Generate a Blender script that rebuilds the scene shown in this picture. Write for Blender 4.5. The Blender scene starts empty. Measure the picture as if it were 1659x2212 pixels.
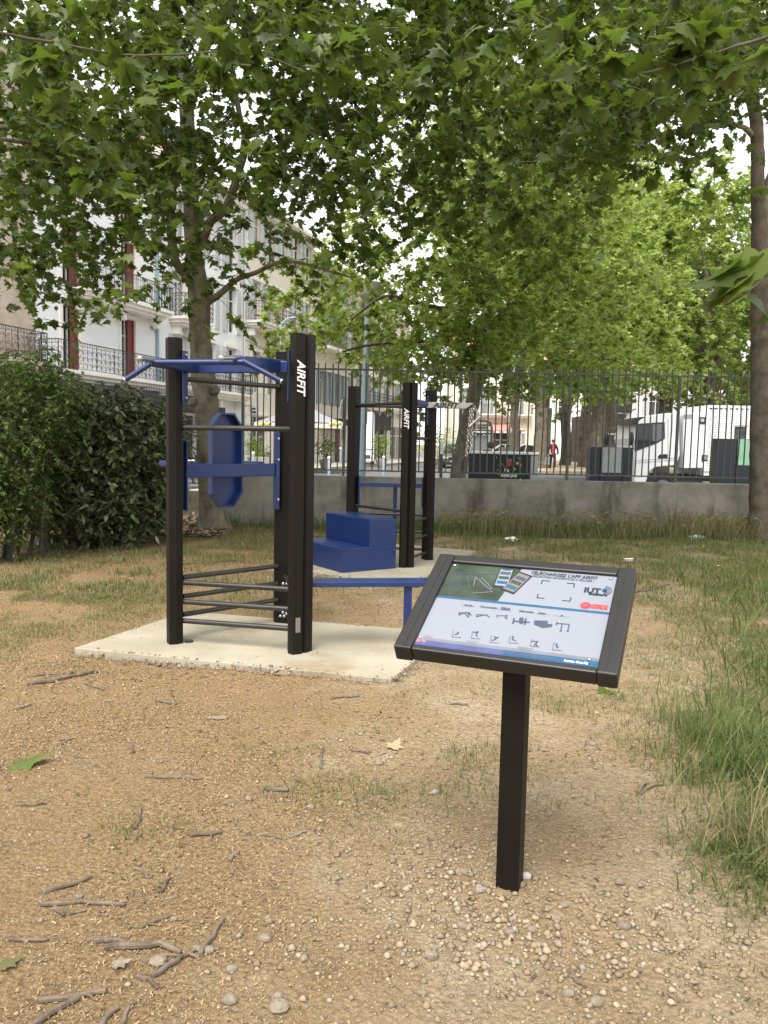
import bpy, math, random
import numpy as np
from mathutils import Vector, Matrix
random.seed(7); RNG = np.random.default_rng(11)
SC = bpy.context.scene; COL = SC.collection
R = math.radians; PI = math.pi

# ------------------------------------------------------------------ camera, sky, sun, exposure
IW, IH, IF = 1659., 2212., 1700.
CH = 1.5; TH = math.atan(148/1700.); RO = R(1.15)
cf = np.array([0, math.cos(TH), -math.sin(TH)]); _r0 = np.array([1., 0, 0]); _u0 = np.array([0, math.sin(TH), math.cos(TH)])
cr = _r0*math.cos(RO)+_u0*math.sin(RO); cu = _u0*math.cos(RO)-_r0*math.sin(RO); CP = np.array([0, 0, CH])
cam = bpy.data.objects.new('camera', bpy.data.cameras.new('camera')); COL.objects.link(cam); SC.camera = cam
m = Matrix.Identity(4)
for i in range(3):
    m[i][0] = cr[i]; m[i][1] = cu[i]; m[i][2] = -cf[i]; m[i][3] = CP[i]
cam.matrix_world = m
cam.data.sensor_fit = 'VERTICAL'; cam.data.sensor_height = 24; cam.data.lens = 24*IF/IH
cam.data.clip_start = 0.05; cam.data.clip_end = 2000
SUN_EL, SUN_AZ = 58, 200      # azimuth: degrees clockwise from +Y
w = bpy.data.worlds.new('World'); SC.world = w; w.use_nodes = True
nt = w.node_tree; nt.nodes.clear()
out = nt.nodes.new('ShaderNodeOutputWorld'); bg = nt.nodes.new('ShaderNodeBackground')
sky = nt.nodes.new('ShaderNodeTexSky'); sky.sky_type = 'NISHITA'; sky.sun_disc = False
sky.sun_elevation = R(SUN_EL); sky.sun_rotation = R(SUN_AZ); sky.dust_density = 2.5; sky.air_density = 1.0
tc = nt.nodes.new('ShaderNodeTexCoord'); mp = nt.nodes.new('ShaderNodeMapping'); mp.inputs['Scale'].default_value = (1, 1, 2.2)
ns = nt.nodes.new('ShaderNodeTexNoise'); ns.inputs['Scale'].default_value = 2.4; ns.inputs['Detail'].default_value = 7; ns.inputs['Roughness'].default_value = .55
cr_ = nt.nodes.new('ShaderNodeValToRGB'); cr_.color_ramp.elements[0].position = .30; cr_.color_ramp.elements[1].position = .52
cl = nt.nodes.new('ShaderNodeValToRGB'); cl.color_ramp.elements[0].position = .35; cl.color_ramp.elements[1].position = .75
cl.color_ramp.elements[0].color = (1, 1, 1, 1); cl.color_ramp.elements[1].color = (.42, .45, .52, 1)
sc_ = nt.nodes.new('ShaderNodeVectorMath'); sc_.operation = 'SCALE'; sc_.inputs['Scale'].default_value = 13.5
mx = nt.nodes.new('ShaderNodeMixRGB')
L = nt.links.new
L(tc.outputs['Generated'], mp.inputs['Vector']); L(mp.outputs[0], ns.inputs['Vector']); L(ns.outputs['Fac'], cr_.inputs[0]); L(ns.outputs['Fac'], cl.inputs[0])
L(cl.outputs[0], sc_.inputs[0]); L(cr_.outputs[0], mx.inputs['Fac']); L(sky.outputs[0], mx.inputs[1]); L(sc_.outputs[0], mx.inputs[2])
L(mx.outputs[0], bg.inputs[0]); bg.inputs[1].default_value = .10; L(bg.outputs[0], out.inputs[0])
sd = bpy.data.lights.new('sun', 'SUN'); sun = bpy.data.objects.new('sun', sd); COL.objects.link(sun)
sd.energy = 3.4; sd.angle = R(40); sd.color = (1, .95, .87)
az = R(SUN_AZ); el = R(SUN_EL)
sdir = Vector((math.sin(az)*math.cos(el), math.cos(az)*math.cos(el), math.sin(el)))
sun.rotation_euler = sdir.to_track_quat('Z', 'Y').to_euler(); sun.location = (0, 0, 40)
vs = SC.view_settings; vs.view_transform = 'Standard'; vs.look = 'None'; vs.gamma = 1; vs.exposure = .96
SC.render.resolution_x = 768; SC.render.resolution_y = 1024
SC.render.engine = 'CYCLES'; SC.cycles.max_bounces = 6; SC.cycles.transparent_max_bounces = 6

# ------------------------------------------------------------------ measuring helpers (photo position -> world point)
def ray(x, y): return cf+cr*(x-IW/2)/IF-cu*(y-IH/2)/IF
def G(x, y, z=0.):
    d = ray(x, y); return Vector(CP+d*((z-CH)/d[2]))
def PY(x, y, Y):
    d = ray(x, y); return Vector(CP+d*(Y/d[1]))
def project(P):
    d = np.asarray(P, float)-CP; z = d@cf
    return IW/2+IF*(d@cr)/z, IH/2-IF*(d@cu)/z

# ------------------------------------------------------------------ materials
MATS = {}
def newmat(name):
    m = bpy.data.materials.new(name); m.use_nodes = True; MATS[name] = m
    return m, m.node_tree, m.node_tree.nodes['Principled BSDF']
def paint(name, col, rough=.5, metal=0., var=.12, scale=12., bump=0., bscale=60., col2=None, coat=0., spec=None):
    m, nt, p = newmat(name)
    p.inputs['Roughness'].default_value = rough; p.inputs['Metallic'].default_value = metal
    if coat: p.inputs['Coat Weight'].default_value = coat
    if spec is not None: p.inputs['Specular IOR Level'].default_value = spec
    tc = nt.nodes.new('ShaderNodeTexCoord'); n = nt.nodes.new('ShaderNodeTexNoise'); n.inputs['Scale'].default_value = scale; n.inputs['Detail'].default_value = 6
    r = nt.nodes.new('ShaderNodeValToRGB'); r.color_ramp.elements[0].position = .3; r.color_ramp.elements[1].position = .7
    c2 = col2 or tuple(min(1, c*(1+var)) for c in col); c1 = col if col2 else tuple(c*(1-var) for c in col)
    r.color_ramp.elements[0].color = (*c1, 1); r.color_ramp.elements[1].color = (*c2, 1)
    nt.links.new(tc.outputs['Object'], n.inputs['Vector']); nt.links.new(n.outputs['Fac'], r.inputs[0]); nt.links.new(r.outputs[0], p.inputs['Base Color'])
    if bump:
        n2 = nt.nodes.new('ShaderNodeTexNoise'); n2.inputs['Scale'].default_value = bscale; n2.inputs['Detail'].default_value = 8
        b = nt.nodes.new('ShaderNodeBump'); b.inputs['Strength'].default_value = bump; b.inputs['Distance'].default_value = .02
        nt.links.new(tc.outputs['Object'], n2.inputs['Vector']); nt.links.new(n2.outputs['Fac'], b.inputs['Height']); nt.links.new(b.outputs[0], p.inputs['Normal'])
    return m
def leafmat(name, cols, trans=.35, rough=.45, tcol=(.30, .42, .05)):
    m, nt, p = newmat(name)
    g = nt.nodes.new('ShaderNodeNewGeometry'); r = nt.nodes.new('ShaderNodeValToRGB')
    e = r.color_ramp.elements
    while len(e) < len(cols): e.new(.5)
    for i, c in enumerate(cols): e[i].position = i/(len(cols)-1); e[i].color = (*c, 1)
    nt.links.new(g.outputs['Random Per Island'], r.inputs[0]); nt.links.new(r.outputs[0], p.inputs['Base Color'])
    p.inputs['Roughness'].default_value = rough; p.inputs['Specular IOR Level'].default_value = .35
    t = nt.nodes.new('ShaderNodeBsdfTranslucent'); mx = nt.nodes.new('ShaderNodeMixShader'); mx.inputs[0].default_value = trans
    mc = nt.nodes.new('ShaderNodeMixRGB'); mc.inputs[0].default_value = .5; mc.inputs[2].default_value = (*tcol, 1)
    nt.links.new(r.outputs[0], mc.inputs[1]); nt.links.new(mc.outputs[0], t.inputs[0])
    nt.links.new(p.outputs[0], mx.inputs[1]); nt.links.new(t.outputs[0], mx.inputs[2])
    nt.links.new(mx.outputs[0], nt.nodes['Material Output'].inputs[0])
    return m
paint('post_paint', (.0075, .0058, .004), .48, 0, .15, 6, .06, 300, None, 0, .18)
paint('rung_paint', (.03, .028, .025), .38, .2, .15, 10)
paint('blue_paint', (.006, .022, .098), .38, 0, .12, 5, .03, 250)
paint('white_ink', (.78, .78, .76), .5)
paint('steel', (.5, .5, .48), .3, .9)
paint('silver', (.36, .36, .34), .38, .7)
paint('black_ink', (.03, .03, .03), .5)
paint('plate_steel', (.22, .2, .17), .4, .5)
paint('fence_paint', (.075, .077, .070), .55, .2, .3, 8, .1, 80)
paint('lamp_blue', (.26, .34, .40), .45, .1, .08, 2)
paint('lamp_shade', (.55, .52, .44), .5)
paint('white_plaster', (.73, .73, .73), .8, 0, .03, .6, .05, 30)
paint('cream_plaster', (.66, .60, .50), .85, 0, .08, .7, .08, 20)
paint('pink_stone', (.46, .38, .31), .9, 0, .18, 1.5, .2, 12)
paint('white_trim', (.74, .71, .65), .7, 0, .08, 3)
paint('iron', (.03, .03, .033), .5)
paint('red_shutter', (.18, .04, .03), .6, 0, .15)
paint('pale_shutter', (.50, .52, .52), .6)
paint('blue_shutter', (.22, .28, .31), .6)
paint('roof_tile', (.42, .22, .14), .8, 0, .25, 6, .3, 10)
paint('awning_dark', (.025, .025, .027), .8)
paint('awning_grey', (.24, .24, .265), .85, 0, .08)
paint('red_cloth', (.55, .04, .05), .8)
paint('white_paint', (.80, .81, .82), .3, 0, .03, 3, 0, 60, None, .3)
paint('rubber', (.012, .012, .012), .8)
paint('dark_plastic', (.02, .02, .022), .5)
paint('car_grey', (.13, .14, .15), .3, .4, .05, 3, 0, 60, None, .5)
paint('bin_dark', (.022, .026, .032), .35, .2, .1)
paint('bin_grey', (.30, .31, .31), .45)
paint('bin_green', (.22, .42, .27), .5)
paint('poster_green', (.012, .022, .012), .45)
paint('orange_ink', (.6, .22, .06), .5); paint('yellow_ink', (.6, .6, .12), .5); paint('red_ink', (.5, .03, .04), .5)
paint('green_paint', (.05, .16, .10), .5)
paint('skin', (.48, .29, .21), .6); paint('hair', (.06, .035, .02), .7)
paint('navy_cloth', (.02, .025, .06), .9, 0, .2); paint('black_cloth', (.012, .012, .013), .9); paint('grey_cloth', (.2, .22, .26), .9); paint('jean', (.13, .17, .24), .9)
paint('yellow_board', (.62, .42, .16), .7)
paint('terracotta', (.36, .30, .23), .8)
paint('rail_bar', (.04, .04, .04), .5)
m, nt, p = newmat('glass_dark'); p.inputs['Base Color'].default_value = (.03, .035, .04, 1); p.inputs['Roughness'].default_value = .08
m, nt, p = newmat('lamp_glow'); p.inputs['Base Color'].default_value = (.8, .8, .8, 1)

def ground_mat():
    m, nt, p = newmat('earth'); N = nt.nodes.new; Lk = nt.links.new
    p.inputs['Roughness'].default_value = .95; p.inputs['Specular IOR Level'].default_value = .15
    g = N('ShaderNodeNewGeometry')
    def noise(s, d=6, rg=.6):
        n = N('ShaderNodeTexNoise'); n.inputs['Scale'].default_value = s; n.inputs['Detail'].default_value = d; n.inputs['Roughness'].default_value = rg
        Lk(g.outputs['Position'], n.inputs['Vector']); return n.outputs['Fac']
    def ramp(f, a, b, ca=(0, 0, 0), cb=(1, 1, 1)):
        r = N('ShaderNodeValToRGB'); r.color_ramp.elements[0].position = a; r.color_ramp.elements[1].position = b
        r.color_ramp.elements[0].color = (*ca, 1); r.color_ramp.elements[1].color = (*cb, 1); Lk(f, r.inputs[0]); return r.outputs[0]
    def mix(f, a, b, mode='MIX', fac=None):
        x = N('ShaderNodeMixRGB'); x.blend_type = mode
        if f is None: x.inputs[0].default_value = fac
        else: Lk(f, x.inputs[0])
        for k, v in ((1, a), (2, b)):
            if isinstance(v, tuple): x.inputs[k].default_value = (*v, 1)
            else: Lk(v, x.inputs[k])
        return x.outputs[0]
    sep = N('ShaderNodeSeparateXYZ'); Lk(g.outputs['Position'], sep.inputs[0])
    sand = ramp(noise(70, 8, .75), .3, .68, (.20, .14, .076), (.465, .35, .21))
    pale = ramp(noise(45, 8, .7), .3, .7, (.31, .24, .155), (.52, .42, .29))
    base = mix(ramp(noise(1.3, 4), .45, .62), sand, pale)
    litter = ramp(noise(55, 10, .85), .34, .66, (.155, .10, .048), (.45, .315, .17))
    # more dry seed fluff on the left
    mr = N('ShaderNodeMapRange'); Lk(sep.outputs['X'], mr.inputs['Value']); mr.inputs['From Min'].default_value = .35; mr.inputs['From Max'].default_value = -1.0
    mr.inputs['To Min'].default_value = 0; mr.inputs['To Max'].default_value = .5
    ad = N('ShaderNodeMath'); ad.operation = 'ADD'; Lk(mr.outputs[0], ad.inputs[0]); Lk(noise(2.2, 5, .65), ad.inputs[1])
    base = mix(ramp(ad.outputs[0], .55, .82), base, litter)
    darkp = ramp(noise(3.1, 6, .7), .60, .74)
    base = mix(darkp, base, (.17, .12, .072))
    # soil under grass at the far right and along the wall
    mr2 = N('ShaderNodeMapRange'); Lk(sep.outputs['Y'], mr2.inputs['Value']); mr2.inputs['From Min'].default_value = 7; mr2.inputs['From Max'].default_value = 13
    base = mix(mr2.outputs[0], base, mix(ramp(noise(1.1, 5), .4, .6), base, (.13, .12, .055)))
    v = N('ShaderNodeTexVoronoi'); v.inputs['Scale'].default_value = 55; v.inputs['Randomness'].default_value = 1; Lk(g.outputs['Position'], v.inputs['Vector'])
    peb = ramp(v.outputs['Distance'], .0, .55, (1.25, 1.2, 1.12), (.72, .70, .66))
    base = mix(None, base, peb, 'MULTIPLY', .55)
    Lk(base, p.inputs['Base Color'])
    a = N('ShaderNodeMath'); a.operation = 'MULTIPLY'; Lk(v.outputs['Distance'], a.inputs[0]); a.inputs[1].default_value = -1
    a2 = N('ShaderNodeMath'); a2.operation = 'ADD'; Lk(a.outputs[0], a2.inputs[0]); Lk(noise(90, 10, .8), a2.inputs[1])
    b = N('ShaderNodeBump'); b.inputs['Strength'].default_value = .9; b.inputs['Distance'].default_value = .018; Lk(a2.outputs[0], b.inputs['Height']); Lk(b.outputs[0], p.inputs['Normal'])
ground_mat()
def concrete(name, c1, c2, c3, s1, bump=.2):
    m, nt, p = newmat(name); N = nt.nodes.new; Lk = nt.links.new; p.inputs['Roughness'].default_value = .88
    g = N('ShaderNodeNewGeometry')
    def nz(s, d=8, sc=(1, 1, 1)):
        mp = N('ShaderNodeMapping'); mp.inputs['Scale'].default_value = sc; n = N('ShaderNodeTexNoise'); n.inputs['Scale'].default_value = s; n.inputs['Detail'].default_value = d; n.inputs['Roughness'].default_value = .65
        Lk(g.outputs['Position'], mp.inputs[0]); Lk(mp.outputs[0], n.inputs['Vector']); return n.outputs['Fac']
    r = N('ShaderNodeValToRGB'); r.color_ramp.elements[0].position = .36; r.color_ramp.elements[0].color = (*c1, 1); r.color_ramp.elements[1].position = .62; r.color_ramp.elements[1].color = (*c2, 1); Lk(nz(s1), r.inputs[0])
    r2 = N('ShaderNodeValToRGB'); r2.color_ramp.elements[0].position = .55; r2.color_ramp.elements[1].position = .68; Lk(nz(s1*.9, 6, (1, 1, .25)), r2.inputs[0])
    mx = N('ShaderNodeMixRGB'); Lk(r2.outputs[0], mx.inputs[0]); Lk(r.outputs[0], mx.inputs[1]); mx.inputs[2].default_value = (*c3, 1)
    r3 = N('ShaderNodeValToRGB'); r3.color_ramp.elements[0].position = .2; r3.color_ramp.elements[1].position = .8; r3.color_ramp.elements[0].color = (.75, .75, .75, 1); Lk(nz(60), r3.inputs[0])
    m2 = N('ShaderNodeMixRGB'); m2.blend_type = 'MULTIPLY'; m2.inputs[0].default_value = .7; Lk(mx.outputs[0], m2.inputs[1]); Lk(r3.outputs[0], m2.inputs[2])
    Lk(m2.outputs[0], p.inputs['Base Color'])
    b = N('ShaderNodeBump'); b.inputs['Strength'].default_value = bump; b.inputs['Distance'].default_value = .01; Lk(nz(40), b.inputs['Height']); Lk(b.outputs[0], p.inputs['Normal'])
concrete('wall_concrete', (.15, .142, .115), (.265, .25, .205), (.075, .068, .052), 2.2, .3)
concrete('slab_concrete', (.29, .26, .19), (.385, .345, .26), (.27, .20, .12), 1.5, .15)
concrete('asphalt', (.10, .10, .10), (.16, .155, .15), (.08, .08, .08), 1)
concrete('pavement', (.38, .35, .30), (.48, .45, .40), (.30, .27, .23), 1)
concrete('alley_earth', (.42, .33, .22), (.52, .42, .29), (.24, .17, .10), .8)
concrete('bark', (.11, .095, .062), (.22, .195, .14), (.065, .055, .036), 6, .6)
concrete('bark_dark', (.06, .048, .033), (.13, .107, .077), (.045, .036, .026), 6, .6)
concrete('rock', (.24, .22, .19), (.40, .38, .34), (.18, .16, .13), 9, .5)
concrete('stick_bark', (.09, .064, .043), (.19, .145, .105), (.06, .043, .03), 12, .6)
concrete('stone_pale', (.16, .13, .09), (.25, .205, .15), (.13, .10, .07), 20, .6)
leafmat('leaf_near', [(.020, .034, .007), (.038, .062, .010), (.062, .098, .016), (.105, .145, .028), (.028, .046, .010), (.15, .19, .058)], .44, .40, (.19, .29, .025))  # plane leaf, shade under the canopy put into its dark colour
leafmat('leaf_mid', [(.085, .13, .022), (.18, .25, .045), (.36, .44, .12), (.13, .19, .034), (.29, .37, .085)], .48, .4, (.40, .50, .06))  # same plane leaf, sunlight put into a lighter, yellower colour
leafmat('leaf_far', [(.11, .16, .028), (.23, .31, .06), (.42, .50, .15), (.17, .24, .048), (.34, .43, .11)], .48, .45, (.42, .55, .09))  # plane leaf once more, painted brightest to look sunlit
leafmat('hedge_dark', [(.05, .062, .022), (.08, .10, .038), (.125, .15, .068), (.20, .23, .14)], .22, .28, (.12, .16, .04))
leafmat('hedge_green', [(.05, .085, .018), (.085, .135, .026), (.12, .18, .04)], .3, .4, (.15, .28, .03))
leafmat('grass_green', [(.05, .078, .018), (.08, .115, .026), (.115, .15, .04), (.18, .18, .075)], .3, .6, (.2, .28, .06))
leafmat('grass_short', [(.09, .11, .03), (.12, .15, .04), (.18, .18, .07), (.26, .22, .11)], .3, .6, (.2, .24, .06))
leafmat('grass_dry', [(.15, .135, .065), (.24, .20, .10), (.10, .115, .04), (.34, .28, .15)], .3, .7, (.4, .33, .15))
leafmat('fluff', [(.13, .084, .042), (.23, .155, .082), (.31, .22, .122), (.38, .285, .17)], .15, .9, (.4, .28, .12))
leafmat('gravel_mix', [(.16, .115, .068), (.26, .195, .122), (.33, .26, .175), (.235, .20, .15), (.18, .135, .085), (.28, .215, .135)], .0, .9)
leafmat('dead_leaf', [(.20, .12, .06), (.34, .24, .14), (.42, .34, .24)], .1, .7, (.3, .2, .1))
leafmat('crumb', [(.05, .035, .02), (.09, .065, .04), (.14, .10, .06)], .0, .9)
leafmat('petal', [(.7, .6, .03), (.75, .65, .05)], .2, .6, (.6, .5, .05))

# ------------------------------------------------------------------ object helpers
def tag(o, label=None, cat=None, group=None, kind=None):
    if label: o['label'] = label
    if cat: o['category'] = cat
    if group: o['group'] = group
    if kind: o['kind'] = kind
    return o
def empty(name, loc=(0, 0, 0), label=None, cat=None, group=None, rz=0):
    o = bpy.data.objects.new(name, None); COL.objects.link(o); o.location = loc; o.rotation_euler = (0, 0, rz); o.empty_display_size = .1
    return tag(o, label, cat, group)
class MB:
    def __init__(s): s.v = []; s.f = []
    def add(s, vs, fs):
        b = len(s.v); s.v += [tuple(v) for v in vs]; s.f += [tuple(b+i for i in f) for f in fs]; return s
    def box(s, c, d, rz=0., ax=None):
        X, Y, Z = d[0]/2, d[1]/2, d[2]/2
        if ax is None: ax = (Vector((math.cos(rz), math.sin(rz), 0)), Vector((-math.sin(rz), math.cos(rz), 0)), Vector((0, 0, 1)))
        c = Vector(c); vs = [c+ax[0]*(X*i)+ax[1]*(Y*j)+ax[2]*(Z*k) for i in (-1, 1) for j in (-1, 1) for k in (-1, 1)]
        return s.add(vs, [(0, 1, 3, 2), (4, 6, 7, 5), (0, 4, 5, 1), (2, 3, 7, 6), (0, 2, 6, 4), (1, 5, 7, 3)])
    def beam(s, a, b, wd, hg, up=(0, 0, 1)):
        a = Vector(a); b = Vector(b); d = (b-a); l = d.length; d.normalize(); x = d.cross(Vector(up)).normalized(); u = x.cross(d)
        return s.box((a+b)/2, (l, wd, hg), ax=(d, x, u))
    def tube(s, pts, r, n=8, cap=True):
        pts = [Vector(p) for p in pts]; k = len(pts)
        rs = r if isinstance(r, (list, tuple)) else [r]*k
        b = len(s.v); prev = None
        for i, p in enumerate(pts):
            d = (pts[min(i+1, k-1)]-pts[max(i-1, 0)]).normalized()
            if prev is None: x = d.orthogonal().normalized()
            else: x = (prev-d*prev.dot(d)).normalized()
            prev = x; y = d.cross(x)
            for j in range(n):
                a = 2*PI*j/n; s.v.append(tuple(p+(x*math.cos(a)+y*math.sin(a))*rs[i]))
        for i in range(k-1):
            for j in range(n): s.f.append((b+i*n+j, b+i*n+(j+1) % n, b+(i+1)*n+(j+1) % n, b+(i+1)*n+j))
        if cap: s.f.append(tuple(b+j for j in range(n))[::-1]); s.f.append(tuple(b+(k-1)*n+j for j in range(n)))
        return s
    def prism(s, poly, z0, z1, M=None):
        n = len(poly); vs = [(x, y, z0) for x, y in poly]+[(x, y, z1) for x, y in poly]
        if M is not None: vs = [M @ Vector(v) for v in vs]
        return s.add(vs, [tuple(range(n))[::-1], tuple(range(n, 2*n))]+[(i, (i+1) % n, n+(i+1) % n, n+i) for i in range(n)])
    def extrude(s, pts, vec):
        pts = [Vector(p) for p in pts]; vec = Vector(vec); n = len(pts)
        return s.add(pts+[p+vec for p in pts], [tuple(range(n)), tuple(range(n, 2*n))[::-1]]+[(i, n+i, n+(i+1) % n, (i+1) % n) for i in range(n)])
    def ball(s, c, r, nu=10, nv=7, sq=(1, 1, 1), jit=0.):
        c = Vector(c); b = len(s.v)
        for i in range(nv+1):
            t = PI*i/nv
            for j in range(nu):
                a = 2*PI*j/nu; q = 1+jit*(random.random()-.5)
                s.v.append((c.x+r*sq[0]*q*math.sin(t)*math.cos(a), c.y+r*sq[1]*q*math.sin(t)*math.sin(a), c.z+r*sq[2]*q*math.cos(t)))
        for i in range(nv):
            for j in range(nu): s.f.append((b+i*nu+j, b+(i+1)*nu+j, b+(i+1)*nu+(j+1) % nu, b+i*nu+(j+1) % nu))
        return s
    def torus(s, c, R_, r, ax1, ax2, n=14, k=5, arc=2*PI, a0=0.):
        c = Vector(c); ax1 = Vector(ax1); ax2 = Vector(ax2)
        closed = abs(arc-2*PI) < 1e-6; m_ = n if closed else n+1
        pts = [c+ax1*(R_*math.cos(a0+arc*i/n))+ax2*(R_*math.sin(a0+arc*i/n)) for i in range(m_)]
        if closed: pts += [pts[0]]
        return s.tube(pts, r, k, cap=not closed)
    def build(s, name, mat, parent=None, smooth=False, bevel=0., local=True, seg=2):
        me = bpy.data.meshes.new(name); o = bpy.data.objects.new(name, me); COL.objects.link(o)
        if parent is not None:
            P = parent; M = Matrix.Identity(4)
            chain = []
            while P is not None: chain.append(P); P = P.parent
            for q in reversed(chain): M = M @ (Matrix.Translation(q.location) @ q.rotation_euler.to_matrix().to_4x4())
            Mi = M.inverted(); vs = [Mi @ Vector(v) for v in s.v]; o.parent = parent
        else: vs = s.v
        me.from_pydata([tuple(v) for v in vs], [], s.f); me.materials.append(MATS[mat]); me.update()
        import bmesh as _b
        bm = _b.new(); bm.from_mesh(me); _b.ops.recalc_face_normals(bm, faces=bm.faces); bm.to_mesh(me); bm.free()
        if smooth:
            for p in me.polygons: p.use_smooth = True
            try: me.set_sharp_from_angle(angle=R(40))
            except Exception: pass
        if bevel:
            md = o.modifiers.new('bevel', 'BEVEL'); md.width = bevel; md.segments = seg; md.limit_method = 'ANGLE'; md.angle_limit = R(30)
        return o
def npmesh(name, V, F, mat, parent=None, mats=None, midx=None, smooth=False):
    """V (n,3) array, F (m,3) triangles; world coordinates, parent at origin rotation 0"""
    me = bpy.data.meshes.new(name); V = np.asarray(V, np.float32)
    if parent is not None: V = V-np.array(parent.location, np.float32)
    me.vertices.add(len(V)); me.vertices.foreach_set('co', V.ravel())
    F = np.asarray(F, np.int32); k = F.shape[1]
    me.loops.add(F.size); me.loops.foreach_set('vertex_index', F.ravel())
    me.polygons.add(len(F)); me.polygons.foreach_set('loop_start', np.arange(0, F.size, k, dtype=np.int32)); me.polygons.foreach_set('loop_total', np.full(len(F), k, np.int32))
    me.update(calc_edges=True); me.materials.append(MATS[mat])
    if smooth:
        for p in me.polygons: p.use_smooth = True
    o = bpy.data.objects.new(name, me); COL.objects.link(o)
    if parent is not None: o.parent = parent
    return o
def text_mesh(name, s, size, mat, parent, origin, xd, yd, shear=0., bold=0., depth=.0015, align='CENTER', sx=1., width=None):
    cu_ = bpy.data.curves.new(name, 'FONT'); cu_.body = s; cu_.size = size; cu_.shear = shear; cu_.offset = bold; cu_.extrude = depth; cu_.align_x = align; cu_.align_y = 'CENTER'; cu_.resolution_u = 3
    t = bpy.data.objects.new(name, cu_); COL.objects.link(t); dg = bpy.context.evaluated_depsgraph_get(); dg.update()
    me = bpy.data.meshes.new_from_object(t.evaluated_get(dg)); bpy.data.objects.remove(t)
    if width: xs_ = [v.co.x for v in me.vertices]; sx = width/(max(xs_)-min(xs_))
    xd = Vector(xd).normalized(); yd = Vector(yd).normalized(); zd = xd.cross(yd)
    M = Matrix([[xd[i]*sx, yd[i], zd[i], origin[i]] for i in range(3)]+[[0, 0, 0, 1]])
    P = parent; ch = []
    while P is not None: ch.append(P); P = P.parent
    W_ = Matrix.Identity(4)
    for q in reversed(ch): W_ = W_ @ (Matrix.Translation(q.location) @ q.rotation_euler.to_matrix().to_4x4())
    me.transform(W_.inverted() @ M)
    me.materials.clear(); me.materials.append(MATS[mat]); o = bpy.data.objects.new(name, me); COL.objects.link(o); o.parent = parent
    return o

# ------------------------------------------------------------------ leaves
def leaf_outline(kind):
    if kind == 'plane':    # five lobes with a few teeth
        h = [(0, 0), (.10, -.06), (.28, -.10), (.30, .0), (.52, .08), (.36, .20), (.40, .30), (.62, .50), (.38, .52), (.22, .56), (.24, .72), (.10, .82)]
        pts = h+[(0, 1.08)]+[(-x, y) for x, y in h[:0:-1]]; c = (0, .33)
    elif kind == 'plane_lo':
        h = [(0, 0), (.42, -.02), (.27, .2), (.58, .48), (.2, .58)]
        pts = h+[(0, 1.05)]+[(-x, y) for x, y in h[:0:-1]]; c = (0, .33)
    else:
        h = [(0, 0), (.2, .25), (.22, .55)]
        pts = h+[(0, 1.)]+[(-x, y) for x, y in h[:0:-1]]; c = (0, .45)
    return np.array([c]+pts)
def leaves(P, size, kind='plane', droop=(10, 70), roll=35, fold=.25, yaw=None, rng=RNG):
    """returns V,F for leaves attached at points P"""
    O = leaf_outline(kind); n = len(P); k = len(O)
    a = rng.uniform(0, 2*PI, n) if yaw is None else yaw
    d = np.radians(rng.uniform(droop[0], droop[1], n)); rl = np.radians(rng.normal(0, roll, n))
    yv = np.stack([np.cos(a)*np.cos(d), np.sin(a)*np.cos(d), -np.sin(d)], 1)
    xv = np.stack([-np.sin(a), np.cos(a), np.zeros(n)], 1); nv = np.cross(xv, yv)
    X = xv*np.cos(rl)[:, None]+nv*np.sin(rl)[:, None]; N_ = -xv*np.sin(rl)[:, None]+nv*np.cos(rl)[:, None]
    s = (np.asarray(size)*np.ones(n))[:, None, None]; wv = rng.uniform(.75, 1.05, n)[:, None]
    ox = O[:, 0][None, :]*wv; oy = O[:, 1][None, :]*np.ones((n, 1))
    fo = rng.normal(fold, .15, n)[:, None]; cv = rng.normal(.18, .12, n)[:, None]
    oz = fo*np.abs(ox)-cv*oy**2
    V = P[:, None, :]+s*(ox[..., None]*X[:, None, :]+oy[..., None]*yv[:, None, :]+oz[..., None]*N_[:, None, :])
    F1 = np.array([(0, i, i+1 if i+1 < k else 1) for i in range(1, k)])
    F = (F1[None]+(np.arange(n)*k)[:, None, None]).reshape(-1, 3)
    return V.reshape(-1, 3), F
def sprays(A, length, nleaf, rng=RNG, dr=.45):
    """twigs hanging from anchors A -> (twig polylines (n,4,3), leaf points (n*nleaf,3))"""
    n = len(A); a = rng.uniform(0, 2*PI, n); d = rng.uniform(-.3, 1., n)*dr*2; ln = length*rng.uniform(.6, 1.3, n)
    D = np.stack([np.cos(a), np.sin(a), -d], 1); D /= np.linalg.norm(D, axis=1)[:, None]
    t = np.linspace(0, 1, 4)
    T = A[:, None, :]+D[:, None, :]*(ln[:, None]*t)[..., None]; T[:, :, 2] -= (ln[:, None]*.35*t**2)
    tt = rng.uniform(.1, 1.05, (n, nleaf))
    Lp = A[:, None, :]+D[:, None, :]*(ln[:, None]*tt)[..., None]; Lp[:, :, 2] -= ln[:, None]*.35*tt**2
    Lp += rng.normal(0, .035, Lp.shape)*length
    return T, Lp.reshape(-1, 3)
def twigmesh(T, r):
    n, k, _ = T.shape; rs = r*np.linspace(1, .35, k); ang = np.arange(3)*2*PI/3
    off = np.stack([np.cos(ang), np.sin(ang), np.zeros(3)], 1)
    off2 = np.stack([np.cos(ang)*.7, np.sin(ang)*.7, np.sin(ang+1)*.7], 1)
    V = T[:, :, None, :]+(off2[None, None]*rs[None, :, None, None]); V = V.reshape(-1, 3)
    F = []
    for i in range(k-1):
        for j in range(3):
            F.append((i*3+j, i*3+(j+1) % 3, (i+1)*3+(j+1) % 3, (i+1)*3+j))
    F = (np.array(F)[None]+(np.arange(n)*k*3)[:, None, None]).reshape(-1, 4)
    return V, F
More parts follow.
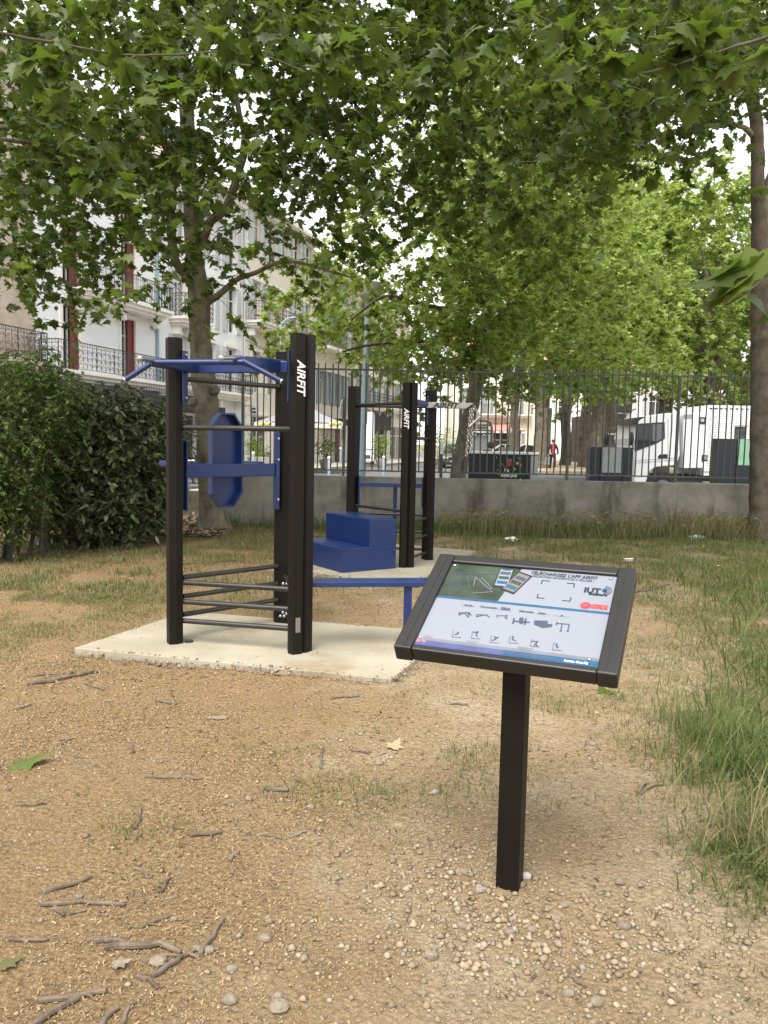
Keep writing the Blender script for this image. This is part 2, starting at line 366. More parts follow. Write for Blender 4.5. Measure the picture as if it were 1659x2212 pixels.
def grid_anchors(rows, y0, dy, n, Yfun, rng=RNG, x0=0., x1=IW, clump=6):
    """pick anchor points: rows of digits give how thick the foliage is there in the photograph, Yfun the real distance"""
    g = np.array([[int(c) for c in r_] for r_ in rows], float); nr, nc = g.shape
    cw = (x1-x0)/nc; g = g**1.4; p = (g/g.sum()).ravel(); idx = rng.choice(nr*nc, n, p=p)
    px = x0+(idx % nc+rng.uniform(0, 1, n))*cw; py = y0+(idx//nc+rng.uniform(0, 1, n))*dy
    Y = Yfun(px, py, rng.uniform(0, 1, n))
    D = cf[None]+cr[None]*((px-IW/2)/IF)[:, None]-cu[None]*((py-IH/2)/IF)[:, None]
    A = CP[None]+D*(Y/D[:, 1])[:, None]
    if clump:      # boughs: most twigs gather round a fifth of the points
        s = A[rng.integers(0, n, n//clump)][rng.integers(0, n//clump, n)]; k = rng.random(n) < .8; A[k] = (s+rng.normal(0, .27, s.shape)*np.array([1.3, 1.3, .8]))[k]
    return A
def limb(mb, pts, rad, n=8, sub=4, wob=.0):
    """smooth tapered limb through points"""
    P = [Vector(p) for p in pts]; out_p = []; out_r = []
    for i in range(len(P)-1):
        p0 = P[max(i-1, 0)]; p1 = P[i]; p2 = P[i+1]; p3 = P[min(i+2, len(P)-1)]
        for k in range(sub):
            t = k/sub
            q = .5*((2*p1)+(p2-p0)*t+(2*p0-5*p1+4*p2-p3)*t*t+(3*p1-p0-3*p2+p3)*t**3)
            if wob: q += Vector((random.uniform(-wob, wob), random.uniform(-wob, wob), 0))
            out_p.append(q); out_r.append(rad[i]*(1-t)+rad[i+1]*t)
    out_p.append(P[-1]); out_r.append(rad[-1])
    mb.tube(out_p, [r*random.uniform(.95, 1.05) for r in out_r], n)

exec_parts = []
# ================================================================== GROUND AND STREET
def vnoise(x, y, s, seed):
    rg = np.random.default_rng(seed); T = rg.random((64, 64)); X = x*s+100.; Y = y*s+100.
    xi = np.floor(X).astype(int); yi = np.floor(Y).astype(int); fx = X-xi; fy = Y-yi; fx = fx*fx*(3-2*fx); fy = fy*fy*(3-2*fy)
    g = lambda a, b: T[a % 64, b % 64]
    return (g(xi, yi)*(1-fx)+g(xi+1, yi)*fx)*(1-fy)+(g(xi, yi+1)*(1-fx)+g(xi+1, yi+1)*fx)*fy-.5
def ground_z(x, y):
    x = np.asarray(x, float); y = np.asarray(y, float)
    z = .035*vnoise(x, y, .6, 1)+.022*vnoise(x, y, 2.3, 2)+.012*vnoise(x, y, 7, 3)+.008*vnoise(x, y, 18, 4)+.006*vnoise(x, y, 37, 5)
    f = np.clip((14.2-y)/1.5, 0, 1)*np.clip((9-np.abs(x))/2, 0, 1)
    r = np.hypot(x-.452, y-2.592); z = z+.022*np.exp(-(r/.28)**2)
    return z*f-.006
def make_ground():
    def axis(a, b, step, far_a, far_b):
        c = list(np.arange(a, b+1e-6, step)); s = step; v = b
        while v < far_b: s *= 1.35; v += s; c.append(v)
        s = step; v = a
        while v > far_a: s *= 1.35; v -= s; c.insert(0, v)
        return np.array(c)
    xs = axis(-4.5, 4.5, .03, -900, 900); ys = axis(.8, 8, .03, -900, 1500)
    X, Y = np.meshgrid(xs, ys); Z = ground_z(X, Y); V = np.stack([X, Y, Z], -1).reshape(-1, 3); nx = len(xs)
    i, j = np.meshgrid(np.arange(nx-1), np.arange(len(ys)-1)); b = (j*nx+i).ravel()
    o = npmesh('ground', V, np.stack([b, b+1, b+nx+1, b+nx], 1), 'earth'); tag(o, kind='structure')
    o.data.polygons.foreach_set('use_smooth', np.ones(len(o.data.polygons), bool))
make_ground()
def sheet(name, pts, z, mat):
    o = MB().add([(x, y, z) for x, y in pts], [tuple(range(len(pts)))]).build(name, mat); return tag(o, kind='structure')
def slab(name, pts, z0, z1, mat, bevel=.008, label=None, cat=None, kind=None, group=None):
    o = MB().prism([(p[0], p[1]) for p in pts], z0, z1).build(name, mat, None, bevel=bevel); return tag(o, label, cat, group, kind)
def q4(l, f, r, z=.032):
    a = G(*l, z); b = G(*f, z); c = G(*r, z); return [a, b, c]
# concrete pads of the two stations
sA = G(160, 1399, .035); sN = G(845, 1466, .035); sF = G(404, 1320, .035); sR = sN+(sF-sA)
slab('concrete_pad', [sA, sN, sR, sF], -.1, .035, 'slab_concrete', .006, 'pale concrete pad with crumbs under the nearest exercise rack and the bench', 'concrete pad')
tL = G(568, 1226, .035); tN = G(890, 1262, .035); tR = G(1028, 1190, .035); tF = tL+(tR-tN)
slab('concrete_pad', [tL, tN, tR, tF], -.1, .035, 'slab_concrete', .006, 'pale concrete pad under the blue step box and the farther exercise rack', 'concrete pad')

WY = 13.95      # garden wall front
wz = PY(1000, 1034, WY).z
# building line on the left of the street
P0 = Vector((-12.47, 27.03, 0)); FD = Vector((.292, .9564, 0)); FN = Vector((.9564, -.292, 0))
def FP(u, z, o=0.): return P0+FD*u+FN*o+Vector((0, 0, z))
def FU(px, py, o=0.):
    d = Vector(ray(px, py)); c = Vector(CP); t = (P0+FN*o-c).dot(FN)/d.dot(FN); P = c+d*t; return (P-P0).dot(FD), P.z
a = FP(-40, 0, 4.2); b = FP(110, 0, 4.2); a0 = FP(-40, 0, -.3); b0 = FP(110, 0, -.3)
street = sheet('street', [(-40, 15.2), (60, 15.2), (90, 160), (-10, 160)], .0, 'asphalt')
sw = MB().prism([(a0.x, a0.y), (a.x, a.y), (b.x, b.y), (b0.x, b0.y)], -.2, .13).build('pavement', 'pavement'); tag(sw, kind='structure')
kb = MB().beam(FP(-40, .065, 4.28), FP(110, .065, 4.28), .14, .16).build('kerb', 'slab_concrete'); tag(kb, kind='structure')
# paved terrace strip near the fence with bollards, and the tree alley with leaf litter
al = G(820, 1019); ar = G(1640, 1030)
tag(MB().prism([(5.5, 42), (40, 39), (75, 150), (18, 150)], -.1, .22).build('alley_ground', 'alley_earth'), kind='structure')
tag(MB().beam((5.3, 41.88, .11), (40, 38.88, .11), .2, .26).build('alley_kerb', 'slab_concrete'), kind='structure')
mk = MB()
for i in range(8): mk.add([(5+i*3.4, 33+i*.2, .006), (7.2+i*3.4, 33.15+i*.2, .006), (7.2+i*3.4, 33.35+i*.2, .006), (5+i*3.4, 33.2+i*.2, .006)], [(0, 1, 2, 3)])
tag(mk.build('road_marking', 'white_ink'), kind='structure')
tag(MB().prism([(-6, 17.5), (-1.2, 18.5), (2.6, 27), (-4.6, 27)], -.1, .12).build('terrace_pavement', 'pavement'), kind='structure')

# ------------------------------------------------------------------ garden wall and railing
wl = PY(432, 1040, WY).x
w_ = MB()
w_.box(((wl+14)/2, WY+.11, wz/2-.2), (14-wl, .22, wz+.4)); tag(w_.build('garden_wall', 'wall_concrete', None, bevel=.01), 'stained grey concrete wall carrying the tall steel railing', 'wall')
zt = PY(1000, 803, 14.05).z; zb = PY(1000, 1021, 14.05).z
F_ = empty('steel_railing', (2, 14.06, wz), 'tall grey steel bar railing with slightly bent bars on the concrete wall', 'railing')
x0 = PY(524, 1000, 14.06).x; px_ = x0; posts = []
while px_ < 13: posts.append(px_); px_ += 1.93
for k, X in enumerate(posts):
    MB().box((X, 14.06, (wz+zt)/2), (.045, .05, zt-wz)).build('post', 'fence_paint', F_, bevel=.004)
    if k+1 < len(posts):
        b_ = MB(); rr = random.Random(k)
        for i in range(1, 16):
            bx = X+.02+(1.93-.02)*i/16; j1, j2 = rr.gauss(0, .012), rr.gauss(0, .008); by = rr.gauss(0, .01)
            b_.tube([(bx, 14.06, zb), (bx+j1, 14.06+by, (zb+zt)/2), (bx+j2, 14.06, zt+rr.uniform(.09, .13))], .0125, 6)
        b_.build('bar_panel', 'fence_paint', F_)
        MB().box((X+.965, 14.06, zt), (1.93-.045, .03, .03)).build('rail', 'fence_paint', F_)
        MB().box((X+.965, 14.06, zb), (1.93-.045, .03, .025)).build('rail', 'fence_paint', F_)
# low wall with welded mesh on the left
LY = 15.6; lz = PY(415, 1061, LY).z
tag(MB().box((-12.0, LY+.12, lz/2-.2), (16.9, .24, lz+.4)).build('low_wall', 'bark', None, bevel=.01), 'low brownish concrete wall behind the laurel hedge', 'wall')
M_ = empty('mesh_fence', (-8, LY+.1, lz), 'dark welded wire mesh fence panels behind the laurel hedge', 'fence')
mt_ = PY(398, 828, LY).z
for k in range(5):
    X1 = -3.62-k*2.5; X0 = X1-2.44
    p_ = MB()
    for i in range(49):
        x = X0+.02+i*.05; p_.tube([(x, LY+.1, lz+.03), (x, LY+.1, mt_)], .0028, 3, False)
    z = lz+.05
    while z < mt_: p_.tube([(X0, LY+.1, z), (X1, LY+.1, z)], .004, 3, False); z += .2
    for zz in (lz+.3, (lz+mt_)/2, mt_-.2):
        for dz, dy in ((-.05, 0), (0, -.04), (.05, 0)): p_.tube([(X0, LY+.1+dy, zz+dz), (X1, LY+.1+dy, zz+dz)], .004, 3, False)
    p_.build('mesh_panel', 'fence_paint', M_)
    MB().box((X1+.03, LY+.1, (lz+mt_)/2+.05), (.06, .05, mt_-lz+.15)).build('post', 'fence_paint', M_)

# ================================================================== BUILDINGS
def wall_face(mb, u0, u1, z0, z1, holes, depth=.3, o=0.):
    us = sorted(set([u0, u1]+[h[0] for h in holes]+[h[1] for h in holes])); zs = sorted(set([z0, z1]+[h[2] for h in holes]+[h[3] for h in holes]))
    for i in range(len(us)-1):
        for j in range(len(zs)-1):
            cu_, cz = (us[i]+us[i+1])/2, (zs[j]+zs[j+1])/2
            if any(h[0] < cu_ < h[1] and h[2] < cz < h[3] for h in holes): continue
            mb.add([FP(us[i], zs[j], o), FP(us[i+1], zs[j], o), FP(us[i+1], zs[j+1], o), FP(us[i], zs[j+1], o)], [(0, 1, 2, 3)])
    for a, b, c, d in holes:
        q = [(a, c), (b, c), (b, d), (a, d)]
        for k in range(4):
            (ua, za), (ub, zb_) = q[k], q[(k+1) % 4]
            mb.add([FP(ua, za, o), FP(ub, zb_, o), FP(ub, zb_, o-depth), FP(ua, za, o-depth)], [(0, 1, 2, 3)])
def fbox(mb, u0, u1, z0, z1, o0, o1):
    mb.box(FP((u0+u1)/2, (z0+z1)/2, (o0+o1)/2), (u1-u0, o1-o0, z1-z0), ax=(FD, FN, Vector((0, 0, 1)))); return mb
def window(B, u0, u1, z0, z1, shutter=None, surround='white_trim', half=False, dark=True):
    f = MB(); t = .06
    fbox(f, u0, u0+t, z0, z1, -.22, -.14); fbox(f, u1-t, u1, z0, z1, -.22, -.14); fbox(f, u0+t, u1-t, z1-t, z1, -.22, -.14); fbox(f, u0+t, u1-t, z0, z0+t, -.22, -.14)
    fbox(f, (u0+u1)/2-.03, (u0+u1)/2+.03, z0+t, z1-t, -.2, -.15); fbox(f, u0+t, u1-t, z0+(z1-z0)*.72-.03, z0+(z1-z0)*.72+.03, -.2, -.15)
    w = f.build('window', 'white_trim' if not half else 'pale_shutter', B)
    fbox(MB(), u0, u1, z0, z1, -.26, -.24).build('pane', 'glass_dark', w)
    if (int(abs(u0*31+z0*17))) % 5 in (0, 2, 3) and (z1-z0) > 2 and z0 > 1:
        for s_ in (0, 1):
            c_ = MB(); ua_ = u0+t+.02 if s_ == 0 else u1-t-.02-(u1-u0)*.27
            for k in range(5): fbox(c_, ua_+(u1-u0)*.054*k, ua_+(u1-u0)*.054*k+(u1-u0)*.045, z0+.1, z1-.1, -.238+.004*(k % 2), -.225+.004*(k % 2))
            c_.build('curtain', 'board_cloth', w)
    if shutter and half:
        fbox(MB(), u1-.1, u1-.02, z0+.02, z1-.02, -.30, -.015).build('shutter', shutter, w)
        fbox(MB(), u1-(u1-u0)*.42, u1-.1, z0+.02, z1-.02, -.12, -.06).build('shutter', shutter, w)
    elif shutter:
        wd = (u1-u0)*.48
        for a in (u0-wd-.02, u1+.02):
            s = MB(); fbox(s, a, a+wd, z0, z1, .02, .06)
            for k in range(12): zz = z0+.1+(z1-z0-.2)*k/12; fbox(s, a+.06, a+wd-.06, zz, zz+.05, .06, .075)
            s.build('shutter', shutter, w)
    s = MB(); fbox(s, u0-.16, u0-.003, z0, z1+.02, 0.002, .05); fbox(s, u1+.003, u1+.16, z0, z1+.02, .002, .05); fbox(s, u0-.2, u1+.2, z1+.02, z1+.2, .002, .08)
    s.build('surround', surround, w)
def railing(B, u0, u1, z, o, o_in, scroll=1, hgt=1.0, name='railing'):
    r = MB(); U = Vector((0, 0, 1))
    def run(A, Bp):
        D = Bp-A; l = D.length; D.normalize()
        r.tube([A+U*hgt, Bp+U*hgt], .02, 4); r.tube([A+U*.06, Bp+U*.06], .014, 4); r.tube([A+U*(hgt-.13), Bp+U*(hgt-.13)], .01, 4)
        n = max(2, int(l/(.26 if scroll else .12)))
        for i in range(n+1):
            P = A+D*(l*i/n); r.tube([P+U*.06, P+U*hgt], .011 if i % 4 else .02, 4, False)
            if scroll and i < n:
                c = P+D*(l/n/2); q = .1
                for zz in (.20, .44, .68): r.torus(c+U*zz, q*.95, .009, D, U, 10, 3, 1.6*PI, random.uniform(0, 6))
                for zz in (.20, .44, .68): r.torus(c+U*(zz+.03), q*.42, .009, D, U, 7, 3, 1.5*PI, random.uniform(0, 6))
                r.torus(c+U*(hgt-.065), .045, .008, D, U, 7, 3)
    run(FP(u0, z, o), FP(u1, z, o)); run(FP(u0, z, o_in), FP(u0, z, o)); run(FP(u1, z, o), FP(u1, z, o_in))
    return r.build(name, 'iron', B)
def balcony(B, u0, u1, z, scroll=1, mat='white_trim', o=.82):
    s = MB(); fbox(s, u0, u1, z-.12, z, .002, o+.06); fbox(s, u0+.08, u1-.08, z-.26, z-.12, .002, o-.06); fbox(s, u0+.2, u1-.2, z-.38, z-.26, .002, o-.2)
    n = max(2, int((u1-u0)/2.2))
    for i in range(n+1): uu = u0+.4+(u1-u0-.8)*i/n; fbox(s, uu-.12, uu+.12, z-.75, z-.38, .002, .4)
    b = s.build('balcony', mat, B); railing(B, u0+.05, u1-.05, z, o, .03, scroll).parent = B
def body(B, u0, u1, z1, holes, mat, depth=10):
    wb = MB(); wall_face(wb, u0, u1, 0, z1, holes)
    q = [FP(u0, 0), FP(u0, 0, -depth), FP(u1, 0, -depth), FP(u1, 0)]; up = Vector((0, 0, z1))
    for k in range(3): wb.add([q[k], q[k+1], q[k+1]+up, q[k]+up], [(0, 1, 2, 3)])
    wb.build('wall', mat, B)
    # dark room behind the openings
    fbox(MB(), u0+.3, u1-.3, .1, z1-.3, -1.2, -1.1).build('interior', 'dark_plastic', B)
def roof(B, u0, u1, z, depth=10):
    c = MB(); fbox(c, u0, u1, z-.35, z-.1, .002, .3); fbox(c, u0, u1, z-.1, z+.1, -.2, .5); c.build('cornice', 'white_trim', B)
    a = [FP(u0, z+.1, .5), FP(u0, z+2.3, -depth/2), FP(u0, z+.1, -depth-.3)]
    MB().extrude(a, FD*(u1-u0)).build('roof', 'roof_tile', B)

paint('board_cloth', (.38, .37, .34), .9)
Z1 = FU(90, 789, .8)[1]; Z2 = FU(240, 634, .8)[1]; Z3 = Z2+(Z2-Z1)
# --- white building
ua = FU(76, 700)[0]; ub = FU(344, 760)[0]
w1a = FU(133, 600)[0]; w1b = FU(168, 600)[0]; w2a = FU(261, 720)[0]; w2b = FU(291, 720)[0]
zt1 = FU(150, 657)[1]
B = empty('white_building', FP(ua, 0), 'white plastered building with red shutters and two scrolled iron balconies behind the hedge', 'building')
holes = []
for fl in (Z1, Z2, Z3):
    for a_, b_ in ((w1a, w1b), (w2a, w2b)): holes.append((a_, b_, fl+.05, fl+(zt1-Z1)))
shop = [(ua+.6, ua+4.2, .1, 2.7), (ua+4.8, ub-.5, .1, 2.7)]
body(B, ua, ub, 13.4, holes+shop, 'white_plaster')
for h in holes: window(B, *h, shutter='red_shutter', half=True)
for h in shop: window(B, *h, surround='cream_plaster')
balcony(B, ua+.1, ub-.1, Z1, 1); balcony(B, FU(150, 600)[0], ub-.2, Z2, 0); roof(B, ua, ub, 13.4)
fbox(MB(), ua+.5, ub-.3, 2.95, 3.25, .05, 1.9).build('awning', 'awning_dark', B)
MB().tube([FP(ub-.25, 0, .08), FP(ub-.25, 13, .08)], .06, 8).build('downpipe', 'lamp_blue', B)
# --- left neighbour in pinkish stone
B = empty('stone_building', FP(ua-9, 0), 'pinkish stone building with an iron balcony at the far left edge', 'building')
hs = [(ua-3.2, ua-2.1, z+.05, z+2.4) for z in (Z1, Z2, Z3)]
body(B, ua-12, ua-.02, 13.8, hs, 'pink_stone')
for h in hs: window(B, *h, surround='cream_plaster')
balcony(B, ua-5, ua-.35, Z1+.1, 1, 'pink_stone'); roof(B, ua-12, ua-.02, 13.8)
# --- second white building
uc = FU(524, 760)[0]
B = empty('white_building', FP(ub, 0), 'plain white building with pale shutters between the red shuttered one and the cream one', 'building')
hs = []
for z in (Z1, Z2, Z3):
    for t in (.22, .55, .84): u = ub+(uc-ub)*t; hs.append((u-.5, u+.5, z+.05, z+2.35))
sh2 = [(ub+.8, ub+3.2, .1, 2.7), (ub+4, uc-.8, .1, 2.7)]
body(B, ub+.02, uc-.02, 13.9, hs+sh2, 'white_plaster')
for h in hs: window(B, *h, shutter='pale_shutter')
for h in sh2: window(B, *h)
balcony(B, FU(363, 640)[0], FU(363, 640)[0]+2.6, Z2, 1); balcony(B, ub+.2, uc-.4, Z1, 1); roof(B, ub+.02, uc-.02, 13.9)
fbox(MB(), ub+.5, ub+3.6, 2.75, 3.05, .05, 1.3).build('awning', 'awning_dark', B)
# --- cream building with long balcony
ud = FU(676, 800)[0]
B = empty('cream_building', FP(uc, 0), 'cream stone building with quoins and a long scrolled iron balcony above the cafe', 'building')
hs = []; ZB = FU(600, 705, .8)[1]
wu = [FU(567, 760)[0], FU(640, 760)[0]]
for z in (Z1+.2, ZB, ZB+3.6):
    for k in range(5): u = uc+1.6+(ud-uc-2.6)*k/4; hs.append((u-.5, u+.5, z+.05, z+2.3))
sh3 = [(uc+.9, uc+3.2, .1, 2.9), (uc+4.2, uc+8.0, .1, 2.9), (uc+9.5, ud-.8, .1, 2.7)]
body(B, uc, ud, 14.3, hs+sh3, 'cream_plaster')
for i, h in enumerate(hs): window(B, *h, shutter='pale_shutter' if i > 4 else None)
for h in sh3: window(B, *h)
q = MB()
for k in range(26): fbox(q, uc+.1, uc+(.55 if k % 2 else .75), .3+k*.52, .3+k*.52+.48, .002, .03)
q.build('quoins', 'white_trim', B)
MB().tube([FP(uc+.05, .2, .09), FP(uc+.05, 13.8, .09)], .05, 8).build('downpipe', 'pale_shutter', B)
MB().tube([FP(uc+(ud-uc)*t, Z1+3.0-.35*math.sin(PI*t), .08) for t in [k/12 for k in range(13)]], .015, 4).build('cable', 'iron', B)
balcony(B, uc+.25, ud-.3, ZB, 1, 'white_trim', .95); roof(B, uc, ud, 14.3)
# --- glass balcony building
ue = FU(760, 860)[0]; ZG = ZB-.1
B = empty('cream_building', FP(ud, 0), 'cream building with blue shutters and a glass fronted balcony beside the tall lamp', 'building')
hs = []
for z in (Z1+.1, ZG, ZG+3.4):
    for k in range(5): u = ud+1.6+(ue-ud-2.6)*k/4; hs.append((u-.5, u+.5, z+.05, z+2.3))
body(B, ud+.02, ue, 13.5, hs, 'cream_plaster')
for h in hs: window(B, *h, shutter='blue_shutter')
s = MB(); fbox(s, ud+.3, ue-.3, ZG-.2, ZG, .002, 1.); s.build('balcony', 'white_trim', B); railing(B, ud+.35, ue-.35, ZG, .95, .03, 0)
roof(B, ud+.02, ue, 13.5)
# --- dark shop front and more houses down the street
uf = ue+16
B = empty('grey_building', FP(ue, 0), 'grey and dark shop fronted building farther down the street left of the parked car', 'building')
hs = [(ue+1.5+k*2.6, ue+2.6+k*2.6, z, z+2.2) for k in range(5) for z in (4.6, 8.)]
sh = [(ue+.5, ue+4, .1, 3.), (ue+5, ue+9, .1, 3), (ue+10, ue+15, .1, 3)]
body(B, ue+.02, uf, 12.5, hs+sh, 'cream_plaster')
for h in hs: window(B, *h, shutter='blue_shutter')
for h in sh: window(B, *h)
fbox(MB(), ue+.3, ue+9.4, 2.6, 3.9, .05, .35).build('fascia', 'awning_dark', B)
balcony(B, ue+1, uf-1, 4.5, 1, 'white_trim', .8); roof(B, ue+.02, uf, 12.5)
# --- house closing the view, faces the camera
def front_house(name, label, xa, xb, Y, h, mat, wins, shut, extra=None, roofed=True):
    global P0, FD, FN
    s0 = (P0, FD, FN); P0 = Vector((xa, Y, 0)); FD = Vector((1, 0, 0)); FN = Vector((0, -1, 0))
    B = empty(name, (xa, Y, 0), label, 'building'); body(B, 0, xb-xa, h, wins, mat)
    for w in wins: window(B, *w, shutter=shut)
    if extra: extra(B)
    if roofed: roof(B, 0, xb-xa, h)
    P0, FD, FN = s0
    return B
paint('faded_red', (.50, .22, .20), .8)
HY = 84.; hxa = PY(975, 900, HY).x; hxb = PY(1152, 900, HY).x
hz = PY(1080, 895, HY).z
def hu(px): return PY(px, 900, HY).x-hxa
wins = []
for a_, b_ in ((1046, 1058), (1110, 1123)):
    for z in (hz, hz+4.0): wins.append((hu(a_), hu(b_), z+.05, z+2.7))
wins += [(hu(1066), hu(1099), .1, 2.9), (hu(1115), hu(1128), .8, 3.2), (hu(1003), hu(1016), hz+.05, hz+2.7), (hu(1030), hu(1045), .1, 2.8)]
def hx(B):
    balcony(B, hu(1000), hu(1148), hz, 1, 'white_trim', .8)
    a = FP(hu(1062), 3.9, .02); v = FD*(hu(1104)-hu(1062))
    aw = MB().extrude([a, FP(hu(1062), 3.1, 1.5), FP(hu(1062), 2.85, 1.5), FP(hu(1062), 3.0, .02)], v).build('awning', 'faded_red', B)
    st = MB()
    for k in range(7): fbox(st, hu(1065)+k*.95, hu(1065)+k*.95+.5, 2.86, 3.0, 1.503, 1.51)
    st.build('awning_letters', 'white_ink', aw)
front_house('cream_building', 'cream house with red awning and iron balcony closing the view behind the parked cars', hxa, hxb, HY, 12, 'cream_plaster', wins, 'blue_shutter', hx)
xa = PY(1150, 900, 92).x; xb = PY(1290, 900, 92).x
front_house('white_building', 'bright white building seen between the plane trunks behind the walking woman', xa, xb, 92, 11, 'white_plaster', [(3, 4.2, 4.5, 6.8), (6, 7.2, 4.5, 6.8)], 'pale_shutter')
xa = PY(1300, 900, 62).x; xb = PY(1345, 900, 62).x
front_house('kiosk', 'small dark brown kiosk behind the trunks left of the truck', xa, xb+.3, 62, 4.2, 'bark_dark', [(1, 1.8, 1, 2.4)], None, None, False)
xa = PY(1352, 900, 70).x; xb = PY(1760, 900, 70).x
def sgn(B):
    q = fbox(MB(), -3.2, .4, 4.6, 7.2, .1, .4).build('sign_board', 'awning_dark', B)
front_house('white_building', 'pale low building behind the white truck', xa, xb, 70, 7.6, 'white_plaster', [(2+k*4, 3.2+k*4, 4.3, 6.2) for k in range(4)], 'pale_shutter', sgn)
# ================================================================== EXERCISE RACKS
PROF = [(-.088, -.012), (-.058, -.058), (.058, -.058), (.088, -.012), (.088, .038), (.018, .056), (.0, .030), (-.018, .056), (-.088, .038)]
def post(root, P, cen, z0, z1):
    P = Vector((P[0], P[1], 0)); o = (P-Vector((cen[0], cen[1], 0))).normalized(); s = Vector((-o.y, o.x, 0))    # s: lateral
    pts = [P+s*a+o*b for a, b in PROF]
    b = MB().prism([(p.x, p.y) for p in pts], z0, z1)
    ob = b.build('post', 'post_paint', root, bevel=.004)
    MB().prism([(P.x+s.x*a*.55+o.x*(b*.5), P.y+s.y*a*.55+o.y*(b*.5)) for a, b in PROF], z0, z0+.0, ).v
    return ob, P, s, o
def rung(root, a, b, r=.019, mat='rung_paint', name='rung'):
    a = Vector(a); b = Vector(b); d = (b-a).normalized()
    m_ = MB().tube([a, b], r, 12)
    ob = m_.build(name, mat, root, smooth=True)
    return ob
def bolts(root, pts, n, r=.011, mat='steel', name='bolt'):
    b = MB(); n = Vector(n).normalized()
    for p in pts: b.tube([Vector(p), Vector(p)+n*.006, Vector(p)+n*.009], [r, r, r*.6], 8)
    return b.build(name, mat, root, smooth=True)
def inner(P, Q, d=.07):     # point on a post's side that faces post Q
    P = Vector(P); Q = Vector(Q); v = (Q-P).normalized(); return P+v*d
SZ = .035
def V3(p, z): return Vector((p[0], p[1], z))
# ---------------- station 1
A = G(377, 1386, SZ); Bp = G(646, 1408, SZ); Cp = Vector((-.80, 6.32, SZ))
cen = (A+Bp+Cp)/3; TOP = SZ+2.17
r1 = empty('exercise_rack', (cen.x, cen.y, SZ), 'near black three post outdoor exercise rack with blue pull-up bar, hanging padded board and bench', 'exercise rack', 'outdoor exercise racks')
pa, Pa, sa, oa = post(r1, A, cen, SZ, TOP); pb, Pb, sb, ob_ = post(r1, Bp, cen, SZ, TOP+.02); pc, Pc, sc, oc = post(r1, Cp, cen, SZ, TOP+.0)
for z in (.50, .36, .225): rung(r1, inner(V3(A, z), V3(Cp, z)), inner(V3(Cp, z), V3(A, z)))
for z in (.475, .335, .195): rung(r1, inner(V3(A, z), V3(Bp, z)), inner(V3(Bp, z), V3(A, z)))
rung(r1, inner(V3(A, 1.585), V3(Bp, 1.585)), inner(V3(Bp, 1.585), V3(A, 1.585)))
rung(r1, inner(V3(A, 1.93), V3(Cp, 1.93)), inner(V3(Cp, 1.93), V3(A, 1.93)))
rung(r1, inner(V3(Bp, .42), V3(Cp, .42)), inner(V3(Cp, .42), V3(Bp, .42)))
AB = (Bp-A); AB.z = 0; ABu = AB.normalized(); NB = Vector((ABu.y, -ABu.x, 0))   # towards the camera
AC = (Cp-A); AC.z = 0; ACu = AC.normalized(); NC = Vector((-ACu.y, ACu.x, 0))   # away to the left
for P, u in ((A, ABu), (Bp, -ABu)):
    bolts(r1, [V3(P, z)+u*.07 for z in (.475, .335, .195)], -NB*0+Vector((0, -1, .2)), .012)
# feet rings and base plate
MB().tube([V3(A, SZ)+ABu*.11+Vector((0, .02, 0)), V3(A, SZ+.012)+ABu*.11+Vector((0, .02, 0))], .03, 14).build('foot_ring', 'rung_paint', r1, smooth=True)
bolts(r1, [V3(Cp, .06+SZ)+Vector((dx, -.062, dz)) for dx, dz in ((-.02, 0), (.01, .0), (.0, .03), (.03, .02))], (0, -1, 0), .012, 'steel')
bolts(r1, [V3(Cp, .36)+Vector((dx, -.062, 0)) for dx in (.0, .03)], (0, -1, 0), .012, 'steel')
# lettering on the front post, reading downwards
def letter(postobj, P, s, o, z, hgt, side, mat='white_ink', back=.0):
    fc = P+s*(side*.053)+o*(.047+.0035); e1 = (s*.07*side+o*(-.018))   # outer arm face direction
    e = Vector((e1.x, e1.y, 0)).normalized()
    nrm = o; yd = Vector((0, 0, 1)).cross(nrm)
    e2 = e if e.dot(yd) > 0 else -e
    if Vector((0, 0, -1)).cross(e2).dot(nrm) < 0: e2 = -e2
    text_mesh('lettering', 'AIRFIT', hgt, mat, postobj, Vector((fc.x, fc.y, z))+o*.0015, (0, 0, -1), e2, .25, .0015, .0008, width=hgt*2.95)
letter(pb, Pb, sb, ob_, 1.93, .082, -1 if (Pb+sb*-.05).x < Pb.x else 1)
# maker's plate
lp = Pb+(sb if (Pb+sb).x < Pb.x else -sb)*.052+ob_*.048; ex = (sb*.07-ob_*.018).normalized()
mp_ = MB(); sgn_ = 1 if (Pb+sb).x < Pb.x else -1
e = (sb*sgn_*.07-ob_*.018).normalized(); mp_.box(V3(lp, .24), (.036, .004, .105), ax=(e, Vector((-e.y, e.x, 0)), Vector((0, 0, 1))))
mpl = mp_.build('plate', 'plate_steel', r1, bevel=.003)
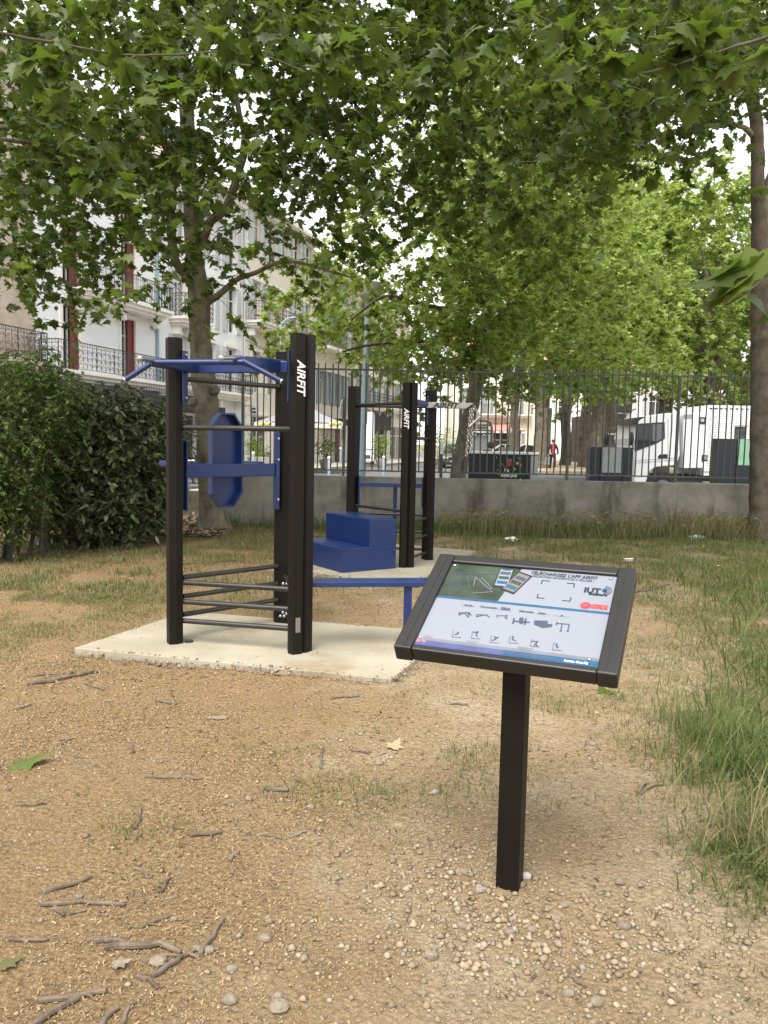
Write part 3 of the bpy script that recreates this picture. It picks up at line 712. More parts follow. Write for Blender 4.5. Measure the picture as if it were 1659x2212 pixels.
# pull-up frame
a1 = V3(A, 0)+ABu*.095; b1 = V3(Bp, 0)-ABu*.10
pu = MB()
pu.beam(a1+Vector((0, 0, 2.005)), b1+Vector((0, 0, 2.005)), .045, .08)
pu.build('cross_beam', 'blue_paint', r1, bevel=.006)
for P, u in ((A, ABu), (Bp, -ABu)):
    c = V3(P, 1.94)+u*.087; MB().box(c, (.012, .075, .36), ax=(u, NB, Vector((0, 0, 1)))).build('mounting_plate', 'blue_paint', r1, bevel=.012, seg=3)
    bolts(r1, [c+u*.008+Vector((0, 0, z))-NB*.0 for z in (-.15, .15)], u*1.0+NB*.0, .011)
def arm(root, base, tip, wd=.10, t=.05, r2=.06):
    b = MB(); d = (tip-base).normalized(); x = Vector((-d.y, d.x, 0)); U = Vector((0, 0, 1)); vs = []
    for p, w_, h_ in ((base, .045, .085), (tip, .055, .045)):
        for i in (-1, 1):
            for k in (-1, 1): vs.append(p+x*(w_*i)+U*(h_/2*k))
    b.add(vs, [(0, 1, 3, 2), (4, 6, 7, 5), (0, 4, 5, 1), (2, 3, 7, 6), (0, 2, 6, 4), (1, 5, 7, 3)]); return b.build('arm', 'blue_paint', root, bevel=.006)
zt_ = 2.03
for (bx, by, tx, ty, gx, gy, ax_, ay_) in ((423, 805, 333, 783, 303, 774, 271, 820), (603, 803, 512, 777, 478, 773, 607, 823)):
    YB = 5.62 if bx < 500 else 5.50; YT = 5.02 if bx < 500 else 4.95
    base = PY(bx, by-12, YB); tip = PY(tx, ty, YT)
    arm(r1, base, tip)
    g0 = tip+Vector((0, 0, .012)); g1 = PY(gx, gy, YT-.2)
    rung(r1, g0+(g0-g1)*.2, g1, .016, 'steel', 'grip')
    MB().ball(g1, .019, 10, 7).build('grip_cap', 'steel', r1, smooth=True)
    h0 = PY(tx+(14 if bx > 500 else -8), ty+3, YT-.03); h1 = PY(ax_, ay_, YT-.05)
    rung(r1, h0, h1, .017, 'blue_paint', 'handle'); dd = (h1-h0).normalized()
    MB().tube([h1, h1+dd*.006], .0175, 12).build('handle_cap', 'steel', r1)
rung(r1, PY(330, 783, 5.0), PY(530, 782, 4.93), .019, 'blue_paint', 'pull_up_bar')
# hanging board with arm rests between posts A and C
a2 = V3(A, 0)+ACu*.09; c2 = V3(Cp, 0)-ACu*.10
MB().beam(a2+Vector((0, 0, 1.275)), c2+Vector((0, 0, 1.275)), .05, .10).build('cross_beam', 'blue_paint', r1, bevel=.006)
MB().box(V3(Cp, 1.27)-ACu*.088-NC*.0, (.012, .07, .62), ax=(ACu, NC, Vector((0, 0, 1)))).build('mounting_plate', 'blue_paint', r1, bevel=.004)
MB().box(V3(Cp, 1.27)-ACu*.10-NC*.035, (.035, .01, .62), ax=(ACu, NC, Vector((0, 0, 1)))).build('mounting_plate', 'blue_paint', r1, bevel=.004)
MB().box(V3(A, 1.24)+ACu*.088, (.012, .07, .5), ax=(ACu, NC, Vector((0, 0, 1)))).build('mounting_plate', 'blue_paint', r1, bevel=.004)
bolts(r1, [V3(Cp, z)-ACu*.10-NC*.041 for z in (1.04, 1.355, 1.52)], -NC, .011)
c0 = PY(488, 1000, 6.12); tr = MB(); hw, hh, ch = .138, .365, .078
def board_pt(u, v, o=0.): return V3(c0, 1.345)+ACu*u+Vector((0, 0, v))+NC*o
oct_ = [(-hw+ch, -hh), (hw-ch, -hh), (hw, -hh+ch*1.35), (hw, hh-ch*1.35), (hw-ch, hh), (-hw+ch, hh), (-hw, hh-ch*1.35), (-hw, -hh+ch*1.35)]
tr.extrude([board_pt(u, v, .03) for u, v in oct_], NC*.008)
for i in range(8):
    (u0, v0), (u1, v1) = oct_[i], oct_[(i+1) % 8]
    k = .9; q = [board_pt(u0, v0, -.03), board_pt(u1, v1, -.03), board_pt(u1*k, v1*.957, -.03), board_pt(u0*k, v0*.957, -.03)]
    tr.extrude(q, NC*.006); tr.extrude([board_pt(u0, v0, -.03), board_pt(u1, v1, -.03), board_pt(u1*.985, v1*.993, -.03), board_pt(u0*.985, v0*.993, -.03)], NC*.06)
tr.build('backrest_board', 'blue_paint', r1)
for px in (427, 569):
    c = PY(px, 1014, 5.86 if px < 500 else 6.17); MB().ball(c, .022, 8, 6, (1, .5, 1)).build('bolt', 'blue_paint', r1, smooth=True)
ar0 = V3(A, 1.315)+ACu*.2+NC*.05
MB().beam(ar0, ar0+NC*.36-ACu*.06, .07, .045).build('armrest', 'blue_paint', r1, bevel=.008)
ar1 = V3(Cp, 1.315)-ACu*.2+NC*.05
MB().beam(ar1, ar1+NC*.5, .07, .045).build('armrest', 'blue_paint', r1, bevel=.008)
# bench plank on the right
f0 = G(660, 1258, .515); f1 = G(935, 1257, .515); k0 = G(660, 1249, .515); k1 = G(935, 1247.5, .515)
MB().prism([(p.x, p.y) for p in (f0, f1, k1, k0)], .515-.036, .515).build('bench_seat', 'blue_paint', r1, bevel=.004)
fl = G(882, 1268, .48); MB().box((fl.x, fl.y+.06, (.479+SZ)/2), (.058, .05, .479-SZ)).build('leg', 'blue_paint', r1, bevel=.004)
MB().box((fl.x, fl.y+.06, SZ+.006), (.13, .12, .012)).build('foot_plate', 'blue_paint', r1, bevel=.004)
# ---------------- station 2
D = Vector((-.41, 10.12, SZ)); E_ = G(877, 1225, SZ); F2 = G(923, 1208, SZ)
cen2 = (D+E_+F2)/3
r2 = empty('exercise_rack', (cen2.x, cen2.y, SZ), 'farther black three post exercise rack with blue step box and hanging chains', 'exercise rack', 'outdoor exercise racks')
pd, Pd, sd_, od = post(r2, D, cen2, SZ, SZ+2.18); pe, Pe, se, oe = post(r2, E_, cen2, SZ, SZ+2.18); pf, Pf, sf, of = post(r2, F2, cen2, SZ, SZ+2.14)
DE = (E_-D).normalized(); DF = (F2-D).normalized(); EF = (F2-E_).normalized()
for z in (.60, .38, .16):
    rung(r2, inner(V3(E_, z-.03), V3(F2, z-.03)), inner(V3(F2, z-.03), V3(E_, z-.03)), .018)
    rung(r2, inner(V3(D, z+.0), V3(F2, z)), inner(V3(F2, z), V3(D, z)), .018)
rung(r2, inner(V3(D, 1.98), V3(E_, 1.98)), inner(V3(E_, 1.98), V3(D, 1.98)), .019); rung(r2, inner(V3(D, 1.97), V3(F2, 1.97)), inner(V3(F2, 1.97), V3(D, 1.97)), .019)
rung(r2, inner(V3(E_, 1.57), V3(F2, 1.57)), inner(V3(F2, 1.57), V3(E_, 1.57)), .019)
rung(r2, inner(V3(D, .70), V3(E_, .70)), inner(V3(E_, .70), V3(D, .70)), .019)
n2 = Vector((DF.y, -DF.x, 0))
zb2 = PY(830, 1046, 10.2).z
MB().beam(V3(D, zb2)+DF*.09, V3(F2, zb2)-DF*.09, .05, .055).build('cross_beam', 'blue_paint', r2, bevel=.004)
for P, u in ((D, DF), (F2, -DF)):
    MB().box(V3(P, zb2-.08)+u*.088, (.014, .07, .38), ax=(u, n2, Vector((0, 0, 1)))).build('mounting_plate', 'blue_paint', r2, bevel=.004)
q = PY(854, 1050, 10.15); MB().beam((q.x, 10.15, zb2), (q.x, 10.15, .06), .05, .05, (0, 1, 0)).build('upright', 'blue_paint', r2, bevel=.004)
letter(pe, Pe, se, oe, 1.80, .082, -1 if (Pe+se*-.05).x < Pe.x else 1)
s_ = 1 if (Pf+sf).x > Pf.x else -1
letter(pf, Pf, sf, of, 1.66, .07, s_)
# suspension arm
q0 = V3(E_, 2.0)+EF*.09; q1 = V3(F2, 2.0)-EF*.09
MB().beam(q0, q1, .04, .07).build('cross_beam', 'blue_paint', r2, bevel=.004)
c = V3(F2, 1.92)+Vector((-.0, -.062, 0)); MB().box(c, (.11, .012, .36)).build('mounting_plate', 'blue_paint', r2, bevel=.006)
bolts(r2, [c+Vector((0, -.006, z)) for z in (-.14, .14)], (0, -1, 0), .012)
YS = F2.y-.12; t0 = PY(921, 875, YS); t1 = PY(1020, 875, YS)
sb_ = MB().extrude([(t0.x, YS-.03, t0.z+.036), (t1.x+.02, YS-.03, t0.z+.036), (t1.x-.08, YS-.03, t0.z-.036), (t0.x, YS-.03, t0.z-.036)], (0, .06, 0)).build('suspension_arm', 'silver', r2, bevel=.003)
text_mesh('lettering', 'AIRFIT', .085, 'black_ink', sb_, (PY(962, 874, YS).x, YS-.0325, t0.z-.002), (1, 0, 0), (0, 0, 1), .25, .004, .0008, sx=1.25)
def chain(root, pts, link=.048, r=.0058):
    cb = MB(); P = [Vector(p) for p in pts]; k = 0
    for a, b in zip(P[:-1], P[1:]):
        d = b-a; n = max(1, int(d.length/(link*.78))); d.normalize()
        x0_ = d.orthogonal().normalized(); y0_ = d.cross(x0_)
        for i in range(n):
            c = a+(b-a)*((i+.5)/n); x = x0_ if (k % 2) else y0_; k += 1; e = [c+d*(link/2*math.sin(t))+x*(link*.33*math.cos(t)) for t in [2*PI*j/10 for j in range(11)]]
            cb.tube(e, r, 4, False)
    return cb.build('chain', 'silver', root)
hk = Vector((t1.x, YS, t0.z-.03)); zc = PY(1016, 985, YS).z
for dx in (-.035, .02): chain(r2, [hk+Vector((dx*.5, 0, 0)), (hk.x+dx-.02, YS, zc+(.05 if dx > 0 else .0))])
hd = PY(1036, 900, YS); chain(r2, [hk+Vector((.02, 0, .03)), hd])
rung(r2, hd, PY(1013, 922, YS-.05), .014, 'silver', 'handle')
chain(r2, [hd+Vector((.0, 0, 0)), (hk.x+.05, YS, zc+.3)])
# step box
zs1, zs2 = .31, .625
c0 = G(738, 1238, 0.035); a = Vector((.83, .56, 0)).normalized(); b = Vector((-.56, .83, 0)).normalized()
def sp(i, j): p = c0+a*i+b*j; return (p.x, p.y)
LS, W2 = .74, 1.02
st = empty('steps', (c0.x, c0.y, SZ)); COL.objects.unlink(st); bpy.data.objects.remove(st)
st = MB().prism([sp(0, 0), sp(LS, 0), sp(LS, W2), sp(0, W2)], SZ, zs1).build('step_box', 'blue_paint', r2, bevel=.006)
MB().prism([sp(.37, 0.001), sp(LS-.001, .001), sp(LS-.001, W2-.001), sp(.37, W2-.001)], zs1, zs2).build('upper_step', 'blue_paint', st, bevel=.006)
for (i0, i1, z) in ((.03, .34, zs1), (.40, .71, zs2)): MB().prism([sp(i0, .04), sp(i1, .04), sp(i1, W2-.04), sp(i0, W2-.04)], z+.001, z+.006).build('tread', 'blue_paint', st, bevel=.002)
bolts(r2, [Vector((*sp(LS-.03, -.002), .25))], -b, .02, 'blue_paint')

# ================================================================== INFORMATION PANEL
S = empty('information_sign', (.452, 2.592, 0), 'black framed tilted information panel on a single square post in the gravel', 'sign')
yaw, tilt = R(-23.36), R(29.8)
ex = Vector((math.cos(yaw), math.sin(yaw), 0)); e0 = Vector((-math.sin(yaw), math.cos(yaw), 0)); U = Vector((0, 0, 1))
ey = e0*math.cos(tilt)+U*math.sin(tilt); en = ex.cross(ey); SC_ = Vector((.4516, 2.592, .9566)); bw, bh = .590, .443
def SP(u, v, o=0.): return SC_+ex*(bw*u)+ey*(bh*v)+en*o      # u,v in -0.5..0.5 over the printed board
fw = .060
fr = MB(); T = .052
ax = (ex, ey, en)
def fb(mb, u0, u1, v0, v1, o0, o1): return mb.box(SC_+ex*((u0+u1)/2)+ey*((v0+v1)/2)+en*((o0+o1)/2), (u1-u0, v1-v0, o1-o0), ax=ax)
X, Y = bw/2, bh/2
fb(fr, -X-fw, -X, -Y-fw*.45, Y+fw*.6, -T, .009); fr.build('frame_side', 'rung_dark' if 'rung_dark' in MATS else 'frame_paint', S, bevel=.006, seg=3) if 0 else None
paint('frame_paint', (.013, .0125, .012), .42, 0, .15, 8, .06, 400)
fr = MB(); fb(fr, -X-fw, -X, -Y-.028, Y+.040, -T, .009); fr.build('frame_side', 'frame_paint', S, bevel=.006, seg=3)
fr = MB(); fb(fr, X, X+fw, -Y-.028, Y+.040, -T, .009); fr.build('frame_side', 'frame_paint', S, bevel=.006, seg=3)
fr = MB(); fb(fr, -X, X, Y, Y+.040, -T, .007); fr.build('frame_rail', 'frame_paint', S, bevel=.005)
fr = MB(); fb(fr, -X, X, -Y-.024, -Y, -T+.002, .004); fr.build('frame_rail', 'frame_paint', S, bevel=.005)
for s in (-1, 1): fb(MB(), s*(X+fw*.42)-.0015, s*(X+fw*.42)+.0015, -Y-.02, Y+.03, .0088, .0105).build('frame_groove', 'frame_paint', S)
fb(MB(), -X, X, -Y, Y, -.03, -.014).build('back_panel', 'frame_paint', S)
pbase = G(1102, 1926)
MB().box((pbase.x, pbase.y+.02, .40), (.078, .078, .92), rz=yaw).build('post', 'post_paint', S, bevel=.005)
fb(MB(), -.09, .09, -.10, .06, -.055, -.031).build('bracket', 'frame_paint', S)
# printed board: the sheet and what is printed on it
paint('board_white', (.20, .215, .25), .22, 0, .02, 2)
paint('board_grey', (.14, .145, .17), .25); paint('board_blue', (.02, .06, .14), .25, 0, .1, 3, 0, 60, (.02, .10, .17)); paint('board_violet', (.06, .07, .19), .25); paint('ink_grey', (.045, .055, .09), .4); paint('ink_dark', (.012, .018, .035), .4)
m, nt, p = newmat('board_photo'); N = nt.nodes.new; tcx = N('ShaderNodeTexCoord'); nz = N('ShaderNodeTexNoise'); nz.inputs['Scale'].default_value = 11; nz.inputs['Detail'].default_value = 5
rp = N('ShaderNodeValToRGB'); rp.color_ramp.elements[0].color = (.012, .018, .012, 1); rp.color_ramp.elements[0].position = .3; rp.color_ramp.elements[1].color = (.05, .07, .045, 1); rp.color_ramp.elements[1].position = .7; p.inputs['Roughness'].default_value = .22
nt.links.new(tcx.outputs['Object'], nz.inputs['Vector']); nt.links.new(nz.outputs['Fac'], rp.inputs[0]); nt.links.new(rp.outputs[0], p.inputs['Base Color'])
Bd = fb(MB(), -X+.001, X-.001, -Y+.001, Y-.001, -.012, -.004).build('board', 'board_white', S)
def BP(x, y, o=0.):    # board coordinates from the photograph's enlarged view, homography of the four corners
    return SP(x-.5, .5-y, -.004+o)
_src = [(300, 28), (1515, 108), (1362, 778), (0, 640)]
def homog(src, dst):
    A_ = []; b_ = []
    for (x, y), (u, v) in zip(src, dst):
        A_.append([x, y, 1, 0, 0, 0, -u*x, -u*y]); b_.append(u); A_.append([0, 0, 0, x, y, 1, -v*x, -v*y]); b_.append(v)
    h = np.linalg.solve(np.array(A_, float), np.array(b_, float)); return np.append(h, 1).reshape(3, 3)
HM = homog(_src, [(0, 0), (1, 0), (1, 1), (0, 1)])
def Z(x, y, o=.0006):
    q = HM @ np.array([x, y, 1.]); return BP(q[0]/q[2], q[1]/q[2], o)
def zpoly(name, pts, mat, o=.0006, raw=False, par=None):
    P = [BP(x, y, o) for x, y in pts] if raw else [Z(x, y, o) for x, y in pts]
    return MB().add(P, [tuple(range(len(P)))]).build(name, mat, par or Bd)
zpoly('photo_print', [(0.0015, .0015), (.355, .0015), (.405, .40), (.0015, .405)][:2]+[(.445, .002)][:0]+[(.44, .002), (.37, .42), (.0015, .42)], 'board_photo', .0006, True)
zpoly('band', [(0.0015, .42), (.9985, .42), (.9985, .445), (.0015, .445)], 'board_blue', .0009, True)
zpoly('band', [(.0015, .905), (.9985, .905), (.9985, .935), (.0015, .935)], 'board_grey', .0006, True)
zpoly('band', [(.0015, .935), (.5, .935), (.5, .9985), (.0015, .9985)], 'board_violet', .0009, True)
zpoly('band', [(.5, .935), (.9985, .935), (.9985, .9985), (.5, .9985)], 'board_blue', .0009, True)
def btext(s, x, y, size, mat='ink_dark', bold=0., wd=None, name='lettering', align='CENTER'):
    P = Z(x, y, .0014); return text_mesh(name, s, size, mat, Bd, P, ex, ey, 0, bold, .0001, align, 1.15, None if wd is None else wd/1290*bw)
btext('TÉLÉCHARGEZ L\'APP AIRFIT', 1125, 108, .023, 'ink_dark', .0005, 505)
btext('DÉCOUVREZ LES EXERCICES À RÉALISER !', 1118, 130, .0125, 'ink_grey', .0002, 460)
# two phones
def phone(cx, cy, wd, ht, rot, body_, screen):
    c = Z(cx, cy, .0016); a_ = ex*math.cos(rot)+ey*math.sin(rot); b_ = ey*math.cos(rot)-ex*math.sin(rot)
    ph = MB().box(c, (wd, ht, .0006), ax=(a_, b_, en)).build('phone_print', body_, Bd, bevel=0)
    MB().box(c+en*.0005, (wd*.84, ht*.86, .0004), ax=(a_, b_, en)).build('screen_print', screen, ph)
    for k in range(3): MB().box(c+en*.0009+b_*(ht*(.22-.24*k)), (wd*.7, ht*.15, .0003), ax=(a_, b_, en)).build('screen_picture', ('ink_grey', 'board_photo', 'board_blue')[k], ph)
    return c, a_, b_
c, a_, b_ = phone(683, 130, .052, .108, 0, 'ink_dark', 'board_white'); text_mesh('lettering', 'AIRFIT', .011, 'ink_dark', Bd, c+b_*.042+en*.0012, a_, b_, .2, .0003, .0001)
phone(775, 165, .056, .115, -.38, 'ink_dark', 'plate_steel')
# racks seen in the printed photograph: thin pale and dark strokes
st_ = MB()
for (x0_, y0_, x1_, y1_) in ((325, 95, 265, 215), (365, 95, 350, 235), (410, 115, 425, 215), (270, 110, 640, 105), (250, 180, 400, 215), (480, 135, 590, 230), (495, 130, 560, 225), (440, 130, 520, 135), (290, 215, 380, 240)):
    a0_, a1_ = Z(x0_, y0_, .0012), Z(x1_, y1_, .0012); st_.beam(a0_, a1_, .0026, .0004, en)
st_.build('printed_racks', 'ink_grey', Bd)
st_ = MB()
for (x0_, y0_, x1_, y1_) in ((470, 130, 590, 228), (470, 130, 455, 200), (440, 250, 600, 235), (515, 130, 595, 215)):
    st_.beam(Z(x0_, y0_, .0016), Z(x1_, y1_, .0016), .0018, .0004, en)
st_.build('printed_racks', 'board_white', Bd)
# corner brackets round the code area (the code itself is left out)
br = MB()
for (x, y, sx_, sy_) in ((967, 145, 1, -1), (1203, 165, -1, -1), (925, 272, 1, 1), (1168, 293, -1, 1)):
    P = Z(x, y, .0012); br.beam(P, P+ex*(.026*sx_), .003, .0004, en); br.beam(P, P+ey*(.020*sy_), .003, .0004, en)
br.build('corner_marks', 'ink_dark', Bd)
# logos
btext('IUT', 1330, 214, .036, 'ink_dark', .0016, 118); btext('Béziers', 1372, 241, .0165, 'ink_dark', .0008, 132)
lg = MB(); c = Z(1420, 212, .0012)
for k in range(4): lg.torus(c, .009+k*.0048, .0009, ex, ey, 14, 3, PI*1.05, -.55*PI)
lg.torus(c, .005, .004, ex, ey, 12, 4); lg.build('logo', 'board_blue', Bd)
c = Z(1280, 322, .0012); MB().add([c+ex*(.017*math.cos(t))+ey*(.017*math.sin(t)) for t in [2*PI*k/28 for k in range(28)]], [tuple(range(28))]).build('logo', 'red_ink', Bd)
lm = MB(); P = [c+en*.0006+ex*x+ey*y for x, y in ((-.008, -.005), (-.008, .001), (-.004, .004), (-.001, -.004), (.003, .005), (.007, -.003))]
for a0_, a1_ in zip(P[:-1], P[1:]): lm.beam(a0_, a1_, .0018, .0003, en)
lm.build('logo', 'board_white', Bd)
btext('UNIVERSITÉ DE', 1380, 323, .013, 'red_ink', .0007, 116); btext('MONTPELLIER', 1379, 341, .013, 'red_ink', .0007, 118)
for s, x, y in (('Banc abdo', 418, 338), ('Barre de traction', 570, 350), ('Chaînes de', 692, 352), ('suspension', 690, 363), ('Chaise romaine', 845, 375), ('Escalier', 962, 386), ('Dips', 1107, 399)):
    btext(s, x, y, .0105, 'ink_grey', .0003, 9*len(s)-20); P = Z(x, y+7, .0012)
    if s != 'Chaînes de': MB().beam(P-ex*.024, P+ex*.024, .0006, .0003, en).build('underline', 'ink_grey', Bd)
# pictograms, traced strokes
def strokes(name, segs, wd, mat='ink_grey'):
    b = MB()
    for (x0_, y0_, x1_, y1_) in segs: b.beam(Z(x0_, y0_, .0012), Z(x1_, y1_, .0012), wd*1.5, .0004, en)
    return b.build(name, mat, Bd)
strokes('pictogram', [(347, 395, 425, 392), (345, 410, 385, 395), (400, 393, 440, 410), (425, 392, 412, 428), (385, 395, 415, 425), (347, 390, 345, 415)], .0022)
strokes('pictogram', [(477, 405, 560, 408), (475, 420, 545, 405), (545, 403, 572, 422), (477, 402, 476, 425)], .0020)
strokes('pictogram', [(628, 402, 630, 425), (628, 410, 708, 410), (700, 402, 690, 428), (685, 425, 706, 432)], .0020)
strokes('pictogram', [(755, 425, 745, 468), (750, 447, 870, 454), (842, 425, 832, 472)], .0036)
zpoly('pictogram', [(800, 420), (824, 420), (822, 458), (813, 467), (796, 466), (788, 455), (792, 428)], 'ink_grey', .0015)
zpoly('pictogram', [(905, 438), (1003, 440), (1000, 461), (1036, 464), (1033, 483), (962, 493), (900, 468)], 'board_step' if 'board_step' in MATS else 'ink_grey', .0012)
strokes('pictogram', [(1070, 445, 1066, 470), (1067, 456, 1160, 462), (1108, 458, 1096, 512), (1160, 462, 1148, 512), (1088, 511, 1104, 513), (1140, 511, 1156, 513)], .0024)
def man(x, y, s, segs, post_=True):
    sg = [(x+a*s, y+b*s, x+c*s, y+d*s) for a, b, c, d in segs]; strokes('pictogram', sg, .0026)
    strokes('pictogram', [(x-22, y-25, x-34, y+28), (x-36, y+28, x+36, y+33)], .0009)
man(325, 545, 1, [(-15, 8, -2, 10), (-2, 10, 12, 3), (12, 3, 14, -2)])
man(468, 552, 1, [(-18, -18, 10, -16), (10, -16, 4, 2), (4, 2, 12, 14)])
man(608, 578, 1, [(-20, 16, 0, 8), (0, 8, 18, -4), (-2, -18, 8, 0)])
man(748, 578, 1, [(-4, -12, -8, 4), (-8, 4, 6, 8), (6, 8, 16, 16)])
man(906, 600, 1.2, [(-18, -8, 12, -4), (12, -6, 6, 8), (6, 8, 16, 24), (6, 8, -6, 18)])
man(1068, 622, 1, [(-4, -6, -6, 6), (-6, 6, 8, 6), (8, 6, 2, 16)])
hd_ = MB()
for x, y in ((336, 541), (482, 533), (630, 570), (744, 563), (922, 594), (1065, 610)):
    c = Z(x, y, .0013); hd_.add([c+ex*(.0038*math.cos(t))+ey*(.0038*math.sin(t)) for t in [2*PI*k/12 for k in range(12)]], [tuple(range(12))])
hd_.build('pictogram', 'ink_grey', Bd)
b_ = MB()
for i in range(2): b_.beam(Z(100+0, 607+i*14, .0014), Z(1060+i*60, 712+i*14, .0014), .0011, .0002, en)
for i in range(3): b_.beam(Z(85, 566+i*7, .0012), Z(150-i*8, 572+i*7, .0012), .0007, .0002, en); b_.beam(Z(400, 598+i*7, .0012), Z(490-i*12, 606+i*7, .0012), .0007, .0002, en); b_.beam(Z(780, 633+i*6, .0012), Z(900-i*12, 648+i*6, .0012), .0008, .0002, en)
b_.build('small_print', 'board_grey', Bd)
btext('Secours : 18 ou 112', 1205, 735, .012, 'white_ink', .0006, 155)
for x, y in ((38, 606), (80, 610)):
    c = Z(x, y, .0014); MB().add([c+ex*(.0085*math.cos(t))+ey*(.0085*math.sin(t)) for t in [2*PI*k/20 for k in range(20)]], [tuple(range(20))]).build('pictogram', 'board_white', Bd)
    r_ = MB().torus(c+en*.0005, .0068, .0009, ex, ey, 18, 3); r_.beam(c+en*.0005-ex*.004-ey*.004, c+en*.0005+ex*.004+ey*.004, .0014, .0003, en); r_.build('pictogram', 'red_ink', Bd)
for x, y in ((318, 43), (1468, 122), (52, 580), (1303, 712)):
    c = Z(x, y, .001); MB().ball(c, .0075, 12, 6, (1, 1, .5)).build('screw', 'steel', S, smooth=True)
# ================================================================== TREES
def crown(name, root, A, kind, mat, lo, hi, length, nleaf, tw=.006, droop=(5, 75), twmat='bark_dark', roll=35):
    T, Lp = sprays(A, length, nleaf)
    V, F = leaves(Lp, RNG.uniform(lo, hi, len(Lp)), kind, droop, roll)
    npmesh(name, V, F, mat, root)
    if tw:
        V, F = twigmesh(T, tw); npmesh('twigs', V, F, twmat, root)['kind'] = 'stuff'
def tree_root(px, py, Y, label, group=None, name='plane_tree'):
    p = PY(px, py, Y); return empty(name, (p.x, Y, 0), label, 'tree', group)
def L3(pts): return [PY(*p) for p in pts]
TG = 'plane trees of the little park and the street'
# ---- tree behind the near rack
T1 = tree_root(462, 1146, 13.1, 'plane tree with knotty burl on its trunk standing behind the near rack', TG)
b = MB(); base = Vector((T1.location.x, 13.1, 0))
limb(b, [base+Vector((0, 0, -.1)), PY(462, 1120, 13.1), PY(452, 1050, 13.1), PY(447, 940, 13.1), PY(445, 860, 13.1), PY(437, 790, 13.1), PY(431, 700, 13.1), PY(430, 640, 13.1), PY(424, 600, 13.1), PY(418, 540, 13.1), PY(413, 450, 13.1), PY(409, 350, 13), PY(404, 260, 13), PY(398, 150, 13), PY(365, 20, 12.9), PY(350, -90, 12.8)],
     [.36, .255, .18, .17, .21, .185, .168, .185, .165, .14, .128, .12, .115, .105, .09, .07], 14, 5, .006)
b.ball(PY(421, 868, 13.02), .105, 10, 8, (1, 1, .8), .25); b.ball(PY(462, 842, 12.98), .10, 10, 8, (1, 1, .9), .25); b.ball(PY(412, 871, 12.98), .05, 8, 6)
b.build('trunk', 'bark', T1, smooth=True)
def br(root, pts, rad, mat='bark', name='branch'):
    q = MB(); limb(q, L3(pts), rad, 8, 5, .008); return q.build(name, mat, root, smooth=True)
br(T1, [(435, 650, 13.1), (405, 600, 12.9), (378, 560, 12.7), (370, 500, 12.5), (372, 425, 12.3), (366, 340, 12), (330, 270, 11.6), (300, 190, 11.2), (270, 60, 10.9)], [.10, .085, .07, .065, .06, .055, .045, .038, .02])
br(T1, [(436, 525, 13.1), (455, 480, 13.0), (487, 450, 12.9), (508, 395, 12.8), (525, 340, 12.7), (530, 300, 12.6), (560, 285, 12.4), (600, 265, 12.2), (660, 215, 12), (710, 190, 11.7)], [.08, .075, .07, .065, .06, .05, .045, .04, .03, .018])
br(T1, [(440, 655, 13.1), (470, 640, 13.0), (510, 605, 12.8), (555, 588, 12.6), (605, 566, 12.4), (650, 568, 12.2), (700, 582, 12.0), (760, 600, 11.8)], [.07, .055, .045, .038, .033, .027, .02, .012], 'bark')
br(T1, [(410, 350, 13), (440, 372, 12.9), (470, 350, 12.8), (500, 310, 12.6)], [.05, .045, .04, .03])
br(T1, [(403, 250, 13), (430, 130, 12.8), (465, 70, 12.7), (495, 12, 12.5), (520, -50, 12.4)], [.08, .07, .065, .06, .05])
br(T1, [(530, 300, 12.6), (515, 230, 12.5), (500, 130, 12.3), (540, 60, 12.1), (570, 20, 12)], [.045, .04, .03, .025, .02])
br(T1, [(372, 420, 12.3), (300, 380, 11.5), (210, 340, 10.5), (100, 315, 9.5), (0, 300, 8.8)], [.04, .035, .032, .028, .02])
br(T1, [(330, 275, 11.6), (240, 262, 10.8), (120, 262, 10), (10, 275, 9.3), (-60, 280, 9)], [.04, .036, .032, .03, .02])
br(T1, [(600, 268, 12.2), (680, 262, 11.6), (760, 275, 11), (850, 262, 10.5)], [.03, .028, .024, .015])
# ---- right tree, thick trunk on the frame edge
T2 = tree_root(1644, 1160, 13.2, 'thick mottled plane tree trunk on the right edge in front of the railing', TG)
b = MB()
limb(b, [Vector((T2.location.x+.02, 13.2, -.1)), PY(1650, 1130, 13.2), PY(1646, 1060, 13.2), PY(1645, 960, 13.2), PY(1646, 850, 13.2), PY(1646, 740, 13.2), PY(1645, 640, 13.2), PY(1643, 560, 13.2), PY(1642, 500, 13.2), PY(1638, 440, 13.2), PY(1637, 350, 13.2), PY(1634, 270, 13.1), PY(1622, 200, 13.0), PY(1600, 120, 12.9), PY(1560, 20, 12.8), PY(1530, -60, 12.7)],
     [.36, .25, .20, .19, .185, .175, .165, .155, .135, .115, .105, .10, .095, .09, .08, .06], 14, 5, .006)
b.build('trunk', 'bark_dark', T2, smooth=True)
br(T2, [(1644, 545, 13.2), (1654, 450, 13.2), (1668, 380, 13.2), (1700, 300, 13.1), (1730, 200, 13)], [.10, .10, .09, .08, .06])
br(T2, [(1625, 292, 13.1), (1600, 272, 13.0), (1550, 268, 12.7), (1500, 283, 12.4), (1450, 285, 12.0), (1400, 302, 11.6), (1350, 315, 11.2), (1290, 345, 10.8), (1230, 372, 10.4)], [.045, .042, .04, .038, .035, .03, .026, .02, .012])
br(T2, [(1612, 180, 13), (1560, 150, 12.4), (1480, 140, 11.6), (1400, 150, 10.9), (1300, 190, 10), (1200, 230, 9.3)], [.06, .05, .045, .04, .03, .02])
br(T2, [(1450, 285, 12), (1420, 250, 11.6), (1380, 220, 11.2), (1330, 190, 10.8)], [.02, .018, .014, .01])
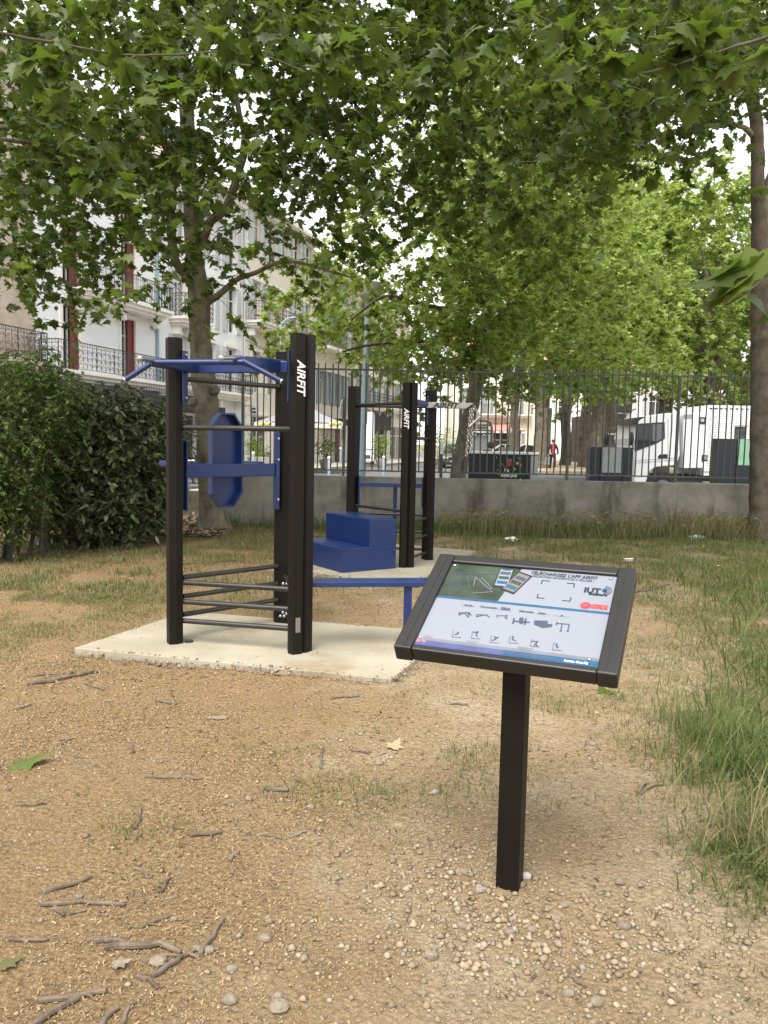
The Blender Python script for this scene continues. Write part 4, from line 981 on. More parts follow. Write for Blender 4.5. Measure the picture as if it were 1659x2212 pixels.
# near canopy density seen from the path, as 16 columns x 11 rows of 104 x 75 picture units
near = ["9999799389999999", "9988889967738899", "8999888853368988", "8999688863479631", "8999557863356300", "8999666654443200",
        "8888456543211000", "7764544321000000", "5231122110000000", "4010000000000000", "1000000000000000"]
def Yn(lo, hi): return lambda px, py, u: lo+(hi-lo)*u
left = [r_[:10]+'000000' for r_ in near]; right = ['000000000'+r_[9:] for r_ in near]
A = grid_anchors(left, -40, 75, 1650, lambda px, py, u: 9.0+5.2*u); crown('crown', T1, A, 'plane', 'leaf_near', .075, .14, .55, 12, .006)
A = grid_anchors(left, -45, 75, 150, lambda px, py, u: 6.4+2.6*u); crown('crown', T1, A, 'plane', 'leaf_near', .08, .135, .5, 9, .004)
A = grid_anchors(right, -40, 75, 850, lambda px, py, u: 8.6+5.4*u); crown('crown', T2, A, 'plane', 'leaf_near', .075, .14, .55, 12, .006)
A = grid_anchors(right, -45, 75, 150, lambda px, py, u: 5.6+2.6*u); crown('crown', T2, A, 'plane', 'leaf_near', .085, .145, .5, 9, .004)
# unseen upper crowns above the picture's top edge, added to shade the near leaves
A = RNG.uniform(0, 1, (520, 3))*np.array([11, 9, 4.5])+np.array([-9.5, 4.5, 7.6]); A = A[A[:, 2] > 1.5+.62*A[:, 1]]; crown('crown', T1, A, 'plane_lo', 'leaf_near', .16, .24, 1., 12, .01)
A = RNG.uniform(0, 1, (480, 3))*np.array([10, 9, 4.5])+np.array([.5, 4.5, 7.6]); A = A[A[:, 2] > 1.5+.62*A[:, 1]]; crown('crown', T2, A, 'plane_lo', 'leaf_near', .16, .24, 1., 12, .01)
# branches of trees that stand outside the frame, hanging close overhead
T3 = empty('plane_branch', PY(250, -200, 5), 'leafy plane branch with big dark leaves hanging close overhead at top centre and left', 'branch')
br(T3, [(-60, 60, 4.6), (100, 90, 4.9), (300, 120, 5.2), (520, 110, 5.4), (650, 150, 5.5)], [.009, .008, .006, .005, .003], 'bark_dark')
A = np.array([PY(x, y, Y) for x, y, Y in [(540, 70, 5.3), (590, 60, 5.2), (640, 90, 5.3), (500, 95, 5.4), (700, 80, 5.6), (330, 110, 5.2), (290, 150, 5.), (240, 60, 5.), (150, 80, 4.9), (80, 60, 4.8), (200, 200, 5.), (260, 340, 5.6), (230, 300, 5.5), (420, 190, 5.2), (180, 10, 5), (400, 20, 5), (820, 110, 5.8), (860, 60, 5.7), (100, 230, 5.2), (30, 140, 5)]])
crown('leaves', T3, A, 'plane', 'leaf_near', .09, .16, .4, 10, .003)
T4 = empty('plane_branch', PY(1300, -200, 4.6), 'leafy plane branch with large leaves hanging close overhead on the upper right', 'branch')
br(T4, [(1720, 60, 4.2), (1560, 110, 4.4), (1420, 150, 4.6), (1300, 170, 4.8), (1200, 150, 5)], [.010, .008, .006, .005, .003], 'bark_dark')
A = np.array([PY(x, y, Y) for x, y, Y in [(1200, 90, 5), (1260, 120, 4.8), (1230, 150, 4.9), (1300, 130, 4.8), (1350, 60, 4.7), (1420, 110, 4.6), (1480, 60, 4.5), (1540, 90, 4.5), (1600, 60, 4.4), (1640, 100, 4.3), (1580, 20, 4.4), (1180, 40, 5), (1100, 60, 5.1), (1000, 60, 5.2), (960, 90, 5.3), (1500, 130, 4.5), (1400, 20, 4.7)]])
crown('leaves', T4, A, 'plane', 'leaf_near', .11, .165, .36, 9, .004)
T5 = empty('plane_twig', PY(1700, 570, 1.9), 'single dark plane twig with very near leaves entering from the right edge beside the trunk', 'branch')
br(T5, [(1760, 560, 1.9), (1680, 575, 1.92), (1600, 590, 1.95), (1540, 600, 2.0)], [.006, .005, .004, .002], 'bark_dark')
LPt = [(1640, 545, 1.93, 3.0, 25, .13), (1580, 580, 1.97, 3.3, 20, .14), (1620, 600, 1.95, 2.9, 45, .14), (1575, 590, 2.0, 3.6, 35, .125), (1660, 590, 1.92, 2.7, 60, .12), (1655, 560, 1.93, 2.2, 5, .12), (1640, 645, 1.9, 4.4, 80, .07), (1675, 655, 1.9, 3.2, 10, .07), (1600, 560, 1.96, 2.6, 10, .12)]
V, F = leaves(np.array([PY(a, b_, c) for a, b_, c, *_ in LPt]), np.array([l[5] for l in LPt]), 'plane', (35, 75), 25, .2, np.array([l[3] for l in LPt])); npmesh('leaves', V, F, 'leaf_near', T5)
# ---- tree just beyond the railing, sunlit look put into the leaf colour
T6 = tree_root(992, 1030, 18.2, 'slimmer leaning plane tree just beyond the railing with bright low foliage round the tall lamp', TG)
b = MB(); limb(b, [Vector((T6.location.x-.03, 18.2, -.1)), PY(988, 1040, 18.2), PY(1000, 960, 18.2), PY(1016, 890, 18.2), PY(1032, 820, 18.2), PY(1046, 760, 18.2), PY(1050, 690, 18.2), PY(1060, 600, 18.3), PY(1055, 500, 18.3), PY(1040, 380, 18.3)],
     [.26, .20, .17, .165, .17, .16, .13, .11, .08, .05], 12, 5, .006); b.build('trunk', 'bark', T6, smooth=True)
br(T6, [(1046, 760, 18.2), (1010, 700, 17.9), (960, 670, 17.5), (900, 655, 17), (830, 640, 16.6), (760, 690, 16.2)], [.08, .07, .06, .045, .035, .02], 'bark_dark')
br(T6, [(1048, 720, 18.2), (1100, 660, 18), (1150, 600, 17.8), (1210, 560, 17.5)], [.08, .07, .05, .03], 'bark_dark')
br(T6, [(1045, 770, 18.2), (960, 742, 17.6), (880, 738, 17.2), (800, 745, 16.8), (740, 760, 16.4)], [.05, .04, .035, .03, .018], 'bark_dark')
mid = ["0000000000000000", "0000000014400000", "0000000026642000", "0000000025664000", "0000000035665200", "0000000146766300", "0000001456776000",
       "0000002566787000", "0000005677888500", "0000007888998700", "0000006788988600", "0000001322430000"]
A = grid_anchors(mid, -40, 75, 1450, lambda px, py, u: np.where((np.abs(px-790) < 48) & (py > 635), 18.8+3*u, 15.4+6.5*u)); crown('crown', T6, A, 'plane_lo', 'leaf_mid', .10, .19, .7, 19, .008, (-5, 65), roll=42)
# ---- big old plane trees of the alley
alley = [ # px trunk, ytrunkbase, Y, r trunk, crown centre (px,py), radii (x,y,z), twigs
 (1168, 1006, 47, .55, (1150, 520), (6.6, 6, 7.4), 520, 'big alley plane with very thick pale trunk left of the walking woman'),
 (1222, 1000, 56, .42, (1240, 490), (6.6, 6, 7.6), 380, 'dark trunked alley plane just right of the walking woman'),
 (1262, 1003, 52, .40, (1310, 530), (6.4, 6, 6.8), 380, 'forked alley plane whose pale limbs spread behind the leaning railing post'),
 (1322, 1000, 50, .40, (1350, 590), (6., 6, 5.5), 340, 'many limbed alley plane in front of the dark kiosk'),
 (1430, 1000, 40, .40, (1440, 610), (4.6, 4.5, 5.4), 420, 'alley plane with tall pointed crown rising behind the truck cab'),
 (1530, 1000, 36, .38, (1500, 600), (3.2, 3, 5.8), 360, 'alley plane with the highest narrow crown behind the truck box'),
 (1590, 1000, 44, .40, (1590, 690), (5.2, 4.5, 5.2), 360, 'alley plane with rounded crown beside the right trunk'),
 (1290, 1000, 33, .33, (1290, 660), (3.8, 3.5, 3.8), 380, 'lower bright alley plane in the middle of the green mass'),
 (1700, 1000, 38, .40, (1690, 720), (4.5, 4, 5.2), 200, 'alley plane half hidden by the thick right trunk'),
 (1110, 1000, 62, .40, (1080, 360), (7.5, 6, 9.0), 560, 'distant alley plane whose pale top shows between near branches')]
for i, (px, py, Y, r_, cpx, rd, nt_, lab) in enumerate(alley):
    gp = PY(px, 960, Y); t = empty('plane_tree', (gp.x, Y, 0), lab, 'tree', TG); c = PY(cpx[0], cpx[1], Y); rr = random.Random(i*7+1)
    b = MB(); zf = 3.6+rr.random()*1.4
    limb(b, [(gp.x, Y, -.1), (gp.x+.02, Y, .35), (gp.x+rr.uniform(-.1, .1), Y, 1.6), (gp.x+rr.uniform(-.25, .25), Y, zf)], [r_*1.35, r_*1.02, r_*.88, r_*.82], 12, 5, .015); b.build('trunk', 'bark' if i not in (1,) else 'bark_dark', t, smooth=True)
    for k in range(5):
        a = 2*PI*k/5+rr.random(); s0 = Vector((gp.x, Y, zf-.25)); e = Vector((c.x+rd[0]*.6*math.cos(a), Y+rd[1]*.6*math.sin(a), c.z+rr.uniform(-.1, .6)*rd[2]))
        q = MB(); limb(q, [s0, s0.lerp(e, .3)+Vector((0, 0, .8)), s0.lerp(e, .65)+Vector((rr.uniform(-.4, .4), 0, .5)), e], [r_*.55, r_*.42, r_*.28, r_*.1], 8, 4, .02); q.build('limb', 'bark' if k % 2 else 'bark_dark', t, smooth=True)
    n = nt_*2; v = RNG.normal(size=(n, 3)); v /= np.linalg.norm(v, axis=1)[:, None]; rad = RNG.uniform(.35, 1, n)**.45
    # lumpy outline: boughs of different reach
    lob = RNG.normal(size=(9, 3)); lob /= np.linalg.norm(lob, axis=1)[:, None]; k_ = (v @ lob.T).max(1); rad = rad*(.72+.36*np.clip((k_-.5)*2, 0, 1))
    A = np.array(c)[None]+v*rad[:, None]*np.array(rd)[None]
    low = A[:, 2] < 3.2; A[low, 2] = 3.2+RNG.uniform(0, 2, low.sum())
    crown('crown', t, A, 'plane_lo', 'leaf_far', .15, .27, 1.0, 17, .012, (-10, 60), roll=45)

# ================================================================== HEDGE AND SHRUBS
def hedge(name, label, lumps, n, kind, mat, lo, hi, stems=True, droop=(0, 70)):
    """lumps: (px, py, Y, rx, ry, rz)"""
    c0 = PY(*lumps[0][:3]); root = empty(name, (c0.x, c0.y, 0), label, 'shrub')
    P = []; tot = sum(l[3]*l[5] for l in lumps)
    for (px, py, Y, rx, ry, rz) in lumps:
        k = int(n*rx*rz/tot); c = np.array(PY(px, py, Y)); v = RNG.normal(size=(k, 3)); v /= np.linalg.norm(v, axis=1)[:, None]
        rad = (.55+.5*RNG.random(k)**.6)*(1+.12*np.sin(v[:, 0]*7+v[:, 2]*5)); q = c[None]+v*rad[:, None]*np.array([rx, ry, rz])[None]; P.append(q[q[:, 2] > .05])
    P = np.concatenate(P)
    T, Lp = sprays(P[::5], .22, 6); V, F = leaves(Lp, RNG.uniform(lo, hi, len(Lp)), kind, droop, 30, .2); npmesh('foliage', V, F, mat, root)
    V, F = twigmesh(T, .004); npmesh('twigs', V, F, 'bark_dark', root)['kind'] = 'stuff'
    if stems:
        rr = random.Random(len(name))
        for (px, py, Y, rx, ry, rz) in lumps:
            for k in range(3):
                q = MB(); c = PY(px, py, Y); x = c.x+rr.uniform(-.5, .5)*rx; y = c.y+rr.uniform(-.3, .3)*ry
                limb(q, [(x, y, -.05), (x+rr.uniform(-.1, .1), y, .5), (x+rr.uniform(-.3, .3), y, c.z), (x+rr.uniform(-.4, .4), y+.1, c.z+rz*.6)], [.035, .03, .022, .01], 6, 3); q.build('stem', 'bark_dark', root, smooth=True)
    return root
hedge('laurel_hedge', 'dark glossy laurel hedge in front of the mesh fence left of the near rack',
      [(150, 990, 10.6, .75, .7, .95), (220, 960, 11.2, .8, .7, .9), (285, 980, 11.8, .75, .7, .85), (335, 960, 12.3, .45, .6, .75), (250, 1060, 11.3, .8, .6, .7), (170, 1080, 10.8, .8, .6, .6), (320, 1070, 12.2, .35, .5, .5), (90, 960, 10.8, .7, .6, 1.), (200, 900, 11.4, .7, .6, .5), (310, 905, 12.2, .45, .5, .35)], 26000, 'ovate', 'hedge_dark', .08, .13)
hedge('green_shrub', 'brighter green shrub filling the left edge in front of the laurel hedge',
      [(20, 900, 9.6, .75, .7, .85), (60, 850, 9.8, .6, .6, .55), (10, 1010, 9.5, .55, .6, .7), (100, 870, 10.1, .45, .5, .5), (-20, 1080, 9.4, .5, .5, .6), (-30, 950, 9.3, .6, .6, .8)], 14000, 'ovate', 'hedge_green', .05, .085)
# ================================================================== STREET FURNITURE, VEHICLES, PEOPLE
# ---- tall lamp with inverted bowl
YL = 18.0; lb = PY(786, 900, YL); zs = PY(793, 643, YL).z; zr = PY(793, 615, YL).z
S = empty('street_lamp', (lb.x, YL, 0), 'tall pale blue street lamp with upturned cream bowl beyond the railing', 'street lamp')
MB().tube([(lb.x-.03, YL, -.1), (lb.x-.02, YL, 1.9), (lb.x, YL, 2.0), (lb.x+.04, YL, zs-.75), (lb.x+.045, YL, zs-.74)], [.085, .085, .083, .068, .045], 16).build('pole', 'lamp_blue', S, smooth=True)
MB().tube([(lb.x+.045, YL, zs-.75), (lb.x+.05, YL, zs-.6)], .052, 14).build('collar', 'iron', S, smooth=True)
MB().tube([(lb.x+.05, YL, zs-.6), (lb.x+.05, YL, zs-.06)], .078, 16).build('pole', 'lamp_blue', S, smooth=True)
for a in (0.4, 2.0, 3.5, 5.1): MB().tube([(lb.x+.05+.09*math.cos(a), YL+.09*math.sin(a), zs-.12), (lb.x+.07+.26*math.cos(a), YL+.26*math.sin(a), zr-.05)], .011, 6).build('strut', 'lamp_shade', S)
v = MB(); prof = [(.03, zs-.02), (.14, zs+.0), (.25, zs+.05), (.345, zr), (.35, zr+.02), (.0, zr+.025)]; n = 26
for (r_, z) in prof:
    for j in range(n): v.v.append((lb.x+.07+r_*math.cos(2*PI*j/n), YL+r_*math.sin(2*PI*j/n), z))
for i in range(len(prof)-1):
    for j in range(n): v.f.append((i*n+j, i*n+(j+1) % n, (i+1)*n+(j+1) % n, (i+1)*n+j))
v.build('lamp_shade', 'lamp_shade', S, smooth=True)
# ---- thin two armed lamp by the facades
Y = 31.; t = PY(607, 695, Y); S = empty('street_light', (t.x, Y, 0), 'thin grey street light with curved arm in front of the cream building', 'street lamp')
MB().tube([(t.x, Y, 0), (t.x, Y, t.z)], [.07, .045], 10).build('pole', 'lamp_blue', S, smooth=True)
e = PY(652, 683, Y); MB().tube([(t.x, Y, t.z-.1), (t.x+.25, Y, t.z+.13), (e.x, Y, e.z)], [.035, .03, .03], 8).build('arm', 'lamp_blue', S, smooth=True)
MB().ball((e.x+.05, Y, e.z-.02), .14, 10, 6, (1.6, .7, .4)).build('lamp_head', 'lamp_blue', S, smooth=True)
# ---- road signs seen from behind
def sign_post(px, Y, base_py, top_py, discs, label, r_=.03):
    t = PY(px, top_py, Y); S = empty('road_sign', (t.x, Y, 0), label, 'road sign', 'round road signs seen from behind')
    MB().tube([(t.x, Y, 0), (t.x, Y, t.z)], r_, 10).build('pole', 'fence_paint', S, smooth=True)
    for (dx, py, rad, turn) in discs:
        c = PY(px+dx, py, Y); nrm = Vector((math.sin(turn), -math.cos(turn), 0))
        MB().tube([Vector((c.x, Y+.045, c.z)), Vector((c.x, Y+.045, c.z))+nrm*.012], rad, 24).build('sign_disc', 'lamp_shade', S)
        MB().box((c.x, Y+.02, c.z), (.12, .05, .04)).build('bracket', 'steel', S)
sign_post(744, 18.5, 1035, 858, [(-2, 884, .235, R(72)), (-3, 933, .19, R(75))], 'slim post with two round plates seen edge on, left of the tall lamp')
sign_post(997, 34, 1035, 880, [(0, 896, .22, R(8)), (-2, 931, .19, R(70))], 'round beige sign back on a post above the parked dark car', .04)
sign_post(1100, 60, 1000, 918, [(0, 929, .24, R(5))], 'small distant round sign back in front of the red awning', .04)
# ---- notice on a post
c = PY(953, 968, 17); S = empty('notice_post', (c.x, 17, 0), 'white paper notice taped to a low grey post beyond the railing', 'notice')
MB().tube([(c.x+.01, 17.03, 0), (c.x+.01, 17.03, c.z+.1)], .035, 10).build('post', 'fence_paint', S, smooth=True)
pp = MB().box((c.x, 16.985, c.z), (.10, .006, .25)).build('paper', 'white_paint', S)
for k in range(6): MB().box((c.x-.008+.004*(k % 2), 16.980, c.z+.085-k*.03), (.07-.012*(k % 3), .002, .006)).build('print_line', 'ink_grey', pp)
# ---- bollards with white ball tops
def bollard(px, py, Y, label, first=[None]):
    p = PY(px, py, Y)
    if first[0] is None:
        S = empty('bollard', (p.x, Y, 0), label, 'bollard', 'bollards with white balls')
        MB().tube([(p.x, Y, 0), (p.x, Y, p.z-.10), (p.x, Y, p.z-.07)], [.062, .062, .045], 14).build('shaft', 'lamp_blue', S, smooth=True)
        MB().ball((p.x, Y, p.z), .075, 14, 9).build('ball_top', 'white_paint', S, smooth=True); first[0] = (S, p.z)
    else:
        S0, z0 = first[0]; S = S0.copy(); COL.objects.link(S); S.location = (p.x, Y, p.z-z0); S['label'] = label
        for ch in S0.children: q = ch.copy(); COL.objects.link(q); q.parent = S
for a in ((330, 1000, 21, 'grey bollard with white ball seen through the gap between hedge and near rack'), (547, 979, 36, 'white topped bollard left of the flower trough behind the hanging board'), (581, 975, 38, 'white topped bollard right of the flower trough behind the hanging board'),
          (692, 971, 46, 'farther white topped bollard beside the cafe plants'), (711, 989, 34, 'nearest white topped bollard between the two racks'), (736, 969, 47, 'leaning-looking white topped bollard by the round sign post'), (829, 988, 37, 'white topped bollard between the posts of the farther rack')): bollard(*a)
# ---- cafe parasol, sign, plants, tables
c = PY(655, 916, 38.5); S = empty('parasol', (c.x, 38.5, 0), 'large grey cafe parasol with pale patterned valance behind the near rack', 'parasol')
za = PY(655, 868, 38.5).z; hw = 2.05; v = MB(); top = Vector((c.x, 38.5, za)); cs = [Vector((c.x+sx*hw, 38.5+sy*hw, c.z)) for sx, sy in ((-1, -1), (1, -1), (1, 1), (-1, 1))]
for i in range(4):
    a, b_ = cs[i], cs[(i+1) % 4]; m_ = (a+b_)/2+Vector((0, 0, .08)); q1 = a.lerp(top, .55)-Vector((0, 0, .12)); q2 = b_.lerp(top, .55)-Vector((0, 0, .12))
    v.add([a, m_, b_, q2, q1, top], [(0, 1, 4), (1, 2, 3), (1, 3, 4), (4, 3, 5)])
v.build('canopy', 'awning_grey', S, smooth=False)
v = MB()
for i in range(4): a, b_ = cs[i], cs[(i+1) % 4]; v.add([a, b_, b_-Vector((0, 0, .22)), a-Vector((0, 0, .22))], [(0, 1, 2, 3)])
v.build('valance', 'lamp_shade', S); MB().tube([(c.x, 38.5, .1), (c.x, 38.5, za)], .04, 8).build('pole', 'iron', S)
for px in (572, 724):
    f = PY(px, 913, 36.3); w2 = MB()
    for k in range(4): w2.ball((f.x+(k-1.5)*.14, 36.42, f.z-.06+.06*(k % 2)), .09, 8, 5, (1, .3, .8))
    w2.build('lemon_print', 'yellow_ink', S)
u, z = FU(549, 887, .9); c = FP(u, z, .9); S = empty('round_sign', c, 'round dark shop sign with white rings and lettering projecting from the facade', 'sign')
fx = Vector((1, -.1, 0)).normalized(); fy = Vector((-.1, -1, 0)).normalized()
MB().tube([c, c+fy*.06], .24, 28).build('disc', 'awning_dark', S)
for r_ in (.215, .17): MB().torus(c+fy*.065, r_, .012, fx, Vector((0, 0, 1)), 28, 4).build('ring', 'white_ink', S)
text_mesh('lettering', 'ALAVYK', .115, 'white_ink', S, c+fy*.07, fx, (0, 0, 1), 0, .002, .003, width=.40)
MB().beam(c+Vector((0, 0, .24)), FP(u, z+.24, .0), .03, .03).build('bracket', 'iron', S)
for bb in [o for o in bpy.data.objects if o.get('category') == 'building' and 'glass fronted' in o.get('label', '')]:
    d0 = FU(724, 960)[0]; d1 = FU(732, 960)[0]
    dr_ = fbox(MB(), d0, d1, .13, 2.5, .01, .07).build('door', 'red_shutter', bb)
    for k in range(3): fbox(MB(), d0+.15, d1-.15, .35+k*.7, .9+k*.7, .075, .10).build('door_panel', 'red_shutter', dr_)
    fbox(MB(), FU(690, 900)[0], FU(742, 900)[0], 2.5, 3.1, .05, 1.5).build('awning', 'awning_dark', bb)
def plant(px, py, Y, h, w_, label, pot='terracotta', mat='leaf_mid', n=420):
    p = PY(px, py, Y); zb_ = .13; S = empty('potted_plant', (p.x, Y, zb_), label, 'plant', 'potted plants along the terrace')
    MB().tube([(p.x, Y, zb_), (p.x, Y, zb_+.05), (p.x, Y, zb_+.5), (p.x, Y, zb_+.52)], [.2, .24, .33, .28], 14).build('pot', pot, S, smooth=True)
    A = RNG.normal(size=(n, 3))*np.array([w_*.35, w_*.35, h*.22])+np.array([p.x, Y, zb_+.5+h*.5]); A[:, 2] = np.clip(A[:, 2], zb_+.45, None)
    V, F = leaves(A, RNG.uniform(.10, .18, n), 'ovate', (-60, 50), 40); npmesh('foliage', V, F, mat, S)
    for k in range(4): q = MB(); a = k*1.6; q.tube([(p.x, Y, zb_+.45), (p.x+.12*math.cos(a), Y+.12*math.sin(a), zb_+.5+h*.8)], [.015, .008], 5); q.build('stem', 'bark_dark', S)
plant(704, 985, 39, 1.2, .9, 'olive like potted shrub behind the nearest white topped bollard')
plant(548, 975, 41, 1.2, .8, 'bright reedy potted plant behind the hanging board', 'terracotta', 'leaf_far')
plant(824, 985, 44, 1.5, .8, 'potted bush in a round stone tub seen between the posts of the farther rack', 'slab_concrete')
plant(938, 950, 50, 2.3, 2.2, 'big feathery shrub left of the parked dark car', 'terracotta', 'leaf_far', 1300)
c = PY(564, 1000, 37); S = empty('flower_trough', (c.x, 37, .13), 'grey stone flower trough between two white topped bollards', 'planter')
MB().box((c.x, 37, .45), (.85, .6, .64)).build('trough', 'rock', S, bevel=.04); A = RNG.uniform(-1, 1, (260, 3))*np.array([.4, .25, .12])+np.array([c.x, 37, .85]); V, F = leaves(A, .12, 'ovate', (-50, 40)); npmesh('foliage', V, F, 'leaf_mid', S)
def table(px, py, Y, label):
    p = PY(px, py, Y); zt_ = .13+.75; S = empty('cafe_table', (p.x, Y, .13), label, 'table', 'cafe tables'); MB().tube([(p.x, Y, zt_-.03), (p.x, Y, zt_)], .36, 24).build('tabletop', 'white_paint', S); MB().tube([(p.x, Y, .15), (p.x, Y, zt_-.03)], .03, 8).build('leg', 'iron', S); MB().tube([(p.x, Y, .13), (p.x, Y, .15)], .22, 16).build('base', 'iron', S)
def chair(x, Y, rz, label):
    S = empty('cafe_chair', (x, Y, .13), label, 'chair', 'cafe chairs', 0); c_, s_ = math.cos(rz), math.sin(rz)
    def W(a, b_, z): return (x+a*c_-b_*s_, Y+a*s_+b_*c_, .13+z)
    MB().box(W(0, 0, .45), (.4, .4, .03), rz=rz).build('seat', 'dark_plastic', S, bevel=.01); MB().box(W(0, .2, .72), (.4, .03, .3), rz=rz).build('backrest', 'dark_plastic', S, bevel=.01)
    for i in (-1, 1):
        for j in (-1, 1): MB().tube([W(i*.2, j*.2, 0), W(i*.17, j*.17, .44 if j < 0 else .6)], .014, 6).build('leg', 'iron', S)
table(416, 973, 24.5, 'round white cafe table seen through the mesh left of the trunk'); table(378, 975, 27, 'round white cafe table half hidden by the left rack post')
xq = PY(416, 973, 24.5).x; chair(xq+.35, 24.1, R(200), 'dark cafe chair nearest the plane trunk'); chair(xq-.35, 24.9, R(60), 'dark cafe chair left of the white table'); chair(PY(378, 975, 27).x+.5, 27.2, R(150), 'dark cafe chair at the farther white table')

# ---- vehicles
def wheel(par, c, r, w_, ax_, name='wheel'):
    ax_ = Vector(ax_); t = MB().tube([Vector(c)-ax_*w_/2, Vector(c)-ax_*w_*.35, Vector(c)+ax_*w_*.35, Vector(c)+ax_*w_/2], [r*.9, r, r, r*.9], 22).build(name, 'rubber', par, smooth=True)
    rm = MB(); rm.tube([Vector(c)-ax_*(w_/2+.006), Vector(c)+ax_*(w_/2+.006)], r*.62, 20); rm.build('rim', 'steel', t, smooth=True)
    hb = MB()
    for k in range(6):
        a = k*PI/3; e1 = Vector((0, 0, 1)) if abs(ax_.z) < .5 else Vector((1, 0, 0)); e2 = ax_.cross(e1); hb.ball(Vector(c)-ax_*(w_/2+.006)+(e1*math.cos(a)+e2*math.sin(a))*r*.36, r*.09, 6, 4)
    hb.build('rim_hole', 'dark_plastic', t)
    return t
def car(X, Y, rz, label, mat, L_=4.4, Wd=1.85, Hh=1.62, zb_=0., cat='car', plate='BA-713-BC'):
    root = empty('parked_car', (X, Y, zb_), label, cat, 'cars parked along the street'); c_, s_ = math.cos(rz), math.sin(rz)
    def W(x, y, z): return Vector((X+x*c_-y*s_, Y+x*s_+y*c_, zb_+z))      # x forward
    h = Hh; l = L_/2; wv = Wd/2
    sec = [(-l, .35, .62, .86), (-l+.12, .28, .95*h*.66, .97), (-l+.6, .24, h*.64, 1), (-.3, .22, h*.62, 1), (l-1.25, .22, h*.61, 1), (l-.4, .25, h*.55, .97), (l-.06, .32, h*.46, .86), (l, .38, h*.36, .78)]
    b = MB()
    for (x, z0, z1, f) in sec:
        for (y, z) in ((-wv*f*.94, z0), (-wv*f, (z0+z1)/2), (-wv*f*.93, z1), (wv*f*.93, z1), (wv*f, (z0+z1)/2), (wv*f*.94, z0)): b.v.append(tuple(W(x, y, z)))
    for i in range(len(sec)-1):
        for j in range(6): b.f.append((i*6+j, i*6+(j+1) % 6, (i+1)*6+(j+1) % 6, (i+1)*6+j))
    b.f.append(tuple(range(6))); k = (len(sec)-1)*6; b.f.append(tuple(k+j for j in range(6))[::-1])
    body_ = b.build('body', mat, root, bevel=.04)
    g = MB(); zz = h*.62; P = [(-l+.35, zz, .88), (-l+.75, h*.93, .72), (-.2, h, .70), (l-1.95, h*.94, .72), (l-1.2, zz, .88)]
    for (x, z, f) in P:
        for y in (-wv*f, wv*f): g.v.append(tuple(W(x, y, z)))
    m_ = len(P); g.f += [tuple(2*i for i in range(m_)), tuple(2*i+1 for i in range(m_))[::-1]]+[(2*i, 2*i+1, 2*i+3, 2*i+2) for i in range(m_-1)]+[(0, 2*m_-2, 2*m_-1, 1)]
    g.build('cabin_glass', 'glass_dark', root)
    rf = MB()
    for (x, z, f) in P[1:4]:
        for y in (-wv*f*1.02, wv*f*1.02): rf.v.append(tuple(W(x, y, z+.012)))
    for (x, z, f) in P[1:4]:
        for y in (-wv*f*1.02, wv*f*1.02): rf.v.append(tuple(W(x, y, z+.05)))
    rf.f += [(0, 1, 3, 2), (2, 3, 5, 4), (6, 8, 9, 7), (8, 10, 11, 9), (0, 2, 8, 6), (2, 4, 10, 8), (1, 7, 9, 3), (3, 9, 11, 5), (0, 6, 7, 1), (4, 5, 11, 10)]; rf.build('roof', mat, root, bevel=.01)
    for s in (-1, 1):
        for (xa_, za_, fa, xb_, zb2_, fb_) in ((l-1.2, zz, .885, l-1.95, h*.95, .725), (-.1, zz, .885, -.25, h, .705), (-l+.35, zz, .885, -l+.75, h*.95, .725)): b2 = MB().beam(W(xa_, s*wv*fa, za_), W(xb_, s*wv*fb_, zb2_), .07, .05); b2.build('pillar', mat, root)
        for x in (-l+.8, l-.85): wheel(root, W(x, s*(wv-.10), .33), .33, .2, (-s_*s*-1, c_*s*-1, 0) if False else Vector((-s_, c_, 0))*(-s))
        MB().ball(W(l-1.35, s*(wv+.09), zz+.07), .1, 8, 6, (.7, 1, .7)).build('mirror', mat, root, smooth=True)
        MB().box(W(l-.05, s*wv*.66, h*.42), (.10, .34, .13), rz=rz).build('headlight', 'white_paint', root, bevel=.02)
    gr = MB().box(W(l+.005, 0, h*.39), (.06, Wd*.42, .16), rz=rz).build('grille', 'dark_plastic', root, bevel=.01)
    MB().box(W(l+.01, 0, .30), (.06, Wd*.72, .16), rz=rz).build('bumper', 'dark_plastic', root, bevel=.02)
    pl = MB().box(W(l+.05, 0, .46), (.02, .5, .11), rz=rz).build('number_plate', 'white_paint', root)
    text_mesh('lettering', plate, .09, 'black_ink', pl, W(l+.063, 0, .46), Vector((-s_, c_, 0)), (0, 0, 1), 0, .001, .001, width=.42)
    return root
xc = PY(982, 1000, 50.5).x; car(xc+.25, 52.6, R(-97), 'dark grey parked car facing the park between rack chains and trunk', 'car_grey')
car(PY(1085, 950, 72).x, 72, R(178), 'white parked car seen side on below the left end of the red awning', 'white_paint')
car(PY(1128, 950, 69).x, 69, R(182), 'white parked car seen side on at the right end of the red awning', 'white_paint', 4.2)
car(PY(1340, 950, 60).x, 60, R(175), 'white car glimpsed between trunks left of the dark kiosk', 'white_paint', 4.1)
